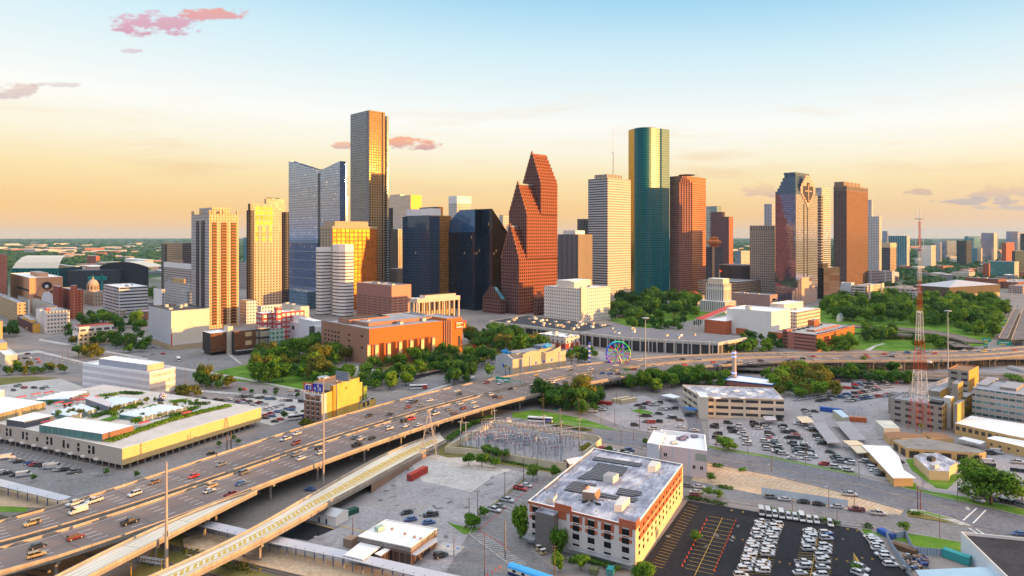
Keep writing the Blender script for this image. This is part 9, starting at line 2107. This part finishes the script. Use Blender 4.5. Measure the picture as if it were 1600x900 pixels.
# fleet of white cars on the black lot
cf=cr(1130,780,5.3333)
rowA=[(325,190),(318,212),(310,232),(300,250),(290,270),(280,290),(272,335),(250,372),(243,392),(237,412),(232,432),(225,455),(215,480),(210,500),(205,525),(190,550),(180,585),(150,635)]
rowB=[(447,208),(437,228),(430,250),(422,270),(410,290),(403,312),(395,335),(392,357),(375,395),(375,415),(373,437),(368,458),(335,525),(335,550),(330,575),(328,598)]
rowC=[(717,258),(728,277),(728,297),(722,315),(713,335),(712,350),(710,370),(712,413),(670,530),(667,560),(640,612)]
rowD=[(855,280),(865,305),(862,325),(850,388),(848,415),(843,440),(818,475),(830,505),(832,520),(830,567),(808,632)]
rowE=[(1225,308),(1248,330),(1262,350),(1280,372),(1288,392),(1288,410),(1325,458),(1365,490),(1395,545)]
for nm,row in (('in the leftmost double row on the black lot',rowA+rowB),('in the middle double row on the black lot',rowC+rowD),('in the row against the scrap yard fence',rowE)):
 for i,(x,y) in enumerate(row):
  k='pickup' if (x,y) in ((325,190),(670,530)) else 'suv' if i % 5 else 'sedan';col='blue' if (x,y)==(865,305) else 'white'
  car(G(*cf(x,y+16)),93+(rc.uniform(-3,3))+(180 if i % 3==0 else 0),k,col,nm,.08,None,.97)
for i,(x,y) in enumerate(((318,110),(375,120),(430,128),(485,135),(545,145),(598,152),(655,160),(715,175),(775,180),(890,205))):car(G(*cf(x,y+14)),195,'van' if i in (0,1,3,6) else 'suv','white','backed against the hedge at the head of the black lot',.08)
for x,y,k in ((1150,590,'suv'),(1135,640,'suv')):car(G(*cf(x,y)),140,k,'white','on the triangular island of the black lot',.08)
def lot(txt,f,where,ang,jit=6,z=.09,dy=0,detail=None):
 for e in txt.split('|'):
  xy,k,col=e.split();x,y=map(float,xy.split(','));car(G(*f(x,y+dy)),ang+rc.uniform(-jit,jit)+(180 if rc.random()<.4 else 0),KI[k],col,where,z,detail)
lot('240,165 s dark|338,195 s white|368,230 s white|275,225 s dark|290,255 s dark|380,275 s white|400,312 s silver|425,350 s silver|430,378 s white|105,190 s dark|105,210 s dark|140,275 s black|128,315 s dark|150,375 c white',cr(1100,635,6.4),'in the corner of the police lot by the round bush',105,dy=10)
lot('500,165 s dark|505,185 s dark|520,205 s dark|548,222 s white|605,190 s dark|625,212 s white|650,270 s dark|660,285 s dark|662,310 s silver|610,350 s white|680,325 c red|690,345 s white|715,365 s grey|725,385 s dark|735,405 s white|740,425 s dark|630,405 s dark|640,430 s white|725,450 c white|765,465 s dark|795,475 s white',cr(1100,635,6.4),'in the slanting rows before the cream office',105,dy=10)
lot('785,200 s dark|800,232 s white|815,258 s dark|890,250 c dark|917,287 c red|850,315 s dark|940,320 s dark|880,370 s dark|920,405 s dark|925,430 s grey|930,455 s dark|958,480 s white|985,390 s silver|1010,405 s dark|1020,440 s dark|1050,460 s dark|1075,490 s white|1085,505 s silver|887,518 c white|1015,525 c white|1060,225 s white|1100,245 s dark|1135,300 s dark|1150,333 c white|1180,375 s dark',cr(1100,635,6.4),'in the middle of the police lot',108,dy=10)
lot('1200,580 s red|1315,612 s white|1440,640 s white|1262,458 c dark|1310,510 s dark|1330,530 s dark|1345,555 s grey|1430,545 s dark|1460,570 s white',cr(1100,635,6.4),'along the police lot verge by the avenue',112,dy=10)
lot('1010,40 c dark|1105,52 c dark|1030,70 s white|1040,95 c white|740,135 s dark|160,92 s dark|250,95 s dark|530,105 s dark|950,175 p white|1000,185 p white',cr(1100,635,6.4),'close under the cream office and carports',100,dy=8)
lot('600,185 c white|620,190 s white|640,200 c dark|650,215 s dark|660,230 s white|670,245 c white|700,262 c dark|710,272 s dark|815,190 s dark',c9,'beside the long white-roofed police building',105,dy=4)
for i in RG_(9):car(G(*Lr_(c5(175,705),c5(370,672),i/8)),75,rc.choice(['suv','sedan']),rc.choice(['white','white','silver']),'in the bright row beside the wood',.09)
def rows(p0,p1,n,where,ang=100,cols=('dark','dark','white','grey','blue','silver','dark','red')):
 for i in RG_(n):
  if rc.random()<.08:continue
  x,y=Lr_(p0,p1,i/max(1,n-1));car(G(x,y),ang+rc.uniform(-5,5),rc.choice(['suv','sedan','sedan','pickup']),rc.choice(cols),where,.09,False)
rows(c5(320,712),c5(460,690),6,'in the back police lot, nearest row');rows(c5(505,712),c5(750,672),12,'in the back police lot, nearest row');rows(c5(400,690),c5(745,690-10),12,'in the back police lot, second row');rows(c5(470,675),c5(690,640),10,'in the back police lot, third row');rows(c5(530,632),c5(760,622),11,'in the back police lot, fourth row');rows(c5(455,628),c5(500,632),3,'in the back police lot, fourth row',cols=('red','maroon'));rows(c5(545,612),c5(720,602),9,'in the back police lot, fifth row');rows(c5(410,588),c5(870,600),20,'in the back police lot along the dark trees')
lot('785,455 c dark|825,447 c dark|855,440 c red|880,452 p white|905,450 c white|920,440 s dark|815,470 c grey|940,480 p white|975,478 c grey|1015,475 s dark|985,530 s white|1005,535 s dark|1050,548 c brown|915,558 s dark|868,562 s red|838,558 c grey|880,602 s white|768,580 s dark|1055,590 c white|920,507 c dark|825,522 s dark|850,520 c dark|1105,520 s black|1140,612 c white|545,475 p white|560,482 p white|572,468 p white|505,492 v white',c8,'in the sparse lot beside the bus lane',100,10,dy=4,detail=False)
lot('20,355 c white|60,355 c dark|100,365 c dark|160,360 c white|215,370 c grey|310,385 c dark|360,378 c dark|440,395 c blue|480,395 c blue|510,395 c dark|650,415 c white|695,415 c white|735,420 c dark|20,430 c dark|95,415 c maroon|70,450 c blue|100,455 c white|150,435 c dark|185,430 c dark|230,480 c white|290,460 c maroon|340,455 s dark|395,470 c white|540,508 c white|625,482 c white|420,545 c white|470,530 c white|575,578 c blue|625,565 c white|690,540 c blue|770,550 c blue|775,515 c maroon|480,600 c maroon|410,628 c maroon|500,640 c blue|405,665 c dark|600,685 c red|530,712 c dark|915,435 s dark',cr(370,580,9),'in the pale lot behind the yellow loft',100,7,dy=6,detail=False)
lot('765,285 c white|770,340 c white|95,262 c red|560,260 c dark|845,285 c dark',cr(370,580,9),'on the boulevard behind the pale lot',98,4,.13,dy=4,detail=False)
lot('50,160 v white|95,175 c white|120,185 c dark|185,195 c blue|220,203 c red|250,205 c dark|280,208 c dark|315,218 v white|340,220 v white|370,235 c white|400,237 c dark|465,250 p grey|15,250 c white|40,258 c dark|100,268 c dark|150,270 v white|5,152 c red',c3,'parked below the long warehouse front',62,4,dy=8);lot('1325,137 c dark',c3,'alone on the street beside the warehouse',65,2,dy=4)
lot('942,505 c black|965,548 c blue|1080,567 c blue|1092,520 p dark',c7,'standing alone on the concrete yard',70,10,dy=8);lot('1155,780 s black',c7,'beside the accessible bays at the station',60,2,.12,dy=4);lot('338,362 c blue',c7,'parked under the edge of the flyover ramp',100,2,dy=4)
for x,y,k,c_ in ((1570,436,'pickup','silver'),(1525,473,'sedan','grey'),(1487,497,'pickup','white')):car(G(*c7(x,y)),118,k,c_,'nosed to the yellow rail on the station street',.1)
for x,y,k,c_ in ((90,342,'sedan','white'),(52,362,'pickup','red')):car(G(*c10(x,y)),118,k,c_,'nosed to the yellow rail farther up the station street',.1)
lot('1100,345 c grey|1172,352 c silver|1145,384 c silver|1145,404 c maroon',c10,'at the kerb by the pink stucco building',100,3,.12);lot('562,108 c red|640,128 c white|710,132 s dark|735,122 s blue|720,142 c white',c10,'behind the solar-roofed office',95,8,.12)
lot('20,416 s grey|100,430 c white|220,446 c black|318,461 c black|428,476 c silver|553,496 p maroon|690,520 p white',c9,'parked along the side street kerb',103,2,.12);lot('510,400 p white',c9,'driving on the tan lot beside the side street',100,1,.1);lot('1570,648 c blue',c9,'passing on the side street behind the white warehouse',100,1,.14)
lot('940,138 v white|1080,296 p black|1220,210 c white|1235,192 c maroon|1290,254 c dark|1380,200 v white|1430,136 v white|1400,140 s dark|1560,198 p white|1130,195 s dark|1330,160 c dark',c9,'in the yards behind the cream garage',98,8,.1);lot('1530,325 s dark|1575,335 s dark|1535,376 s dark|1560,350 s grey|1365,416 s dark|1400,428 s grey|1450,436 s dark|1495,446 s dark|1550,456 s dark|1590,470 s grey|1310,436 s white|1230,384 s dark|1465,380 c white',c9,'in the lot round the big green tree',150,8,.1)
for i in RG_(16):u=rc.random();q=sub(GAR[0],.05+.9*(i/16),.06+.9*(i/16),.06 if i % 2 else .88,.07 if i % 2 else .89)[0];car(q,46-90+rc.uniform(-3,3),'sedan',rc.choice(['dark','white','blue','grey']),'on the roof deck of the orange garage',GAR[1]-1.05,False)
for x,y,c_ in ((1566,494,'white'),(1571,486,'red'),(1576,478,'white'),(1570,502,'purple'),(1572,523,'white'),(1590,480,'white'),(1580,485,'dark'),(1567,512,'white')):car(G(x,y,6),26,'sedan',c_,'on the distant highway beyond the trees',6.05,False)
lot('110,245 c dark|160,240 c dark|230,246 c red|245,265 c red|185,238 c white|290,285 c orange|170,212 c maroon|85,440 c dark|105,415 c grey|150,425 c red|120,410 c dark|215,425 c dark|265,430 c dark|290,420 c white|905,228 c white|960,215 c silver|1020,212 c red|960,170 c white|995,175 c white',c2,'about the left-hand streets and plaza',100,25,.14,dy=3,detail=False)
lot('540,440 c dark|640,435 c dark|620,425 c dark|700,440 c dark|1270,494 c dark|1350,500 c dark|1390,505 c dark|1430,498 c white|1500,515 c red|1540,520 c dark|1560,480 c dark',c2,'beside the white screened block',100,8,.12,dy=3,detail=False)
for i in RG_(12):car(G(*Lr_(c5(1515,505),c5(1610,528),i/11)),60,'van','white','in the bus yard row under the right-hand freeway',.1,False)
# buses
def bus(p,ang,label,livery,L_=12.5,z=.12):
 r=EMP_('bus',label,'bus',(*p,z));P=rect(p[0],p[1],L_,2.55,ang);mb=MB();mb.pz_(P,z+.35,z+3.1,mat('bus_white',(.68,.68,.68,1),.4,var=.04) if 'bus_white' not in bpy.data.materials else BM['bus_white'],None,True);mb.bd_('body',r)
 mb=MB();mb.pz_(INS_(P,-.02),z+1.5,z+2.5,cglass,False);mb.bd_('window_band',r);d_=V_((mt_.sin(rad(ang)),mt_.cos(rad(ang))))
 mb=MB();Q=rect(p[0]+d_.x*L_*.36,p[1]+d_.y*L_*.36,L_*.27,2.6,ang);mb.pz_(Q,z+.3,z+2.9,livery,None,True);mb.bd_('rear_panel',r)
 for f in (-.3,.32):mb=MB();c=V_(p)+d_*L_*f;s_=V_((d_.y,-d_.x))*1.15;mb.bar((*(c-s_*1.06),z+.45),(*(c+s_*1.06),z+.45),.48,tyre,None,12);mb.bd_('wheel',r)
 mb=MB();c=V_(p);mb.box((*c,z+3.22),(3.2,1.6,.3),UNM_,rad(90-ang));mb.bd_('roof_unit',r)
bus(G(*c8(175,560)),104,'white city bus with blue tail on the bus lane beside the substation',mat('bus_blue',(.03,.06,.25,1),.4),14.5);bus(G(*c6(1015,432)),80,'white and red city bus at the boulevard junction',mat('bus_red',(.40,.05,.05,1),.4),12.5);bus(G(455+10,655),60,'dark blue patterned bus beside the brown brick loft',mat('bus_pattern',(.05,.10,.25,1),.4),11);bus(G(*c2(1115,255)),150,'white bus turning on the street below the brown arts building',UNW_,11,.15);bus(G(c5(780,505)[0],576),95,'long white coach parked under the freeway beyond the dark trees',UNW_,14)
# golf carts by the office door
for i,(x,y) in enumerate(((170,740),(195,765))):
 p=G(*c10(x,y));r=EMP_('golf_cart','beige golf cart with a white top beside the louvred shaft','golf cart',p,'golf carts by the office door');mb=MB();bg=mat('cart_beige',(.50,.38,.20,1),.5) if i==0 else BM['cart_beige'];mb.box((*p,.55),(2.3,1.1,.5),bg,.5);mb.box((p[0],p[1],.95),(.5,1.0,.5),DKM_,.5);mb.bd_('body',r);mb=MB();mb.box((*p,1.85),(2.0,1.15,.08),WT_,.5);mb.bd_('canopy',r)
 for sx in (-.8,.8):
  for sy in (-.45,.45):mb=MB();cs,sn=mt_.cos(.5),mt_.sin(.5);q=(p[0]+sx*cs-sy*sn,p[1]+sx*sn+sy*cs);mb.bar((*q,.2),(*q,1.85),.04,STL_);mb.bar((q[0]-.1,q[1],.25),(q[0]+.1,q[1],.25),.25,tyre,None,8);mb.bd_('wheel',r)
# poles, masts, cones
wood=mat('pole_wood',(.17,.10,.065,1),.9,var=.2,scale=.8)
def pole(xy,ytop,label,group,m=None,arms=1,r0=.17,lamp=False,name='utility_pole',z=0.0):
 p=G(*xy,z);hh=(xy[1]-ytop)*p[1]/F;o=EMP_(name,label,'lamp post' if lamp else 'pole',(*p,z),group);mb=MB();mb.bar((*p,z),(*p,z+hh),r0,m or wood,r0*.65,7);mb.bd_('shaft',o)
 for k in RG_(arms):mb=MB();mb.bar((p[0]-1.1,p[1]-.25,z+hh-.4-k*.9),(p[0]+1.1,p[1]+.25,z+hh-.4-k*.9),.07,m or wood);mb.bd_('crossarm',o)
 if lamp:mb=MB();mb.bar((*p,z+hh),(p[0]+1.5,p[1]-.4,z+hh+.3),.06,STL_);mb.box((p[0]+1.6,p[1]-.4,z+hh+.3),(.7,.3,.15),UNM_);mb.bd_('lamp_head',o)
 return o
for x,y0,y1,f in ((1332,412,525,c7),(1385,365,520,c7),(1555,250,425,c7),(1428,640,905,c7),(1237,655,785,c7),(605,532,665,c7)):pole(f(x,y1),f(0,y0)[1],'dark wooden pole standing on the yard or station street','wooden poles round the station yard',arms=1 if x>1300 else 0)
pole(c7(1557,790),c7(0,545)[1],'thick sunlit concrete pole beside the station street',None,M['conc'],0,.35);pole(c10(265,905),c10(0,708)[1],'wooden pole with two crossarms in front of the brick office',None,None,2,.17)
for x,y0,y1 in ((72,170,330),(157,145,310)):pole(c10(x,y1),c10(0,y0)[1],'black pole at the substation end of the station street','black poles by the substation',DKM_,0,.14)
for x,y0,y1 in ((380,345,468),(540,352,468),(152,412,502),(432,455,548),(1073,512,662),(1185,268,432),(568,130,292),(235,48,212),(22,95,250),(500,190,262)):pole(c9(x,y1),c9(0,y0)[1],'plain pole along the avenue and side street','plain poles along the avenue and side street',None,0,.13)
for x,y0,y1 in ((935,335,485),(953,370,488)):pole(c9(x,y1),c9(0,y0)[1],'brown pole of the close pair at the island tip','pair of brown poles at the island tip',mat('pole_red_brown',(.20,.06,.05,1),.8) if x==935 else BM['pole_red_brown'],1,.2)
for x,y0,y1 in ((195,380,620),(420,412,715),(557,470,560),(642,475,582),(797,450,602),(850,530,632),(468,458,530),(680,612,705),(760,590,670),(1275,602,735),(1475,625,760),(1157,455,560),(540,385,450),(750,310,400),(653,345,445)):pole(c8(x,y1),c8(0,y0)[1],'wooden pole about the bus lane and lots behind the substation','wooden poles about the bus lane and lots',None,1 if x<700 else 0,.15)
pole(c8(300,690),c8(0,472)[1],'concrete pole with a crossbar in front of the bus lane',None,M['conc'],1,.28)
for x,y0,y1 in ((137,205,262),(457,262,372),(632,245,280)):pole(c3(x,y1),c3(0,y0)[1],'thin lamp post in the lot below the long warehouse','lamp posts in the warehouse lot',STL_,0,.1,True,'lamp_post')
for x,y0,y1 in ((1418,715,835),(1444,700,830)):pole(c2(x,y1),c2(0,y0)[1],'brown sign pole beside the warehouse street','pair of sign poles beside the warehouse street',wood,0,.35)
for x,y,t_ in ((c2(1160,425)[0],c2(0,425)[1],c2(0,255)[1]),(c2(390,250)[0],c2(0,250)[1],c2(0,170)[1]),(c2(425,250)[0],c2(0,250)[1],c2(0,165)[1]),(c2(1305,270)[0],c2(0,270)[1],c2(0,230)[1]),(c2(1215,300)[0],c2(0,300)[1],c2(0,260)[1])):pole((x,y),t_,'street pole about the left-hand junction','street poles about the left-hand junction',wood,0,.16)
# high mast lights
def high_mast(x,yb,yt,label,r0=.5,rust_=False):
 p=G(x,yb);hh=(yb-yt)*p[1]/F;o=EMP_('high_mast_light',label,'mast',p);mb=MB();m_=mat('mast_steel_%d' % int(x),(.42,.36,.32,1) if rust_ else (.40,.42,.45,1),.5,.3,.15);mb.bar((*p,0),(*p,hh),r0,m_,r0*.45,10);mb.bd_('shaft',o)
 mb=MB()
 if yt>600:
  mb.box((p[0]-.9,p[1]-.3,hh*.40-3),(.35,.3,2.0),UNW_);mb.box((p[0]+.9,p[1]-.3,hh*.40-2.6),(.35,.3,2.0),UNW_);mb.box((p[0],p[1],hh*.40-3.4),(2.2,.3,.3),STL_);mb.bd_('antenna',o)
 else:mb.rev((*p,hh-.6),[(.3,0),(2.4,.2),(2.4,.5),(.3,.8)],STL_,12);[mb.box((p[0]+2.3*mt_.cos(k*1.047),p[1]+2.3*mt_.sin(k*1.047),hh-.5),(.9,.7,.4),UNW_,k*1.047) for k in RG_(6)];mb.bd_('lamp_ring',o)
high_mast(260,887,722,'tall sunlit steel monopole with small antennas at the lower left',.62,True);high_mast(505.5,759,588,'tall mast light beside the freeway in front of the yellow loft',.5,True);high_mast(1008.5,600,496,'tall mast light behind the freeway by the ferris wheel',.5);high_mast(1481,579,485,'tall mast light right of the radio tower',.5)
p=G(1528+53,467);high_mast(1581,466,440,'mast light by the distant highway',.4)
# lattice pylon by the ramp
p=G(670,713);hh=72*p[1]/F;r=EMP_('lattice_pylon','slender steel lattice pylon at the foot of the flyover ramp','pylon',p);mb=MB();ly=mat('pylon_steel',(.34,.32,.32,1),.6,.3)
hb=lambda f:4.4*(1-f)**1.3+.35
for k in RG_(9):
 f0,f1=k/9,(k+1)/9
 for i,(a,b) in enumerate((((-1,-1),(1,-1)),((1,-1),(1,1)),((1,1),(-1,1)),((-1,1),(-1,-1)))):
  h0,h1=hb(f0),hb(f1);mb.bar((p[0]+a[0]*h0,p[1]+a[1]*h0,f0*hh),(p[0]+a[0]*h1,p[1]+a[1]*h1,f1*hh),.13,ly);mb.bar((p[0]+a[0]*h0,p[1]+a[1]*h0,f0*hh),(p[0]+b[0]*h1,p[1]+b[1]*h1,f1*hh),.07,ly);mb.bar((p[0]+a[0]*h1,p[1]+a[1]*h1,f1*hh),(p[0]+b[0]*h1,p[1]+b[1]*h1,f1*hh),.07,ly)
mb.bd_('lattice',r)
# traffic cones in the black lot
cone_m=mat('cone_orange',(.75,.10,.03,1),.5,var=0);mbc=MB();mbc.box((0,0,.03),(.5,.5,.06),cone_m);mbc.rev((0,0,.06),[(.19,0),(.05,.85),(0,.86)],cone_m,10);cme=mbc.mesh('traffic_cone')
def cone(p,lab):o=BO.new('traffic_cone',cme);LNK(o);o.location=(*p,.09);o['label']=lab;o['category']='traffic cone';o['group']=lab
for i in RG_(12):cone(G(*Lr_(c10(1215,555),c10(1065,840),i/11)),'orange cone in the left-hand line on the black lot')
for i in RG_(15):cone(G(*Lr_(c10(1398,560),c10(1265,870),i/14)),'orange cone in the right-hand line on the black lot')
for x,y in ((402,895),(443,878),(475,853),(513,833)):cone(G(*cr(690,740,5.625)(x,y)),'orange cone beside the blue roofed carriage')
STP_('stall_marking',comb(c10(1100,450),c10(870,830),c10(1165,470),c10(945,850),22),'yellow',5,.14);STP_('stall_marking',comb(c10(1225,525),c10(1085,850),c10(1395,555),c10(1260,890),14),'yellow',5,.14);STP_('stall_marking',[(c10(1315,535),c10(1140,900)),(c9(310,660),c9(265,900)),(c9(85,600),c9(0,800))],'yellow',5,.16)
STP_('stall_marking',comb(cf(270,180),cf(110,610),cf(500,215),cf(400,630),20),'yellow',4.6,.12);STP_('stall_marking',comb(cf(665,245),cf(590,640),cf(925,280),cf(900,640),18),'yellow',4.6,.12);STP_('stall_marking',comb(cf(1085,445),cf(1080,540),cf(1140,530),cf(1140,540),9),'yellow',4.6,.12)
for x,y in ((70,92),(165,105),(92,322),(163,336),(470,522),(555,537),(945,500),(1035,517),(1037,247),(1118,260),(1158,488),(1243,497)):g0=cf(x,y);STP_('arrow_marking',[((g0[0]-1.4,g0[1]),(g0[0]+1.4,g0[1])),((g0[0],g0[1]-1),(g0[0],g0[1]+1))],'yellow',5,.6)
# overhead wires in the foreground
def wire(a,za,b,zb,label):
 A,B_=V_((*G(*a),za)),V_((*G(*b),zb));mb=MB();prev=A
 for i in RG_(1,13):t_=i/12;q=A.lerp(B_,t_)-V_((0,0,2.2*4*t_*(1-t_)));mb.bar(prev,q,.035,DKM_,None,3);prev=q
 SNG_(mb,'power_line',label,'power line',A,'overhead wires by the station street')
for k in RG_(3):wire(c7(1428,905),11-k*.8,c10(265,905),11.5-k*.8,'thin overhead wire slung between the wooden poles by the station street');wire(c7(1428,905),11-k*.8,c7(1100,930),9-k*.5,'thin overhead wire slung between the wooden poles by the station street');wire(c7(1385,520),8.5-k*.6,c10(157,310),8.5-k*.6,'thin overhead wire slung between the wooden poles by the station street')
# kerbs, tar patches and stains
def kerb(pts,m='conc_pale',h=.13,w=.3):
 P=[G(*p) for p in pts];mb=MB()
 for a,b in zip(P,P[1:]):d=(V_(b)-V_(a)).normalized();s=V_((d.y,-d.x))*w/2;mb.pz_([TU_(V_(a)+s),TU_(V_(b)+s),TU_(V_(b)-s),TU_(V_(a)-s)],.06,.12+h,M[m])
 mb.bd_('kerb',None,None,kind='structure')
for pts in ([(1105,700),(1200,715),(1340,744),(1425,766),(1500,783),(1620,812)],[(1105,723),(1200,741),(1300,765),(1412,797)],[(1080,751),(1200,776),(1300,794),(1405,805)],[(1072,774),(1200,793),(1312,818.5),(1420,833),(1500,847)],[(745,728),(830,736.5)],[(733,835),(745,812),(800,760),(830,729)],[(733,835),(800,886)],[(790,652),(860,667.5),(930,687),(1010,702)],[(872,657),(940,667.5),(1007,678.5),(1105,699)],[(140,569.5),(250,571),(380,591),(480,611)],[(60,545),(140,564.5)],[(700,592),(740,583)]):kerb(pts)
rp=random.Random(42);PM=[asphalt('tar_patch',(.15,.145,.15,1),0),asphalt('old_patch',(.21,.20,.20,1),0),M['conc_pale']]
for nm,ar,n in (('tar_patch',[(470,850),(640,730),(820,740),(720,880)],34),('tar_patch',[(1115,650),(1390,610),(1390,690),(1330,730)],34),('tar_patch',[(1110,703),(1600,812),(1600,835),(1110,720)],20),('tar_patch',[(1010,840),(1160,800),(1340,830),(1300,900)],14),('tar_patch',[(0,700),(190,742),(130,760),(0,735)],14),('tar_patch',[(900,640),(1090,630),(1090,670),(960,650)],14)):
 mb=MB()
 for i in RG_(n):
  q=Lr_(Lr_(ar[0],ar[1],rp.random()),Lr_(ar[3],ar[2],rp.random()),rp.random());c=G(*q);w,d=rp.uniform(.3,2.0),rp.uniform(.2,.9);a=rp.choice((.4,1.1,1.97));k=rp.randrange(9);cs,sn=mt_.cos(a),mt_.sin(a)
  mb.cap([(c[0]+(x*w*cs-y*d*sn)*j,c[1]+(x*w*sn+y*d*cs)*j) for x,y,j in ((-1,-1,.9),(0,-1.1,1),(1,-.8,1),(1.1,.3,.9),(.7,1,1),(-.6,.9,1),(-1.1,.2,1))],.135+.0006*i,PM[0 if k<5 else 1 if k<8 else 2])
 mb.bd_(nm,None,None,kind='structure')
STP_('stall_marking',[(cr(1100,635,6.4)(x+12*i,y+2*i),cr(1100,635,6.4)(x+12*i+40,y+2*i-26)) for x,y in ((60,230),(230,300),(480,250),(600,400),(780,300),(900,480),(1240,530)) for i in RG_(9)],'white',7,.13)
# guard rail crash cushion on the left of the freeway
p0,p1=G(*c3(80,545),FZ),G(*c3(272,492),FZ);r=EMP_('crash_cushion','row of black barrels with yellow fronts at the freeway gore','crash barrels',(*p0,FZ))
for i in RG_(14):mb=MB();q=Lr_(p0,p1,i/13);mb.rev((*q,FZ+.02),[(.5,0),(.5,1.1),(0,1.1)],DKM_,10);mb.box((q[0]+.1,q[1]-.42,FZ+.5),(.7,.1,.5),M['yellow'],.5);mb.bd_('barrel',r)
# sign truss under the left ramp
p0,p1=G(*c3(820,840),3),G(*c3(1010,870),3);r=EMP_('sign_gantry','lattice sign gantry seen from behind under the slip road','road sign',(*p0,0));mb=MB()
for o in ((0,0),(1,.5)):
 for z in (5.2,6.4):mb.bar((p0[0]+o[0],p0[1]+o[1],z),(p1[0]+o[0],p1[1]+o[1],z),.08,STL_)
for k in RG_(10):a,b=Lr_(p0,p1,k/10),Lr_(p0,p1,(k+1)/10);mb.bar((*a,5.2),(*b,6.4),.06,STL_);mb.bar((a[0]+1,a[1]+.5,6.4),(b[0],b[1],5.2),.06,STL_)
mb.bd_('truss',r);mb=MB();mb.bar((*p0,0),(*p0,6.6),.18,M['yellow']);mb.bar((*p1,0),(*p1,6.6),.18,M['yellow']);mb.bd_('post',r)
# the air
hm=bpy.data.materials.new('haze_air');hm.use_nodes=True;hn=hm.node_tree;hn.nodes.clear();ho=hn.nodes.new('ShaderNodeOutputMaterial');hv=hn.nodes.new('ShaderNodeVolumePrincipled');hv.inputs['Color'].default_value=(.40,.70,1.0,1);hv.inputs['Density'].default_value=0.000018;hv.inputs['Anisotropy'].default_value=0.0;hn.links.new(hv.outputs[0],ho.inputs['Volume'])
mb=MB();S_=30000;mb.pz_([(-S_,-S_),(S_,-S_),(S_,S_),(-S_,S_)],-1.2,320,hm,None,True);mb.bd_('haze',None,None,kind='stuff')
print('CARS',CARS,'TREES',len(TREES))
